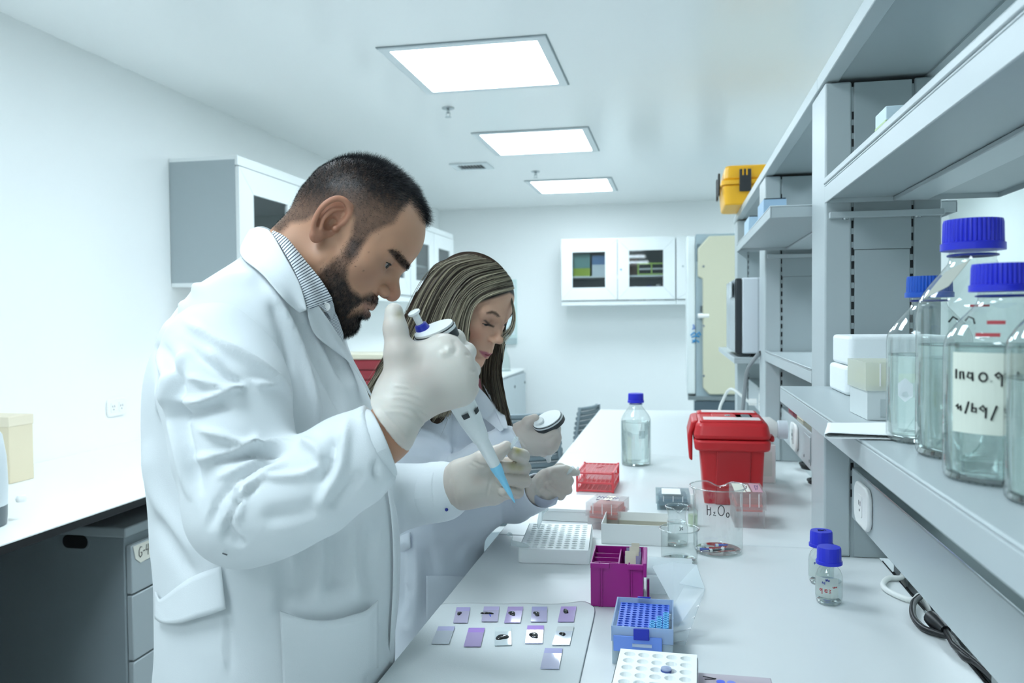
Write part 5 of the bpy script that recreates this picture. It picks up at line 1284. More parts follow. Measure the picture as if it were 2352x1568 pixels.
def softmask(q, poly, feather):
    poly = np.asarray(poly, float); d, _, _ = polydist(q, np.vstack([poly, poly[:1]])); s = np.where(inside(q, poly), d, -d)
    return np.clip(.5 + s / (2 * feather), 0, 1)
def to_object(name, V, Q, m, parent, org, cols=None, smooth=True):
    me = bpy.data.meshes.new(name); V = V - np.asarray(org)
    me.vertices.add(len(V)); me.vertices.foreach_set('co', V.astype(np.float32).ravel())
    k = Q.shape[1]; me.loops.add(len(Q) * k); me.loops.foreach_set('vertex_index', Q.astype(np.int32).ravel())
    me.polygons.add(len(Q)); me.polygons.foreach_set('loop_start', np.arange(0, len(Q) * k, k, dtype=np.int32)); me.polygons.foreach_set('loop_total', np.full(len(Q), k, np.int32))
    if smooth: me.polygons.foreach_set('use_smooth', np.ones(len(Q), bool))
    me.update(calc_edges=True)
    if cols is not None:
        a = me.color_attributes.new('tint', 'FLOAT_COLOR', 'POINT'); a.data.foreach_set('color', np.concatenate([cols, np.ones((len(cols), 1))], 1).astype(np.float32).ravel())
    o = bpy.data.objects.new(name, me); COL.objects.link(o); me.materials.append(m)
    if parent is not None: o.parent = parent
    return o
def tint_mat(name, rough=.5, sss=0.0, spec=.4, bump=0.0, bscale=200, sheen=0.0, trans=0.0):
    m = mat(name, 'ffffff', rough, spec=spec, sss=sss, bump=bump, bscale=bscale, sheen=sheen)
    nt = m.node_tree; a = nt.nodes.new('ShaderNodeAttribute'); a.attribute_name = 'tint'; nt.links.new(a.outputs['Color'], nt.nodes['Principled BSDF'].inputs['Base Color'])
    return m
def fibres(roots, dirs, lens, width, bend, cols, seg=2):
    """thin tapering ribbons. roots, dirs (n,3)"""
    n = len(roots); t = np.linspace(0, 1, seg + 1); rnd = RNG.normal(size=(n, 3)); side = np.cross(dirs, rnd); side /= np.maximum(np.linalg.norm(side, axis=1, keepdims=True), 1e-9)
    V = []; 
    for s in t:
        c = roots + dirs * (lens * s)[:, None] + bend * (lens * s * s)[:, None]; wd = (width * (1 - .75 * s))[:, None]
        V += [c - side * wd, c + side * wd]
    V = np.stack(V, 1).reshape(-1, 3); b = np.arange(n)[:, None] * (2 * (seg + 1))
    Q = np.concatenate([b + np.array([2 * i, 2 * i + 1, 2 * i + 3, 2 * i + 2]) for i in range(seg)])
    return V, Q, np.repeat(cols, 2 * (seg + 1), 0)
def sample(V, Q, wts, n):
    a = np.linalg.norm(np.cross(V[Q[:, 2]] - V[Q[:, 0]], V[Q[:, 3]] - V[Q[:, 1]]), axis=1) * wts[Q].mean(1); pf = a / a.sum(); f = RNG.choice(len(Q), n, p=pf); u, v = RNG.random((2, n))
    w4 = np.stack([(1 - u) * (1 - v), u * (1 - v), u * v, (1 - u) * v], 1); return f, w4
def pick(A, Q, f, w4): return (A[Q[f]] * (w4[..., None] if A.ndim > 1 else w4)).sum(1)

def smooth_chain(L):
    q = cat_pts([np.array(list(p) + [r]) for p, r in L], 3); return [(x[:3], float(x[3])) for x in q]
def ear_d(q):
    c = np.array([.0725, -.012, .002]); A = np.array([-.40, .915, .05]); A /= np.linalg.norm(A); T = np.array([.10, -.22, .97]); T -= A * (T @ A); T /= np.linalg.norm(T); Nn = np.cross(A, T)
    if Nn[0] < 0: Nn = -Nn
    s = np.stack([(q - c) @ A, (q - c) @ T, (q - c) @ Nn], 1).astype(np.float32)
    out = np.linalg.norm(s, axis=1) - .03
    near = (np.abs(s[:, 0]) < .045) & (np.abs(s[:, 1]) < .058) & (np.abs(s[:, 2]) < .04)
    if near.any():
        e = s[near]
        g = ell(e, (-.001, .0, -.003), (.0185, .0300, .0050))
        g = smin(g, chain(e, smooth_chain([((.0115, -.003, .001), .003), ((.0150, .012, .0045), .0036), ((.0105, .0265, .0060), .0040), ((-.002, .0325, .0066), .0043), ((-.0135, .0270, .0066), .0043), ((-.0200, .0125, .0062), .0040), ((-.0200, -.004, .0052), .0037), ((-.0150, -.0190, .004), .0036), ((-.0070, -.0285, .002), .004)])), .004)
        g = smin(g, ell(e, (-.001, -.0285, .000), (.0095, .0105, .0055)), .006)
        g = smin(g, chain(e, smooth_chain([((.002, .0215, .0028), .0028), ((-.0075, .0110, .0040), .0034), ((-.0085, -.005, .0044), .0034), ((-.0035, -.0165, .0038), .0034)])), .004)
        g = smax(g, -ell(e, (.0025, -.0035, .0045), (.0088, .0120, .0115)), .002)
        g = smin(g, ball(e, (.0120, -.0055, .0025), .0042), .004)
        out[near] = g
    return out
def head_sdf(p, k):
    q = p.copy(); q[:, 0] = np.abs(q[:, 0]); fem = k.get('fem', 0)
    j = 1 - .10 * fem
    d = ell(p, (0, .003 - .004 * fem, .038 - .006 * fem), (.0735 - .003 * fem, .0885 - .006 * fem, .0790 - .008 * fem))
    d = smin(d, ell(p, (0, .028 - .002 * fem, .047 - .009 * fem), (.060 - .004 * fem, .066 - .011 * fem, .056 - .006 * fem)), .03)
    d = smin(d, ell(p, (0, .042, -.026), (.056 * j, .050, .072)), .03)
    d = smin(d, rcone(q, (.046 * j, .010, -.048), (.013 * j, .076, -.089), .019, .017), .022)
    d = smin(d, ell(q, (.044, .052, -.012), (.021, .024, .019)), .02)
    d = smin(d, rcone(q, (.008, .0855 - .002 * fem, .022), (.043, .068, .028), .0105 - .002 * fem, .010), .014)
    d = smin(d, ell(p, (0, .070, -.055), (.033, .030, .024)), .02)
    d = smin(d, ball(p, (0, .080 - .002 * fem, -.0885), .0185 - .002 * fem), .016)
    # eyes
    d = smax(d, -ell(q, (.034, .098, .0095), (.019, .020, .0105)), .012)
    d = smin(d, ball(q, (.0325, .0705, .0085), .0143), .0045)
    d = smin(d, rcone(q, (.020, .080, .0160), (.046, .072, .0160), .0036, .0030), .006)
    d = smax(d, -ell(q, (.0330, .0865, .0075 - .004 * fem), (.0135, .0090, .0044 - .0022 * fem)), .0012)
    # nose
    nz = .0 if not fem else -.001
    d = smin(d, rcone(p, (0, .080, .016), (0, .1075 - .003 * fem, -.014), .0085 - .0015 * fem, .0110 - .003 * fem), .010)
    d = smin(d, ball(p, (0, .1095 - .002 * fem, -.0175 + .001 * fem), .0105 - .0025 * fem), .006)
    d = smin(d, ell(q, (.0125 - .002 * fem, .0980, -.0225), (.0076 - .0016 * fem, .0105 - .001 * fem, .0082 - .0022 * fem)), .0028 + .004 * fem)
    d = smax(d, -rcone(q, (.0062, .1085, -.0335), (.0070, .1000, -.0240), .0042, .0026), .002)
    # mouth
    d = smin(d, rcone(q, (.0225, .0885, -.0560), (.0060, .0990, -.0512), .0024, .0048 + .0004 * fem), .004)
    d = smin(d, rcone(q, (.0195, .0895, -.0595), (.0, .0985, -.0630), .0026, .0060 + .0004 * fem), .0045)
    d = smax(d, -ell(p, (0, .108, -.0570), (.0215, .016, .0010)), .0022)
    d = smax(d, -ell(p, (0, .1005, -.0760), (.020, .008, .006)), .010)
    # neck
    d = smin(d, chain(p, k['neck']), .028)
    # ears
    g = ear_d(q); d = smin(d, g, .005)
    return d
def frame(yaw, pitch, roll, s):
    f = np.array([math.cos(yaw), -math.sin(yaw), 0.]); u = np.array([0, 0, 1.])
    f2 = f * math.cos(pitch) - u * math.sin(pitch); u2 = u * math.cos(pitch) + f * math.sin(pitch); l = np.cross(f2, u2)
    return np.stack([(l * math.cos(roll) + u2 * math.sin(roll)) * s, f2 * s, (u2 * math.cos(roll) - l * math.sin(roll)) * s])
def stack_sdf(rows, er, ed, ex=2.4):
    """rows: (pixel row, left px, right px, distance, half depth) -> body tube following that outline"""
    z = []; cx = []; a = []; b = []
    for py, L, Rr, w, hd in rows:
        l, r = P(L, py, w), P(Rr, py, w); c = (l + r) / 2; z.append(c[2]); cx.append(c[:2]); a.append(abs((r - l) @ er) / 2); b.append(hd)
    o = np.argsort(z); z = np.array(z)[o]; cx = np.array(cx)[o]; a = np.array(a)[o]; b = np.array(b)[o]
    # smooth resample
    zz = np.linspace(z[0], z[-1], 160); ker = np.hanning(13); ker /= ker.sum()
    def sm(v): y = np.interp(zz, z, v); return np.convolve(np.pad(y, 6, mode='edge'), ker, 'valid')
    X, Y, A, B = sm(cx[:, 0]), sm(cx[:, 1]), sm(a), sm(b); er2 = er[:2] / np.linalg.norm(er[:2]); ed2 = np.array([er2[1], -er2[0]])
    def f(p):
        h = np.clip(p[:, 2], zz[0], zz[-1]); x = p[:, 0] - np.interp(h, zz, X); y = p[:, 1] - np.interp(h, zz, Y); aa = np.interp(h, zz, A); bb = np.interp(h, zz, B)
        u = np.abs(x * er2[0] + y * er2[1]) / aa; v = np.abs(x * ed2[0] + y * ed2[1]) / bb
        k = (u ** ex + v ** ex) ** (1 / ex); d = (k - 1) * np.minimum(aa, bb)
        over = np.maximum(p[:, 2] - zz[-1], zz[0] - p[:, 2]); return np.where(over > 0, np.maximum(d, 0) + 0 * over, d) if False else np.maximum(d, over)
    return f
# ================================================================== the man
E_R = np.array([math.cos(YAW + .19), math.sin(YAW + .19), 0.])
MAN = P(640, 1500, 1.18); MAN = np.array([MAN[0], MAN[1], 0.0])
man = thing('person', 'man in a white lab coat bending over a pipette, dark hair and beard', 'person', tuple(MAN))
m_skin = tint_mat('skin', .44, sss=.18, spec=.35, bump=.05, bscale=500)
m_hair = tint_mat('hair_strands', .5, spec=.22)
HM = frame(math.radians(-12), math.radians(41.2), math.radians(6.1), .978); HO = P(787.5, 542.5, 1.17)
HI = np.linalg.inv(HM)
mk = dict(fem=0, neck=[((0, -.026, -.015), .054), ((0, -.030, -.080), .053), ((0, -.028, -.118), .046)])
lo = np.array([-.10, -.125, -.155]); hi = np.array([.10, .140, .145])
Vc, Qh = mesh_sdf(lambda p: head_sdf(p, mk), lo, hi, .00165)
keep = None
Vw = Vc @ HM + HO
Nw = normals(Vw, Qh)
Vm = Vc.copy(); Vm[:, 0] = np.abs(Vm[:, 0]); pm = proj(Vm @ HM + HO)[:, :2]          # near-side mirror, in pixels
hair_poly = [(560, 430), (640, 540), (668, 512), (700, 508), (728, 492), (742, 470), (786, 456), (806, 470), (812, 505), (806, 545), (792, 590), (806, 596), (838, 556), (852, 536), (880, 522), (905, 512), (918, 488), (940, 462), (952, 478), (972, 508), (992, 528), (1030, 520), (1020, 440), (940, 350), (860, 300), (700, 330)]
full_poly = [(540, 300), (600, 400), (660, 450), (735, 462), (800, 448), (850, 462), (905, 470), (940, 462), (955, 480), (990, 530), (1030, 520), (1020, 430), (930, 340), (840, 300), (700, 300)]
beard_poly = [(806, 545), (836, 552), (824, 585), (800, 612), (796, 640), (806, 664), (828, 680), (842, 676), (862, 668), (885, 674), (897, 690), (890, 712), (878, 712), (868, 702), (850, 697), (834, 690), (818, 702), (806, 712), (800, 724), (815, 716), (835, 712), (848, 722), (858, 735), (835, 770), (790, 800), (740, 760), (725, 640), (738, 618), (760, 600), (780, 585)]
lip_poly = [(834, 691), (850, 698), (866, 703), (876, 712), (870, 722), (858, 720), (848, 730), (838, 722), (832, 706)]
brow_poly = [(891, 574), (901, 572), (918, 582), (934, 600), (944, 614), (936, 622), (922, 612), (908, 596)]
hm = softmask(pm, hair_poly, 7); fm = softmask(pm, full_poly, 26); bmk = softmask(pm, beard_poly, 7); lm = softmask(pm, lip_poly, 2.5); bw = softmask(pm, brow_poly, 3.0)
earish = ear_d(Vm.astype(np.float32)) < .0012
for a in (hm, fm, bmk): a[earish] = 0
bmk[(Vc[:, 2] > -.0345) & (Vc[:, 1] > .088) & (np.abs(Vc[:, 0]) < .03)] = 0
chin = np.clip((-.028 - Vc[:, 2]) / .022, 0, 1) * np.clip((Vc[:, 1] + .0) / .05, 0, 1)
skin = np.array(lin('c09276')[:3]); dark = np.array(lin('17181b')[:3]); red = np.array(lin('a4624e')[:3])
def mix(a, b, t): return a + (b - a) * t[:, None]
col = np.tile(skin, (len(Vc), 1)) * (1 + .05 * wob(Vc, 90, 3))[:, None]
col = mix(col, red, np.clip(.55 * np.exp(-((Vc - np.array([0, .112, -.02])) ** 2).sum(1) / .018 ** 2) + .45 * earish + .22 * np.exp(-((np.abs(Vc[:, 0]) - .045) ** 2 + (Vc[:, 1] - .07) ** 2 + (Vc[:, 2] + .02) ** 2) / .02 ** 2), 0, .7))
col = mix(col, np.array(lin('8a5c50')[:3]), lm * .55)
eyesh = np.exp(-(((np.abs(Vc[:, 0]) - .033) / .018) ** 2 + ((Vc[:, 2] - .006) / .011) ** 2 + ((Vc[:, 1] - .08) / .02) ** 2))  # eyelid and socket shade, painted into the skin colour
col = mix(col, np.array(lin('7d5544')[:3]), np.clip(eyesh * .5, 0, 1))
grain = .95 + .05 * np.clip(wob(Vc, 900, 5), -1, 1)
col = mix(col, dark, np.clip(hm * (.74 + .24 * fm) * grain, 0, .97)); col = mix(col, dark, np.clip(bmk * (.62 + .36 * chin) * grain, 0, .95)); col = mix(col, dark, bw * .8)
for (mx_, my_, mr) in ((835, 622, 1.6), (847, 579, 1.3), (817, 612, 1.2)):
    col = mix(col, np.array(lin('4a3026')[:3]), np.exp(-((pm[:, 0] - mx_) ** 2 + (pm[:, 1] - my_) ** 2) / mr ** 2) * (Vc[:, 0] > 0))
Vh = Vw + Nw * (hm * fm * .0045 * (1 + .08 * wob(Vc, 120, 9)) + bmk * chin * .0045)[:, None]

# hidden part of the body under the clothes, same skin surface
SKIN_ARM = pw([(560, 1180, .955, .040), (700, 1120, .945, .036), (820, 1050, .945, .033), (888, 1000, .960, .0325), (925, 925, .985, .027)])
def body_sdf(p):
    d = chain(p, SKIN_ARM)
    d = np.minimum(d, chain(p, pw([(790, 1150, 1.34, .040), (930, 1138, 1.27, .034), (1040, 1122, 1.235, .027)])))
    d = smin(d, chain(p, pw([(500, 800, 1.06, .045), (520, 900, 1.0, .046), (560, 1180, .955, .042)])), .02)
    d = smin(d, chain(p, pw([(690, 760, 1.34, .05), (740, 950, 1.36, .046), (790, 1150, 1.34, .042)])), .02)
    d = smin(d, rcone(p, P(540, 800, 1.12), P(660, 800, 1.26), .06, .06), .05)
    d = smin(d, rcone(p, P(695, 650, 1.18), P(620, 780, 1.18), .048, .075), .05)
    d = smin(d, chain(p, [(P(600, 800, 1.18), .09), (P(600, 1050, 1.18), .115), (P(625, 1450, 1.18), .12)]), .05)
    for s in (-1, 1):
        hx = P(625, 1480, 1.18 + .08 * s); d = smin(d, chain(p, [(hx, .085), ((hx[0], hx[1] + .01 * s, .50), .062), ((hx[0] - .02, hx[1] + .01 * s, .09), .042)]), .03)
    return d
Vb, Qb = mesh_sdf(body_sdf, (MAN[0] - .36, MAN[1] - .40, .04), (MAN[0] + .42, MAN[1] + .45, 1.55), .009, 0)
cb = np.tile(skin * .92, (len(Vb), 1))
to_object('body', np.vstack([Vh, Vb]), np.vstack([Qh, Qb + len(Vh)]), m_skin, man, MAN, np.vstack([col, cb]))
# eyes
def eye(root, HMx, HOx, org, side, lookdown=.35):
    c = np.array([.0325 * side, .0716, .0082]) @ HMx + HOx
    V, F_ = [], []; n, r = 24, .0126
    dirv = np.array([.02 * side, math.cos(lookdown), -math.sin(lookdown)]); a = Vector(dirv).to_track_quat('Z', 'Y').to_matrix()
    b = MB().lathe([(r * math.sin(t), r * math.cos(t)) for t in np.linspace(.001, PI - .001, 20)], n=n)
    b.v = [tuple(np.array(a @ Vector(v)) @ HMx + c - org) for v in b.v]; b.f = b.f
    o = b.build('eyeball', mat('eye_white', '9f9994', .2, spec=.4), root, smooth=True)
    b = MB().lathe([(r * 1.012 * math.sin(t), r * 1.012 * math.cos(t)) for t in np.linspace(.001, .60, 8)], n=n); b.v = [tuple(np.array(a @ Vector(v)) @ HMx + c - org) for v in b.v]
    b.build('iris', mat('iris_brown', '0d0806', .25, spec=.3), o, smooth=True)
for s in (1, -1): eye(man, HM, HO, MAN, s, .08)
# hair, beard, brows, lashes as real strands
def strands(name, root, V, Q, N, W, n, lf, wd, df, c0, c1, org, bendf=None, lift=0.0):
    f, w4 = sample(V, Q, W, n); r = pick(V, Q, f, w4); nn = pick(N, Q, f, w4); vc = pick(Vc if len(V) == len(Vc) else V, Q, f, w4); wt = pick(W, Q, f, w4)
    d = df(r, nn, vc); d = d / np.linalg.norm(d, axis=1, keepdims=True); L = lf(r, vc, wt); t = RNG.random(n)[:, None] ** 2
    cols = np.array(lin(c0)[:3]) * (1 - t) + np.array(lin(c1)[:3]) * t
    b = np.tile(bendf if bendf is not None else np.zeros(3), (n, 1)); SV, SQ, SCc = fibres(r + nn * lift, d, L, wd * RNG.uniform(.7, 1.3, n), b, cols)
    return to_object(name, SV, SQ, m_hair, root, org, SCc, smooth=False)
fwd, upv, latv = HM[1] / np.linalg.norm(HM[1]), HM[2] / np.linalg.norm(HM[2]), HM[0] / np.linalg.norm(HM[0])
def hair_dir(r, nn, vc):
    front = np.clip((vc[:, 1] + .02) / .10, 0, 1)[:, None]; return nn * (.60 - .22 * front) + fwd * (.35 + .75 * front) - upv * .05 + RNG.normal(size=r.shape) * .20
top = np.clip((Vc[:, 2] - .055) / .05, 0, 1); frontness = np.clip((Vc[:, 1] - .0) / .085, 0, 1)
strands('hair', man, Vh, Qh, Nw, hm * (.22 + .78 * fm), 42000, lambda r, vc, wt: (.0026 + .0094 * np.clip((vc[:, 2] - .06) / .05, 0, 1) * wt + .013 * np.clip((vc[:, 1] - .045) / .045, 0, 1) * wt) * RNG.uniform(.6, 1.25, len(wt)), .00014, hair_dir, '0b0c0e', '3a3d42', MAN)
def beard_dir(r, nn, vc): return nn * .55 - upv * .8 + fwd * .12 + RNG.normal(size=r.shape) * .3
strands('beard', man, Vh, Qh, Nw, bmk * (.4 + .6 * chin), 15000, lambda r, vc, wt: (.003 + .0055 * np.clip((-.06 - vc[:, 2]) / .04, 0, 1)) * RNG.uniform(.6, 1.2, len(wt)), .00014, beard_dir, '0a0a0b', '2b2724', MAN)
def brow_dir(r, nn, vc): return nn * .25 + latv[None] * np.sign(vc[:, :1]) * .8 + upv * .2 + RNG.normal(size=r.shape) * .12
strands('eyebrows', man, Vh, Qh, Nw, bw, 1500, lambda r, vc, wt: .0052 * RNG.uniform(.6, 1.2, len(wt)), .00016, brow_dir, '0a0a0b', '1e1a18', MAN)
def lash_line(root, HMx, HOx, org, half, m, r=.0007):
    for sd in (1, -1):
        pts = []
        for t in np.linspace(-1, 1, 15):
            x = .0330 + .0130 * t; z = .0075 - (.004 if half < .003 else 0) + half * math.sqrt(max(0, 1 - t * t)); y = .0705 + math.sqrt(max(1e-8, .0146 ** 2 - (x - .0325) ** 2 - (z - .0085) ** 2)); pts.append(np.array([x * sd, y, z]) @ HMx + HOx - org)
        MB().tube([tuple(p) for p in pts], [r * (1.2 - abs(k - 8) * .07) for k in range(15)], 6).build('lash_line', m, root, smooth=True)
m_lash = mat('lash_black', '0b0908', .7)
lash_line(man, HM, HO, MAN, .0044, m_lash, .0009)

# ---- lab coat
m_coat = mat('coat_cotton', 'dde2e4', .8, spec=.15, bump=.12, bscale=900, sheen=.15)
rowsM = [(548, 595, 648, 1.19, .055), (580, 587, 703, 1.185, .085), (620, 540, 716, 1.18, .145), (680, 445, 749, 1.18, .185), (740, 394, 776, 1.18, .195), (800, 372, 794, 1.18, .19), (880, 353, 833, 1.18, .18), (960, 351, 862, 1.18, .172), (1060, 359, 892, 1.18, .168), (1160, 370, 910, 1.18, .168), (1280, 380, 917, 1.18, .172), (1400, 382, 915, 1.18, .178), (1500, 377, 910, 1.18, .182), (1700, 376, 901, 1.18, .19), (2250, 349, 930, 1.18, .21)]
torso = stack_sdf(rowsM, E_R, None, 2.5)
NEAR = pw([(510, 775, 1.075, .064), (512, 820, 1.03, .0735), (520, 900, .995, .0755), (538, 1030, .975, .0700), (568, 1165, .955, .0640)])
FORE = pw([(568, 1165, .955, .0640), (640, 1150, .948, .0615), (720, 1115, .944, .0575), (800, 1062, .945, .0535), (868, 1012, .952, .0450)])
FARS = pw([(690, 760, 1.36, .072), (740, 950, 1.38, .066), (800, 1150, 1.35, .060), (930, 1140, 1.27, .0490), (1015, 1128, 1.240, .0450)])
def clear_bench(d, p): return np.maximum(d, -np.maximum(BX0 - .004 - p[:, 0], p[:, 2] - ZB - .006))      # cloth stays off the worktop
def coat_torso(p): return clear_bench(torso(p), p)
_nc = RT * 72 + UP * 31; _nc /= np.linalg.norm(_nc)
def sleeve_near(p): return smax(smin(chain(p, NEAR, .01), chain(p, FORE, .01), .022), (p - P(876, 1014, .955)) @ _nc, .002)
tor_lo, tor_hi = (MAN[0] - .42, MAN[1] - .36, .48), (MAN[0] + .40, MAN[1] + .42, 1.53)
def coat_all(p): return smin(coat_torso(p), chain(p, FARS, .01), .03)
V, Q = mesh_sdf(coat_all, tor_lo, tor_hi, .0052, 0); V = relax(V, Q, 4)
N = normals(V, Q)
back = [([(383, 800), (388, 850), (378, 880), (380, 960)], 9, .007, 's'), ([(352, 790), (366, 860), (382, 900)], 8, .006, 'v'), ([(340, 1010), (352, 1100), (380, 1170), (440, 1250), (455, 1300)], 22, .005, 'r'),
        ([(360, 1180), (420, 1290), (450, 1330)], 20, .004, 'v'), ([(505, 1310), (512, 1370), (518, 1440), (520, 1568)], 5, .003, 's'), ([(705, 1230), (700, 1300), (680, 1370), (672, 1390)], 30, .007, 'v'), ([(760, 1210), (765, 1290), (760, 1360)], 30, .006, 'v'), ([(735, 1220), (735, 1300), (725, 1370)], 22, .006, 'r'),
        ([(640, 1270), (652, 1330), (650, 1420)], 24, .006, 'v'), ([(850, 1200), (845, 1300), (860, 1370)], 24, .005, 'v'), ([(800, 1180), (806, 1280), (820, 1370)], 20, .004, 'r'),
        ([(893, 1110), (903, 1150), (912, 1200), (914, 1280), (912, 1360), (906, 1440), (903, 1500)], 5, .004, 's'),
        ([(600, 640), (650, 720), (690, 800), (720, 900), (735, 980)], 10, .006, 'r'), ([(655, 660), (690, 740), (730, 820), (770, 900), (790, 950)], 12, .007, 'v'), ([(680, 640), (740, 740), (790, 840), (820, 910)], 10, .005, 'r'), ([(620, 690), (650, 770), (664, 860)], 12, .006, 'v'),
        ([(720, 720), (760, 800), (800, 880)], 10, .005, 'v'), ([(440, 680), (520, 640), (600, 640)], 22, .004, 'r'), ([(380, 740), (400, 700), (450, 670)], 10, .006, 'v'), ([(415, 720), (425, 690), (470, 660)], 10, .005, 'r')]
V = fold(V, N, [(a, b * .8, c * 1.9, d) for a, b, c, d in back]); V = V + N * (.0016 * wob(V, 28, 11) + .0005 * wob(V, 75, 12))[:, None]; V = relax(V, Q, 2, .4)
coat = to_object('lab_coat', V, Q, m_coat, man, MAN); CV, CQ, CN = V, Q, normals(V, Q)
V, Q = mesh_sdf(sleeve_near, P(560, 960, .97) - np.array([.34, .30, .42]), P(620, 960, .97) + np.array([.36, .30, .30]), .0036, 0); V = relax(V, Q, 3); N = normals(V, Q)
sl = [([(362, 790), (400, 870), (410, 960), (430, 1050), (455, 1150)], 12, .007, 's'), ([(430, 740), (500, 790), (560, 820), (620, 860), (664, 905)], 13, .009, 'r'), ([(420, 790), (470, 830), (540, 870), (600, 880)], 16, .007, 'v'),
      ([(430, 800), (400, 870), (385, 940)], 12, .006, 'r'), ([(470, 800), (520, 850), (570, 875), (640, 890)], 9, .006, 'r'), ([(430, 865), (480, 880), (540, 890), (562, 884), (575, 900)], 8, .006, 'r'), ([(400, 915), (450, 925), (520, 900), (560, 885)], 10, .007, 'r'), ([(400, 960), (440, 950), (500, 935), (540, 930)], 12, .006, 'v'),
      ([(460, 985), (500, 1000), (570, 1020), (640, 1022), (668, 1015)], 9, .009, 'r'), ([(480, 1060), (560, 1045), (620, 1035), (655, 1030)], 10, .009, 'v'), ([(440, 1055), (500, 1050), (560, 1030), (600, 1000)], 12, .007, 'r'),
      ([(640, 1046), (590, 1070), (540, 1110), (500, 1160), (478, 1215)], 9, .010, 'v'), ([(660, 1058), (610, 1085), (560, 1130), (525, 1180), (508, 1230)], 7, .008, 'r'), ([(630, 1060), (575, 1090), (520, 1140), (490, 1190)], 6, .007, 'r'), ([(600, 1100), (550, 1150), (522, 1200), (515, 1250)], 7, .010, 'v'), ([(600, 1050), (550, 1075), (500, 1100)], 9, .006, 'r'),
      ([(575, 1095), (560, 1140), (545, 1190), (550, 1150)], 7, .007, 'r'), ([(545, 1095), (540, 1140), (547, 1158)], 5, .007, 'r'), ([(560, 1250), (540, 1240), (520, 1210)], 10, .006, 'v'),
      ([(605, 1095), (690, 1090), (740, 1070)], 10, .005, 'r'), ([(690, 1010), (730, 1030), (745, 1060)], 14, .006, 'r'), ([(800, 960), (790, 1020), (780, 1080), (750, 1130), (720, 1180)], 14, .006, 'r'), ([(770, 1000), (760, 1060), (730, 1110)], 14, .006, 'v'), ([(830, 1090), (800, 1120), (760, 1170)], 14, .004, 'v'), ([(862, 1060), (860, 1085), (870, 1100)], 5, .005, 'v'),
      ([(600, 1190), (680, 1180), (740, 1160)], 24, .004, 'v'), ([(615, 640), (590, 680), (600, 720)], 12, .005, 'v')]
V = fold(V, N, [(a, b * .8, c * (1.15 if (a[0][1] > 1040 and a[0][0] < 665 and b < 10) else 1.75), d) for a, b, c, d in sl]); V = V + N * (.0012 * wob(V, 45, 13) + .0004 * wob(V, 110, 14))[:, None]; V = relax(V, Q, 2, .4)
to_object('sleeve', V, Q, m_coat, coat, MAN)
def snap(V, N, px, py, lift):
    """nearest visible cloth point under a pixel, lifted off the surface"""
    q = proj(V); d = np.hypot(q[:, 0] - px, q[:, 1] - py); c = np.where(d < max(5.0, d.min() + 2))[0]; i = c[np.argmin(q[c, 2])]; return P(px, py, q[i, 2] - lift)
def cloth_depth(V, pts, rad=9.0, stat='min'):
    q = proj(V); out = []
    for x, y in pts:
        d = np.hypot(q[:, 0] - x, q[:, 1] - y); c = np.where(d < rad)[0]; out.append(1e9 if not len(c) else (q[c, 2].min() if stat == 'min' else np.median(q[c[q[c, 2] < q[c, 2].min() + .06], 2])))
    return np.array(out)
def patch_on(name, V, N, rows_px, lift, m, parent, org, solid=.0016, sub=2):
    """a sewn-on piece that follows the cloth below it; lift may differ from row to row"""
    nr = len(rows_px); lf = np.interp(np.linspace(0, 1, nr), np.linspace(0, 1, len(lift)), lift) if hasattr(lift, '__len__') else np.full(nr, lift)
    W = np.array([np.minimum(cloth_depth(V, r, 26, 'med'), cloth_depth(V, r, 9) + .001) for r in rows_px])
    for _ in range(2):
        Wp = np.pad(W, 1, mode='edge'); W = np.minimum(W + .001, (Wp[:-2, 1:-1] + Wp[2:, 1:-1] + Wp[1:-1, :-2] + Wp[1:-1, 2:] + 2 * W) / 6)
    def pt(x, y, w):
        p = P(x, y, w)
        return P(x, y, w * (BX0 - .008) / p[0]) if (p[2] < ZB + .02 and p[0] > BX0 - .008) else p
    rows = [[tuple(pt(x, y, W[i, j] - lf[i]) - org) for j, (x, y) in enumerate(r)] for i, r in enumerate(rows_px)]
    return MB().grid(rows).build(name, m, parent, solid=solid, sub=sub, smooth=True)
def lerp_rows(A, B, n):
    A, B = [np.array(cat_pts([np.array(q, float) for q in L], 4)) for L in (A, B)]; return [[tuple(a * (1 - t) + b * t) for a, b in zip(A, B)] for t in np.linspace(0, 1, n)]
# pocket, half belt, cuff turn-up
pk = lerp_rows([(643, 1403), (670, 1412), (700, 1421), (735, 1425), (770, 1423), (810, 1412), (842, 1402), (868, 1378)], [(652, 1620), (680, 1625), (710, 1630), (740, 1632), (775, 1632), (810, 1630), (845, 1625), (868, 1618)], 14)
patch_on('pocket', CV, CN, pk, (.013, .006, .004, .0035, .0035, .0035, .0035), m_coat, coat, MAN, .0018, 0)
bt = lerp_rows([(357, 1356), (365, 1375), (380, 1368), (410, 1345), (440, 1325), (475, 1310), (508, 1300)], [(356, 1420), (372, 1430), (395, 1432), (420, 1430), (450, 1420), (480, 1412), (518, 1398)], 8)
patch_on('half_belt', CV, CN, bt, (.004, .006, .009, .012), m_coat, coat, MAN, .0018, 0)
plk = [[(x - 9, y), (x - 4, y), (x + 1, y)] for x, y in ((897, 1112), (905, 1160), (911, 1210), (913, 1280), (912, 1350), (908, 1420), (904, 1480), (900, 1540))]
patch_on('placket', CV, CN, plk, .004, m_coat, coat, MAN, .003, 1)
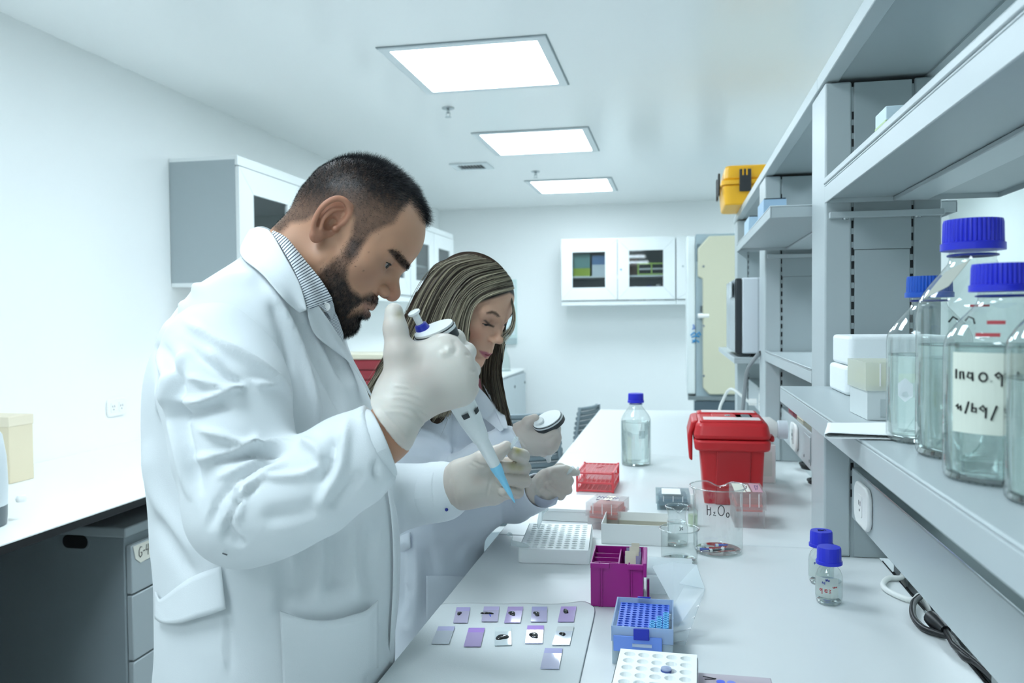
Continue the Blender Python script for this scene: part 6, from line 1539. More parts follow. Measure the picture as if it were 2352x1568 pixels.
def ring_cuff(name, c0, c1, r0, r1, parent, org, m=None, lip=.003):
    c0, c1 = np.array(c0), np.array(c1); ax = (c1 - c0) / np.linalg.norm(c1 - c0); e1 = np.cross(ax, [0, 0, 1.]); e1 /= np.linalg.norm(e1); e2 = np.cross(ax, e1); L = np.linalg.norm(c1 - c0)
    prof = [(0, r0), (.15, r0 + lip), (.85, r1 + lip), (1.0, r1 + lip * .6), (1.0, r1 - .003), (.75, r1 - .006)]
    rows = []
    for k, (t, r) in enumerate(prof):
        rows.append([tuple(c0 + ax * L * t + (e1 * math.cos(a) + e2 * math.sin(a)) * (r + .0012 * math.sin(3 * a + k)) - org) for a in np.linspace(0, 2 * PI, 41)])
    return MB().grid(rows).build(name, m or m_coat, parent, smooth=True, sub=1)
ring_cuff('cuff', P(812, 1043, .946), P(881, 1013, .956), .0455, .0405, coat, MAN)
ring_cuff('cuff', P(985, 1132, 1.25), P(1028, 1126, 1.236), .0435, .0410, coat, MAN)
# coat collar and lapel, shirt collar: sheets standing off the neck
def sheet(name, A, B, n, m, parent, org, bulge=.006, solid=.002, uvs=False, cloth=None, gap=(.012, .008)):
    A = np.array(cat_pts([np.array(a, float) for a in A], 4)); B = np.array(cat_pts([np.array(b, float) for b in B], 4)); G = []
    for t in np.linspace(0, 1, n):
        R_ = A * (1 - t) + B * t; R_[:, 2] -= bulge * math.sin(PI * t)
        if cloth is not None: R_[:, 2] = np.minimum(R_[:, 2], cloth_depth(cloth, R_[:, :2]) - (gap[0] * (1 - t) + gap[1] * t))
        G.append(R_)
    G = np.array(G); ker = np.array([.25, .5, .25])
    for _ in range(2):
        w = G[:, :, 2]; w2 = w.copy(); w2[:, 1:-1] = .25 * w[:, :-2] + .5 * w[:, 1:-1] + .25 * w[:, 2:]; G[:, :, 2] = np.minimum(w2, w + .004)
    rows = [[tuple(P(*q) - org) for q in r] for r in G]
    o = MB().grid(rows).build(name, m, parent, solid=solid, smooth=True, sub=1)
    if uvs:
        me = o.data; uv = me.uv_layers.new(name='UVMap'); k = len(A)
        for l in me.loops: i = l.vertex_index; uv.data[l.index].uv = ((i % k) / (k - 1), (i // k) / (n - 1))
    return o
m_stripe = bpy.data.materials.new('striped_shirt'); m_stripe.use_nodes = True; nt = m_stripe.node_tree; MATS['striped_shirt'] = m_stripe
tcn = nt.nodes.new('ShaderNodeTexCoord'); wv = nt.nodes.new('ShaderNodeTexWave'); wv.bands_direction = 'X'; wv.inputs['Scale'].default_value = 10.5; wv.inputs['Distortion'].default_value = .25
rp = nt.nodes.new('ShaderNodeValToRGB'); rp.color_ramp.elements[0].position = .62; rp.color_ramp.elements[0].color = lin('eef1f4'); rp.color_ramp.elements[1].position = .80; rp.color_ramp.elements[1].color = lin('4a5868')
nt.links.new(tcn.outputs['UV'], wv.inputs['Vector']); nt.links.new(wv.outputs['Fac'], rp.inputs['Fac']); nt.links.new(rp.outputs['Color'], nt.nodes['Principled BSDF'].inputs['Base Color']); nt.nodes['Principled BSDF'].inputs['Roughness'].default_value = .8
sheet('collar', [(592, 521, 1.175), (622, 531, 1.115), (655, 588, 1.085), (688, 650, 1.085), (706, 712, 1.10)], [(574, 526, 1.165), (549, 583, 1.10), (600, 628, 1.04), (652, 688, 1.045), (688, 719, 1.075)], 6, m_coat, coat, MAN, .006, cloth=CV, gap=(.020, .010))
sheet('collar', [(592, 521, 1.175), (612, 522, 1.22), (650, 545, 1.25), (700, 600, 1.26)], [(574, 526, 1.165), (600, 540, 1.25), (650, 580, 1.29), (700, 650, 1.30)], 5, m_coat, coat, MAN, -.004)
sheet('lapel', [(704, 690, 1.105), (722, 690, 1.11), (760, 742, 1.115), (800, 805, 1.12), (840, 880, 1.125), (858, 918, 1.13)], [(704, 700, 1.10), (708, 730, 1.095), (722, 768, 1.09), (760, 800, 1.095), (806, 835, 1.105), (852, 912, 1.12)], 5, m_coat, coat, MAN, .004, cloth=CV, gap=(.010, .008))
shirt = sheet('shirt_collar', [(640, 522, 1.16), (668, 556, 1.115), (705, 602, 1.095), (740, 645, 1.09), (767, 690, 1.10)], [(622, 532, 1.135), (650, 575, 1.10), (676, 622, 1.08), (694, 668, 1.078), (706, 712, 1.085)], 6, m_stripe, man, MAN, .004, uvs=True, cloth=CV, gap=(.020, .012))
sheet('collar_back', [(640, 522, 1.16), (655, 530, 1.20), (690, 560, 1.235), (740, 620, 1.24)], [(622, 532, 1.15), (640, 545, 1.22), (680, 590, 1.26), (735, 660, 1.26)], 5, m_stripe, shirt, MAN, -.002, uvs=True)
sheet('collar_stand', [(722, 672, 1.10), (745, 672, 1.103), (764, 690, 1.11), (770, 720, 1.12)], [(706, 700, 1.092), (728, 700, 1.097), (752, 720, 1.105), (762, 736, 1.115)], 4, m_stripe, shirt, MAN, .002, uvs=True, cloth=CV, gap=(.010, .008))
sheet('shirt_front', [(735, 690, 1.105), (770, 715, 1.12), (790, 770, 1.13)], [(722, 720, 1.10), (752, 752, 1.11), (785, 800, 1.12)], 4, m_stripe, shirt, MAN, .002, uvs=True)
bp_ = P(748, 705, min(1.092, cloth_depth(CV, [(748, 705)])[0] - .024)) - MAN
def disc(c, nrm, r, h, name, m, parent, n=20):
    a = Vector(nrm).to_track_quat('Z', 'Y').to_matrix(); b = MB().lathe([(0, 0), (r, 0), (r * 1.02, h * .6), (r * .85, h), (r * .6, h * .7), (0, h * .7)], n=n); b.v = [tuple(np.array(a @ Vector(v)) + c) for v in b.v]; return b.build(name, m, parent, smooth=40)
disc(bp_, tuple((CAMP - bp_ - MAN) * np.array([1, 1, .6])), .0062, .0022, 'button', m_plastic, shirt)
tp = P(1026, 1170, 1.20) - MAN; disc(tp, (0, -1, .1), .0024, .002, 'blue_thread', m_inkblue, coat)
sm = snap(CV, CN, 518, 1272, .004)
MB().tube([tuple(P(511, 1270, .893) - MAN), tuple(P(522, 1274, .893) - MAN)], .0009, 6).build('stain', mat('stain_dark', '4a4f52', .8), coat)
# trousers and shoes (below the frame)
tr = lambda p: np.minimum(*[chain(p, [(P(625, 1480, 1.18 + .06 * s) - np.array([0, 0, .15]), .08), (np.array([P(625, 1480, 1.18)[0], P(625, 1480, 1.18 + .09 * s)[1], .50]), .075), (np.array([P(625, 1480, 1.18)[0] - .02, P(625, 1480, 1.18 + .09 * s)[1], .10]), .06)]) for s in (-1, 1)])
V, Q = mesh_sdf(tr, (MAN[0] - .25, MAN[1] - .3, .02), (MAN[0] + .25, MAN[1] + .3, .95), .012, 0); to_object('trousers', V, Q, mat('trousers_dark', '2b3038', .8), man, MAN)
for s in (-1, 1):
    b = P(625, 1480, 1.18 + .09 * s); V, Q = mesh_sdf(lambda p: np.maximum(chain(p, [((b[0] - .05, b[1], .05), .045), ((b[0] + .06, b[1], .035), .04), ((b[0] + .14, b[1], .025), .032)]), .001 - p[:, 2]), (b[0] - .15, b[1] - .08, -.02), (b[0] + .22, b[1] + .08, .14), .008, 0); to_object('shoe', V, Q, mat('shoe_black', '17181a', .4), man, MAN)

# ---- gloves
m_glove = tint_mat('latex_glove', .42, sss=.12, spec=.4, bump=.10, bscale=160)
def glove(name, f, lo, hi, parent, org, folds=(), stains=(), h=.0022, base='d2cdc4', wrinkle=.0003):
    V, Q = mesh_sdf(f, lo, hi, h, 1); V = relax(V, Q, 1, .4); N = normals(V, Q)
    if folds: V = fold(V, N, folds)
    V = V + N * (wrinkle * wob(V, 160, 21))[:, None]; px = proj(V)[:, :2]
    c = np.tile(np.array(lin(base)[:3]), (len(V), 1)); c = mix(c, np.array(lin('b9a79c')[:3]), np.clip(.28 + .32 * wob(V, 60, 22), 0, .5))
    for x, y, r, hexc, a in stains: c = mix(c, np.array(lin(hexc)[:3]), a * np.exp(-((px[:, 0] - x) ** 2 + (px[:, 1] - y) ** 2) / r ** 2))
    return to_object(name, V, Q, m_glove, parent, org, c)
def near_hand(p):
    W = (918, 925, .985, .030)
    d = chain(p, pw([(885, 985, .958, .0375), (905, 955, .972, .0345), (925, 915, .985, .0310)]))
    for e in ((1022, 803, .992, .0195), (1048, 832, .985, .0190), (1062, 868, .985, .0180), (1058, 903, .990, .0170)):
        d = smin(d, chain(p, pw([(930, 908, .985, .0270), e])), .018)
    # fingers curl away behind the handle
    for a, b, c in (((1028, 800, .995, .0150), (1046, 778, 1.035, .0118), (1000, 800, 1.055, .0095)), ((1056, 828, .992, .0150), (1072, 808, 1.035, .0115), (1015, 835, 1.055, .0095)),
                    ((1068, 866, .992, .0140), (1082, 850, 1.035, .0112), (1025, 870, 1.055, .0092)), ((1066, 900, .995, .0130), (1080, 893, 1.030, .0105), (1030, 905, 1.050, .0088))):
        d = smin(d, chain(p, pw([a, b, c]), .004), .007)
    t = chain(p, pw([(935, 880, .985, .0250), (918, 812, .978, .0180), (908, 756, .982, .0140), (905, 716, .986, .0112)]), .006)
    d = smin(d, t, .012)
    d = smin(d, chain(p, pw([(930, 830, .985, .018), (1000, 808, .992, .016)])), .014)
    n_ = RT * 95 + UP * 73; n_ /= np.linalg.norm(n_)
    return smax(d, -((p - P(899, 979, .965)) @ n_), .001)
gf = [([(880, 945), (930, 950), (985, 985)], 4, .0016, 'r'), ([(885, 930), (940, 935), (990, 965)], 3, .0013, 'r'), ([(890, 915), (930, 915), (985, 940)], 3, .0012, 'r'), ([(905, 900), (940, 903), (970, 915)], 3, .0010, 'r'), ([(905, 885), (940, 890)], 2.5, .0009, 'r'), ([(870, 935), (905, 975), (938, 1015)], 4, .0016, 'r'), ([(900, 722), (910, 726), (922, 722)], 2.5, .0009, 'v'), ([(1040, 778), (1048, 800), (1040, 815)], 6, .002, 'v'), ([(1068, 812), (1080, 816)], 3, .0014, 'v'), ([(1078, 850), (1092, 852)], 3, .0014, 'v'), ([(1035, 795), (1025, 810), (1010, 812)], 8, .0025, 'r')]
glove('glove', near_hand, P(960, 860, 1.0) - np.array([.13, .13, .13]), P(960, 860, 1.0) + np.array([.13, .13, .13]), man, MAN, gf, [(918, 722, 10, 'a3946a', .6), (975, 850, 30, 'b0a39b', .5), (1000, 900, 26, 'aaa09a', .45), (950, 870, 20, 'b3a69d', .4)])
def far_hand(p):
    d = chain(p, pw([(1020, 1126, 1.238, .0330), (1050, 1118, 1.230, .0310), (1075, 1112, 1.225, .0305)]))
    for e in ((1132, 1078, 1.225, .0210), (1140, 1105, 1.225, .0205), (1135, 1130, 1.225, .0190)): d = smin(d, chain(p, pw([(1070, 1112, 1.225, .0300), e])), .016)
    d = smin(d, chain(p, pw([(1062, 1088, 1.215, .0230), (1108, 1058, 1.200, .0150), (1140, 1042, 1.196, .0112), (1162, 1026, 1.198, .0092)]), .005), .010)
    for L, kk in (([(1140, 1075, 1.228, .0135), (1182, 1062, 1.238, .0112), (1200, 1048, 1.222, .0108), (1180, 1041, 1.206, .0100)], .006), ([(1140, 1090, 1.230, .013), (1206, 1074, 1.230, .0100), (1150, 1072, 1.204, .0092)], .006), ([(1140, 1110, 1.230, .013), (1206, 1104, 1.230, .0098), (1152, 1100, 1.204, .0090)], .006), ([(1135, 1130, 1.228, .012), (1190, 1131, 1.228, .0088), (1156, 1128, 1.206, .0080)], .006)):
        d = smin(d, chain(p, pw(L[:2]), .004), kk); d = np.minimum(d, chain(p, pw(L[1:]), .004))
    return smax(d, -((p - P(1027, 1125, 1.236)) @ ((P(1075, 1112, 1.225) - P(1020, 1126, 1.238)) / np.linalg.norm(P(1075, 1112, 1.225) - P(1020, 1126, 1.238)))), .001)
gf = [([(1036, 1100), (1033, 1130), (1038, 1165)], 2.5, .0012, 'r'), ([(1046, 1095), (1043, 1130), (1050, 1168)], 2.5, .0012, 'r'), ([(1055, 1110), (1053, 1140), (1062, 1165)], 2.5, .001, 'r'), ([(1085, 1058), (1105, 1068), (1126, 1070)], 3, .0016, 'v'), ([(1078, 1066), (1095, 1075)], 2.5, .0012, 'v'), ([(1130, 1085), (1124, 1110), (1118, 1140)], 3, .0012, 'v')]
glove('glove', far_hand, P(1115, 1090, 1.22) - np.array([.12, .11, .10]), P(1115, 1090, 1.22) + np.array([.12, .11, .10]), man, MAN, gf, [(1190, 1034, 10, 'b0a04c', .75), (1178, 1070, 12, 'a89c5a', .6), (1195, 1075, 8, 'a89c5a', .5), (1095, 1100, 14, 'b09a8e', .4)], .002, 'c6beb4')
# tube between finger and thumb
c = P(1170, 1034, 1.196)
microtube('small microtube pinched between the mans thumb and forefinger', tuple(c), (.3, .5, .2), .55, False)

# ---- his pipette
def axis_frame(a, b):
    a, b = np.array(a), np.array(b); z = (b - a) / np.linalg.norm(b - a); x = np.cross(z, CAMP - a); x /= np.linalg.norm(x); return a, np.stack([x, np.cross(z, x), z]), np.linalg.norm(b - a)
m_pip = mat('pipette_white', 'e4e8e8', .3, spec=.5); m_pipd = mat('pipette_dark', '20272c', .4); m_pipb = mat('pipette_blue', '1f2c9c', .35)
def pipette(label, top, tip, segs, head, disp=None):
    a, M, L = axis_frame(top, tip); t = thing('pipette', label, 'pipette', tuple(a))
    for nm, m, prof, *rest in segs:
        b = MB().lathe([(r, z) for z, r in prof], n=28); b.v = [tuple(np.array(v) @ M) for v in b.v]; b.build(nm, m, t, smooth=40)
    # tilted oval head
    c, u, v, nrm, ru, rv, th = head; c = np.array(c) - a
    for nm, m, k, z0, z1 in (('head_base', m_pipd, 1.04, -.0125, -.001), ('head_band', m_pip, 1.03, -.0009, .0028), ('head_trim', m_pipd, 1.0, .003, .0042), ('head_cap', m_pip, .96, .0043, .0072)):
        n = 36; q = [c + u * ru * k * math.cos(s) + v * rv * k * math.sin(s) for s in np.linspace(0, 2 * PI, n, endpoint=False)]
        MB().add([tuple(x + nrm * z0) for x in q] + [tuple(x + nrm * z1) for x in q], [tuple(range(n - 1, -1, -1)), tuple(range(n, 2 * n))] + [(i, (i + 1) % n, n + (i + 1) % n, n + i) for i in range(n)]).build(nm, m, t, smooth=40)
    if disp:
        for z0, z1, ang in disp:
            rows = [[tuple(np.array([r_ * math.cos(x), r_ * math.sin(x), z]) @ M) for x in np.linspace(ang - .26, ang + .26, 6)] for z, r_ in ((z0, .0182), (z1, .0172))]
            MB().grid(rows).build('display', m_pipd, t)
    return t
top, tip = P(950, 716, 1.005), P(1182, 1153, 1.105); LP = np.linalg.norm(tip - top)
def zf(px, py): return ((P(px, py, 1.05) - top) @ ((tip - top) / LP))
def zpy(py): return LP * (py - 716) / (1153 - 716) * 1.0
u = P(1045, 745, 1.012) - P(955, 782, 1.008); ru = np.linalg.norm(u) / 2; u = u / np.linalg.norm(u); vdir = CAMP - P(1000, 765, 1.01); vdir /= np.linalg.norm(vdir); nrm = np.cross(u, vdir); nrm = nrm * (1 if nrm[2] > 0 else -1); nrm = nrm * .90 + vdir * .42; nrm /= np.linalg.norm(nrm); v2 = np.cross(nrm, u)
pipette('white pipette with a blue collar and pale blue tip in the mans hands', top, tip,
        [('plunger_button', m_pip, [(-.001, 0), (-.001, .0062), (0, .0078), (.002, .0080), (.0035, .0066), (.004, .004)]), ('plunger_stem', m_pip, [(.003, .0045), (.020, .0045)]),
         ('blue_collar', m_pipb, [(.017, .0045), (.018, .0075), (.024, .0092), (.034, .0100), (.034, .004)]),
         ('handle', m_pip, [(.034, .010), (.045, .0145), (.09, .0165), (zpy(925), .0165), (zpy(955), .0150), (zpy(995), .0112), (zpy(1001), .0100), (zpy(1001), .004)]),
         ('nozzle', m_pip, [(zpy(998), .0092), (zpy(1015), .0090), (zpy(1066), .0074), (zpy(1066), .003)]),
         ('tip', mat('tip_sky', '86cfee', .3), [(zpy(1060), .0078), (zpy(1066), .0080), (zpy(1084), .0066), (zpy(1086), .0058), (zpy(1130), .0032), (zpy(1153), .0010), (zpy(1153), .0004)])],
        (P(1000, 764, 1.008), u, v2, nrm, ru, .0155, .01), [(zpy(927), zpy(938), -1.35), (zpy(930), zpy(940), -2.35)])
# ================================================================== the woman
WOM = P(1010, 1500, 1.80); WOM = np.array([WOM[0], WOM[1], 0.0])
wom = thing('person', 'woman in a white lab coat with long highlighted hair, pipetting behind the man', 'person', tuple(WOM))
HMw = frame(math.radians(19.6), math.radians(33.9), math.radians(.8), .955); HOw = P(1072, 699, 1.62)
wk = dict(fem=1, neck=[((0, -.026, -.015), .046), ((0, -.034, -.085), .046), ((0, -.046, -.14), .052)])
Vc2, Qw = mesh_sdf(lambda p: head_sdf(p, wk), (-.10, -.115, -.145), (.10, .135, .135), .0019)
Vww = Vc2 @ HMw + HOw; Nw2 = normals(Vww, Qw)
Vm2 = Vc2.copy(); Vm2[:, 0] = np.abs(Vm2[:, 0]); pm2 = proj(Vm2 @ HMw + HOw)[:, :2]
skw = np.array(lin('d6aa90')[:3]); col = np.tile(skw, (len(Vc2), 1)) * (1 + .03 * wob(Vc2, 90, 33))[:, None]
col = mix(col, np.array(lin('cc8468')[:3]), np.clip(.8 * np.exp(-(((np.abs(Vc2[:, 0]) - .045) / .024) ** 2 + ((Vc2[:, 1] - .06) / .03) ** 2 + ((Vc2[:, 2] + .025) / .022) ** 2)), 0, .7))
lips = softmask(pm2, [(1100, 804), (1109, 806), (1118, 808), (1126, 813), (1122, 818), (1115, 822), (1108, 816), (1102, 809)], 1.6); lips *= (np.abs(Vc2[:, 2] + .057) < .016)
col = mix(col, np.array(lin('a8486a')[:3]), lips * .75)
brw = softmask(pm2, [(1118, 718), (1130, 713), (1140, 717), (1149, 727), (1143, 727), (1132, 720), (1120, 721)], 2.0); col = mix(col, np.array(lin('4c362c')[:3]), brw * .75)
esh = np.exp(-(((np.abs(Vc2[:, 0]) - .033) / .017) ** 2 + ((Vc2[:, 2] - .010) / .010) ** 2 + ((Vc2[:, 1] - .08) / .02) ** 2)); col = mix(col, np.array(lin('86604e')[:3]), np.clip(esh * .75, 0, 1))  # her eye-socket shade is painted into the skin colour too
lsh = softmask(pm2, [(1110, 735), (1116, 734), (1126, 744), (1136, 749), (1133, 752), (1122, 748)], 1.6); col = mix(col, np.array(lin('231a18')[:3]), lsh * .9)
scalp = softmask(pm2, [(1190, 660), (1172, 672), (1130, 686), (1086, 700), (1070, 760), (1060, 840), (900, 840), (900, 520), (1190, 540)], 3) * (ear_d(Vm2.astype(np.float32)) > .003)
col = mix(col, np.array(lin('2e251e')[:3]), scalp)
def body_w(p):
    d = smin(rcone(p, P(1035, 800, 1.68), P(1015, 960, 1.78), .045, .07), chain(p, [(P(1015, 960, 1.78), .085), (P(1020, 1150, 1.8), .09), (P(1000, 1350, 1.8), .10)]), .05)
    d = smin(d, rcone(p, P(960, 990, 1.70), P(1060, 980, 1.92), .04, .04), .04)
    d = smin(d, chain(p, pw([(960, 1000, 1.69, .038), (985, 1130, 1.62, .034), (1110, 1075, 1.60, .028), (1175, 1020, 1.615, .020)])), .02)
    d = smin(d, chain(p, pw([(1075, 1000, 1.92, .038), (1120, 1160, 1.86, .034), (1185, 1152, 1.77, .024), (1215, 1140, 1.72, .018)])), .02)
    for s in (-1, 1):
        hx = P(1000, 1400, 1.80 + .05 * s); d = smin(d, chain(p, [(hx, .065), ((hx[0], hx[1], .50), .06), ((hx[0] - .02, hx[1], .09), .04)]), .03)
    return d
Vb, Qb = mesh_sdf(body_w, (WOM[0] - .32, WOM[1] - .35, .04), (WOM[0] + .45, WOM[1] + .40, 1.42), .010, 0)
to_object('body', np.vstack([Vww, Vb]), np.vstack([Qw, Qb + len(Vww)]), m_skin, wom, WOM, np.vstack([col, np.tile(skw, (len(Vb), 1))]))
for s in (1, -1): eye(wom, HMw, HOw, WOM, s, .50)
fw2, up2, lt2 = [HMw[i] / np.linalg.norm(HMw[i]) for i in (1, 2, 0)]
VcS = Vc; Vc = Vc2
lash_line(wom, HMw, HOw, WOM, .0022, m_lash, .0010)
strands('eyebrows', wom, Vww, Qw, Nw2, brw, 160, lambda r, vc, wt: .005 * RNG.uniform(.6, 1.2, len(wt)), .00022, lambda r, nn, vc: nn * .2 + lt2 * np.sign(vc[:, :1]) * .8 + RNG.normal(size=r.shape) * .15, '2a1d17', '4a362b', WOM)
Vc = VcS
# ---- long hair: under-mass and strands
GUIDES = [[(1181, 663, 1.585), (1132, 674, 1.548), (1092, 695, 1.535), (1076, 730, 1.532), (1070, 790, 1.535), (1064, 850, 1.545), (1050, 905, 1.56), (1030, 950, 1.58)],
          [(1174, 641, 1.60), (1112, 658, 1.548), (1072, 690, 1.530), (1052, 740, 1.526), (1040, 800, 1.53), (1025, 860, 1.545), (1000, 915, 1.565), (975, 955, 1.585)],
          [(1160, 622, 1.605), (1092, 640, 1.548), (1048, 685, 1.530), (1024, 745, 1.526), (1004, 810, 1.532), (975, 865, 1.55), (945, 915, 1.57), (920, 950, 1.59)],
          [(1140, 605, 1.61), (1066, 625, 1.556), (1020, 680, 1.535), (992, 745, 1.532), (966, 810, 1.54), (935, 865, 1.56), (905, 910, 1.58), (885, 940, 1.60)],
          [(1116, 595, 1.615), (1044, 612, 1.570), (996, 670, 1.55), (966, 738, 1.548), (938, 805, 1.555), (905, 860, 1.575), (880, 900, 1.595), (862, 930, 1.615)],
          [(1094, 588, 1.62), (1022, 608, 1.590), (976, 668, 1.575), (948, 735, 1.575), (918, 800, 1.585), (888, 852, 1.60), (866, 890, 1.62), (850, 920, 1.635)],
          [(1076, 585, 1.63), (1005, 615, 1.62), (965, 675, 1.61), (938, 738, 1.615), (908, 800, 1.62), (880, 848, 1.63), (860, 885, 1.645), (848, 910, 1.655)],
          [(1060, 588, 1.66), (1000, 622, 1.67), (962, 682, 1.67), (938, 742, 1.67), (908, 802, 1.67), (884, 850, 1.675), (866, 890, 1.68), (852, 915, 1.69)]]
FARG = [[(1166, 660, 1.63), (1160, 715, 1.69), (1150, 790, 1.69), (1140, 850, 1.68), (1148, 905, 1.675), (1158, 950, 1.675), (1164, 985, 1.68)],
        [(1160, 650, 1.65), (1148, 715, 1.71), (1136, 790, 1.70), (1126, 850, 1.69), (1130, 900, 1.685), (1145, 945, 1.685), (1160, 985, 1.69)],
        [(1150, 640, 1.67), (1130, 715, 1.73), (1118, 790, 1.72), (1108, 850, 1.70), (1112, 890, 1.695), (1130, 930, 1.695), (1150, 975, 1.70)]]
_t, _p = [a.ravel() for a in np.meshgrid(np.linspace(.02, PI - .02, 90), np.linspace(0, 2 * PI, 180))]
_cap = np.stack([.0755 * np.sin(_t) * np.cos(_p), -.003 + .0885 * np.sin(_t) * np.sin(_p), .034 + .0765 * np.cos(_t)], 1); _cap = _cap[(_cap[:, 1] < .062) & (_cap[:, 2] > -.02)]
_hp = np.vstack([proj(Vww), proj(_cap @ HMw + HOw)])
def drape(q, gap=.005):
    x, y, w = q; d = np.hypot(_hp[:, 0] - x, _hp[:, 1] - y); m = d < 7
    return (x, y, min(w, _hp[m, 2].min() - gap)) if m.any() else q
GUIDES = [[drape(tuple(q)) for q in cat_pts([np.array(p, float) for p in g], 2)] for g in GUIDES]
def guide_pts(g, n=22): return np.array([p for p in cat_pts([P(*q) for q in g], 3)])
def strand_field(G, n, seed, jit, wd, rows_out=None):
    r = np.random.default_rng(seed); GP = np.stack([guide_pts(g) for g in G]); ng = len(G); K = GP.shape[1]
    u = r.random(n) * (ng - 1) * .9999; i = u.astype(int); fch = (u - i)[:, None, None]; S = GP[i] * (1 - fch) + GP[i + 1] * fch
    t = np.linspace(0, 1, K)[None, :, None]; off = r.normal(size=(n, 1, 3)) * jit; ph = r.uniform(0, 6.28, (n, 1, 1)); am = r.normal(size=(n, 1, 3)) * jit * .8
    S = S + off * (.3 + t) + am * np.sin(5 * t + ph) * t
    return S, u
HD, HL = np.array(lin('3a302a')[:3]), np.array(lin('d2c6aa')[:3])
def ribbons(name, S, wd, parent, org, colf, seed):
    r = np.random.default_rng(seed); n, K, _ = S.shape; T = np.gradient(S, axis=1); T /= np.maximum(np.linalg.norm(T, axis=2, keepdims=True), 1e-9)
    to = CAMP - S; sd = np.cross(T, to); sd /= np.maximum(np.linalg.norm(sd, axis=2, keepdims=True), 1e-9); nr = np.cross(sd, T)
    a = r.normal(size=(n, 1, 1)) * .5; sd = sd * np.cos(a) + nr * np.sin(a); tt = np.linspace(0, 1, K)[None, :, None]; wv_ = wd * r.uniform(.5, 1.4, (n, 1, 1)) * (1 - .6 * tt ** 3) * np.minimum(1, .12 + tt * 9)
    V = np.stack([S - sd * wv_, S + sd * wv_], 2).reshape(-1, 3); b = (np.arange(n)[:, None] * K + np.arange(K - 1)[None]).reshape(-1, 1) * 2
    Q = b + np.array([0, 1, 3, 2]); c = np.repeat(colf(n, r), K * 2, 0); return to_object(name, V, Q, m_hair, parent, org, c, smooth=True)
def hcol(n, r, light=.42):
    t = np.clip(r.beta(.8, 1.1, n) * light * 2.1, 0, 1)[:, None]; return HD * (1 - t) * r.uniform(.55, 1.1, (n, 1)) + HL * t
S, u = strand_field(GUIDES, 4200, 51, .0030, .001)
def hcolu(n, r):
    t = np.clip(.30 + .34 * np.sin(u * 13.0) + .25 * np.sin(u * 29 + 1) + r.normal(size=n) * .26, 0, 1)[:, None]; return (HD * (1 - t) + HL * t) * r.uniform(.6, 1.15, (n, 1))
hair_w = ribbons('hair', S, .00075, wom, WOM, hcolu, 52)
S2, _ = strand_field(FARG, 700, 53, .004, .001); ribbons('far_hair', S2, .0011, hair_w, WOM, lambda n, r: hcol(n, r, .16), 54)
WISP = [[(1171, 668, 1.58), (1180, 700, 1.575), (1184, 735, 1.57), (1172, 770, 1.575), (1153, 789, 1.58)], [(1170, 672, 1.58), (1178, 715, 1.57), (1172, 750, 1.57), (1152, 768, 1.575), (1148, 775, 1.58)], [(1171, 668, 1.585), (1184, 720, 1.58), (1180, 760, 1.58), (1160, 790, 1.585), (1156, 830, 1.60)]]
S3, _ = strand_field(WISP, 46, 55, .0012, .0006); ribbons('loose_wisps', S3, .00045, hair_w, WOM, lambda n, r: hcol(n, r, .5), 56)
S4, _ = strand_field(GUIDES, 120, 57, .011, .0006); ribbons('flyaway_strands', S4, .00035, hair_w, WOM, lambda n, r: hcol(n, r, .4), 58)
GP = [[(np.array(p), .014) for p in guide_pts(g)[::2] + np.array([[0, 0, 0]])] for g in GUIDES]
def hair_mass(p):
    q = (p - HOw) @ np.linalg.inv(HMw); d = ell(q.astype(np.float32), (0, -.003, .034), (.0745, .0875, .0755)) * .95
    d = smax(d, ((q[:, 1] - .058) * .9 + (-.02 - q[:, 2]) * .0).astype(np.float32), .01); d = smax(d, (-.03 - q[:, 2]).astype(np.float32), .02)
    for a, b in zip(GUIDES[:-1], GUIDES[1:]):
        m = [((x0 + x1) / 2 + 1, (y0 + y1) / 2 + 2, (w0 + w1) / 2 + .026) for (x0, y0, w0), (x1, y1, w1) in zip(a, b)]
        d = smin(d, chain(p, [(P(*k), .0165 if i > 1 else .011) for i, k in enumerate(m[2::2])], .004), .012)
    for g in FARG: d = smin(d, chain(p, [(P(x, y, w + .012), .011) for x, y, w in g[2:]], .004), .010)
    return d
V, Q = mesh_sdf(hair_mass, P(1010, 760, 1.62) - np.array([.22, .20, .22]), P(1010, 760, 1.62) + np.array([.22, .20, .20]), .0042, 0); V = relax(V, Q, 3)
to_object('hair_mass', V, Q, tint_mat('hair_under', .9, spec=.0), hair_w, WOM, np.tile(HD * .7, (len(V), 1)) * (1 + .3 * wob(V, 140, 61))[:, None])
# ---- coat
m_coatw = mat('coat_cotton_cool', 'e6ebf3', .8, spec=.15, bump=.10, bscale=900, sheen=.15)
E_R2 = np.array([math.cos(YAW + .09), math.sin(YAW + .09), 0.])
rowsW = [(862, 1000, 1108, 1.76, .05), (885, 965, 1128, 1.77, .10), (920, 925, 1145, 1.78, .15), (970, 900, 1160, 1.79, .165), (1040, 888, 1172, 1.80, .155), (1110, 884, 1182, 1.80, .15), (1165, 886, 1184, 1.80, .148), (1200, 891, 1145, 1.80, .148), (1228, 893, 1105, 1.80, .148), (1290, 898, 1116, 1.80, .15), (1400, 902, 1114, 1.80, .155), (1560, 898, 1112, 1.80, .165), (1900, 885, 1116, 1.80, .18), (2150, 880, 1116, 1.80, .19)]
torw = stack_sdf(rowsW, E_R2, None, 2.4)
SW1 = pw([(955, 985, 1.715, .058), (965, 1050, 1.66, .060), (985, 1130, 1.615, .056), (1050, 1110, 1.60, .052), (1120, 1060, 1.60, .047), (1165, 1022, 1.61, .040)])
SW2 = pw([(1080, 990, 1.93, .058), (1125, 1150, 1.86, .055), (1180, 1150, 1.78, .047), (1222, 1135, 1.715, .038)])
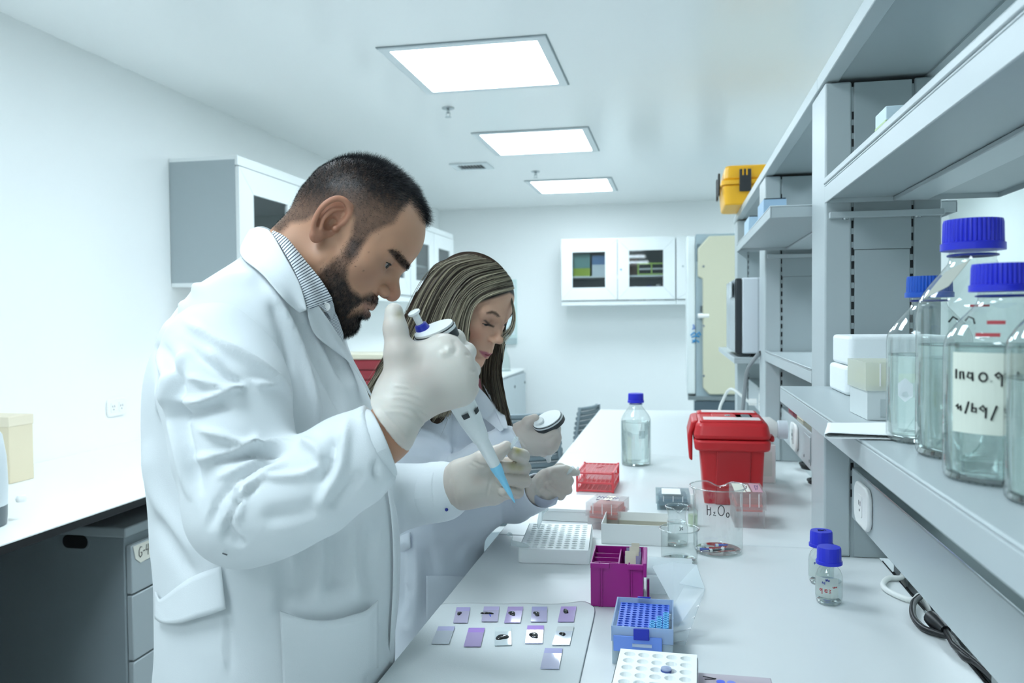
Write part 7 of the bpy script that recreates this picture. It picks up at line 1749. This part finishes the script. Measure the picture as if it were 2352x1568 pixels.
V, Q = mesh_sdf(lambda p: smin(smin(clear_bench(torw(p), p), chain(p, SW1, .01), .02), chain(p, SW2, .01), .02), (WOM[0] - .33, WOM[1] - .34, .46), (WOM[0] + .45, WOM[1] + .38, 1.40), .0068, 0); V = relax(V, Q, 4); N = normals(V, Q)
fw_ = [([(1028, 930), (1034, 985), (1036, 1040), (1048, 1070)], 5, .008, 's'), ([(920, 1000), (950, 985), (1000, 1000), (1040, 1040), (1052, 1070)], 9, .010, 'r'), ([(925, 1040), (970, 1045), (1030, 1060)], 12, .008, 'v'), ([(1070, 900), (1110, 940), (1140, 990)], 8, .006, 'r'), ([(1080, 940), (1090, 1000), (1100, 1040)], 14, .005, 'v'),
       ([(1150, 1170), (1152, 1200), (1142, 1240), (1125, 1280)], 4, .006, 's'), ([(950, 1220), (960, 1300), (955, 1400), (945, 1470)], 10, .007, 'r'), ([(985, 1240), (990, 1320), (980, 1420)], 16, .007, 'v'), ([(1010, 1230), (1050, 1260), (1100, 1240)], 24, .006, 'v'), ([(920, 1230), (925, 1320), (920, 1420)], 8, .006, 'v'), ([(1060, 1290), (1080, 1260), (1120, 1250)], 10, .005, 'r'), ([(930, 1360), (945, 1380), (935, 1410)], 5, .005, 'r'), ([(925, 1330), (942, 1345)], 5, .005, 'r'), ([(925, 1440), (945, 1450)], 6, .005, 'r'),
       ([(1085, 985), (1130, 1000), (1160, 990)], 9, .005, 'r'), ([(1110, 1035), (1140, 1050), (1165, 1050)], 8, .005, 'v')]
V = fold(V, N, fw_); V = V + N * (.0018 * wob(V, 30, 71) + .0008 * wob(V, 80, 72))[:, None]; V = relax(V, Q, 1, .35)
coatw = to_object('lab_coat', V, Q, m_coatw, wom, WOM); WV, WN = V, normals(V, Q)
patch_on('pocket', WV, WN, lerp_rows([(979, 1322), (1000, 1322), (1030, 1322), (1060, 1324), (1095, 1326)], [(979, 1440), (1000, 1445), (1030, 1448), (1060, 1450), (1095, 1452)], 5), (.008, .004, .004), m_coatw, coatw, WOM, .0018, 0)
patch_on('half_belt', WV, WN, lerp_rows([(915, 1235), (925, 1228), (942, 1222)], [(918, 1268), (930, 1264), (943, 1258)], 3), .005, m_coatw, coatw, WOM, .0018, 0)
ring_cuff('cuff', P(1130, 1052, 1.603), P(1182, 1010, 1.618), .0420, .0370, coatw, WOM, m_coatw)
ring_cuff('cuff', P(1195, 1148, 1.76), P(1240, 1125, 1.685), .0400, .0360, coatw, WOM, m_coatw)
sheet('lapel', [(1062, 850, 1.69), (1092, 880, 1.68), (1116, 905, 1.67), (1140, 940, 1.665), (1158, 985, 1.67)], [(1040, 880, 1.67), (1060, 915, 1.655), (1085, 945, 1.65), (1112, 962, 1.65), (1150, 992, 1.66)], 5, m_coatw, coatw, WOM, .005, cloth=WV, gap=(.010, .008))
sheet('lapel', [(1100, 862, 1.72), (1112, 890, 1.71), (1130, 925, 1.70), (1155, 985, 1.69)], [(1122, 868, 1.73), (1140, 900, 1.72), (1155, 935, 1.70), (1168, 985, 1.69)], 4, m_coatw, coatw, WOM, .004, cloth=WV, gap=(.010, .008))
sheet('blouse', [(1078, 845, 1.70), (1092, 850, 1.70), (1102, 858, 1.705)], [(1082, 880, 1.685), (1098, 890, 1.685), (1112, 900, 1.69)], 4, mat('blouse_pink', 'd98a98', .7), wom, WOM, .003)
V, Q = mesh_sdf(lambda p: np.minimum(*[chain(p, [(P(1000, 1400, 1.80 + .06 * s) - np.array([0, 0, .2]), .07), (np.array([WOM[0] + .0, WOM[1] + .085 * s, .50]), .07), (np.array([WOM[0] - .02, WOM[1] + .085 * s, .10]), .052)]) for s in (-1, 1)]), (WOM[0] - .25, WOM[1] - .3, .02), (WOM[0] + .3, WOM[1] + .3, .95), .014, 0); to_object('trousers', V, Q, mat('trousers_dark', '2b3038', .8), wom, WOM)
for s in (-1, 1):
    b = np.array([WOM[0], WOM[1] + .085 * s, 0]); V, Q = mesh_sdf(lambda p: np.maximum(chain(p, [((b[0] - .045, b[1], .045), .04), ((b[0] + .05, b[1], .03), .035), ((b[0] + .12, b[1], .022), .028)]), .001 - p[:, 2]), (b[0] - .15, b[1] - .08, -.02), (b[0] + .2, b[1] + .08, .14), .008, 0); to_object('shoe', V, Q, mat('shoe_black', '17181a', .4), wom, WOM)
# ---- gloves
def hand_up(p):
    d = chain(p, pw([(1182, 1010, 1.618, .0310), (1205, 1005, 1.615, .0275)]))
    for e in ((1258, 990, 1.60, .0200), (1264, 1008, 1.60, .0195), (1258, 1024, 1.605, .0180)): d = smin(d, chain(p, pw([(1208, 1006, 1.612, .0265), e])), .016)
    for L in ([(1262, 988, 1.60, .0150), (1275, 985, 1.635, .0110), (1255, 1000, 1.66, .0095)], [(1268, 1006, 1.60, .0145), (1277, 1005, 1.635, .0110), (1258, 1015, 1.66, .0095)], [(1262, 1024, 1.605, .0135), (1270, 1026, 1.635, .0105), (1250, 1030, 1.655, .009)], [(1235, 1030, 1.605, .0135), (1248, 1036, 1.630, .0105), (1240, 1036, 1.65, .009)]): d = smin(d, chain(p, pw(L), .004), .008)
    d = smin(d, chain(p, pw([(1205, 990, 1.602, .0200), (1214, 972, 1.592, .0135), (1228, 962, 1.590, .0100)]), .005), .010)
    return smax(d, -((p - P(1187, 1009, 1.617)) @ ((P(1205, 1005, 1.615) - P(1182, 1010, 1.618)) / np.linalg.norm(P(1205, 1005, 1.615) - P(1182, 1010, 1.618)))), .001)
glove('glove', hand_up, P(1235, 1000, 1.615) - np.array([.09, .10, .08]), P(1235, 1000, 1.615) + np.array([.09, .10, .08]), wom, WOM, [([(1185, 985), (1195, 1010), (1225, 1045)], 3, .002, 'r'), ([(1240, 1000), (1260, 990), (1278, 975)], 4, .0015, 'v'), ([(1250, 1015), (1275, 1000)], 3, .0014, 'v')], (), .0024, 'd3cbc2')
def hand_low(p):
    d = chain(p, pw([(1222, 1138, 1.71, .0310), (1232, 1130, 1.695, .0300), (1250, 1118, 1.685, .0270), (1262, 1105, 1.68, .0250)]))
    for e in ((1285, 1090, 1.67, .0190), (1290, 1105, 1.67, .0185), (1283, 1122, 1.675, .0180)): d = smin(d, chain(p, pw([(1258, 1112, 1.68, .0240), e])), .014)
    for L in ([(1290, 1092, 1.675, .0115), (1308, 1104, 1.668, .0098), (1268, 1095, 1.650, .0088)], [(1290, 1108, 1.675, .0115), (1304, 1125, 1.668, .0098), (1268, 1108, 1.650, .0086)], [(1282, 1122, 1.675, .0110), (1288, 1138, 1.668, .0095), (1258, 1114, 1.652, .0082)], [(1268, 1130, 1.68, .0110), (1262, 1148, 1.67, .0090), (1248, 1128, 1.655, .0080)]):
        d = smin(d, chain(p, pw(L[:2]), .004), .006); d = np.minimum(d, chain(p, pw(L[1:]), .003))
    d = smin(d, chain(p, pw([(1268, 1090, 1.665, .0160), (1298, 1081, 1.655, .0112), (1324, 1084, 1.655, .0076)]), .005), .009)
    d = np.minimum(d, chain(p, pw([(1262, 1088, 1.675, .0120), (1285, 1074, 1.672, .0095), (1305, 1078, 1.668, .0080)]), .005))
    return smax(d, -((p - P(1226, 1135, 1.704)) @ ((P(1262, 1105, 1.68) - P(1232, 1130, 1.695)) / np.linalg.norm(P(1262, 1105, 1.68) - P(1232, 1130, 1.695)))), .001)
glove('glove', hand_low, P(1275, 1108, 1.675) - np.array([.09, .10, .08]), P(1275, 1108, 1.675) + np.array([.09, .10, .08]), wom, WOM, [([(1240, 1090), (1232, 1112), (1245, 1145)], 3, .002, 'r'), ([(1255, 1090), (1248, 1112), (1255, 1135)], 3, .0016, 'v')], (), .0022, 'd3cabf')
sheet('glove_cuff', [(1222, 1150, 1.68), (1236, 1162, 1.67), (1256, 1166, 1.665), (1278, 1158, 1.668)], [(1226, 1128, 1.672), (1240, 1142, 1.655), (1262, 1148, 1.652), (1284, 1138, 1.66)], 4, frosted('cuff_film', 'd6dbe8', .25), wom, WOM, .006)
microtube('tiny clear microtube between the womans fingertips', tuple(P(1302, 1090, 1.645)), (.6, .5, .4), .6, True)
# ---- her pipette
top, tip = P(1237, 966, 1.583), P(1262, 1062, 1.66)
u = P(1285, 948, 1.60) - P(1225, 985, 1.575); ru = np.linalg.norm(u) / 2; u /= np.linalg.norm(u); vdir = CAMP - P(1255, 965, 1.59); vdir /= np.linalg.norm(vdir); nrm = np.cross(u, vdir); nrm = nrm * (1 if nrm[2] > 0 else -1); nrm = nrm * .70 + vdir * .72; nrm /= np.linalg.norm(nrm); v2 = np.cross(nrm, u)
m_plg = mat('plunger_grey', '6b7880', .3, metal=.3)
pipette('white pipette with a dark grey collar in the womans raised hand', top, tip,
        [('plunger_button', m_pip, [(-.002, .0), (-.002, .0088), (0, .0106), (.004, .0100), (.006, .008)]), ('plunger_stem', m_plg, [(.005, .0082), (.013, .0088), (.016, .0092)]), ('dark_collar', m_pipd, [(.015, .009), (.018, .0125), (.026, .0130), (.028, .010)]), ('handle', m_pip, [(.026, .010), (.05, .0150), (.085, .0145), (.10, .010), (.101, .003)]), ('nozzle', m_pip, [(.1, .006), (.118, .0045), (.119, .001)])],
        (P(1259, 966, 1.592), u, v2, nrm, ru, .0195, .01))
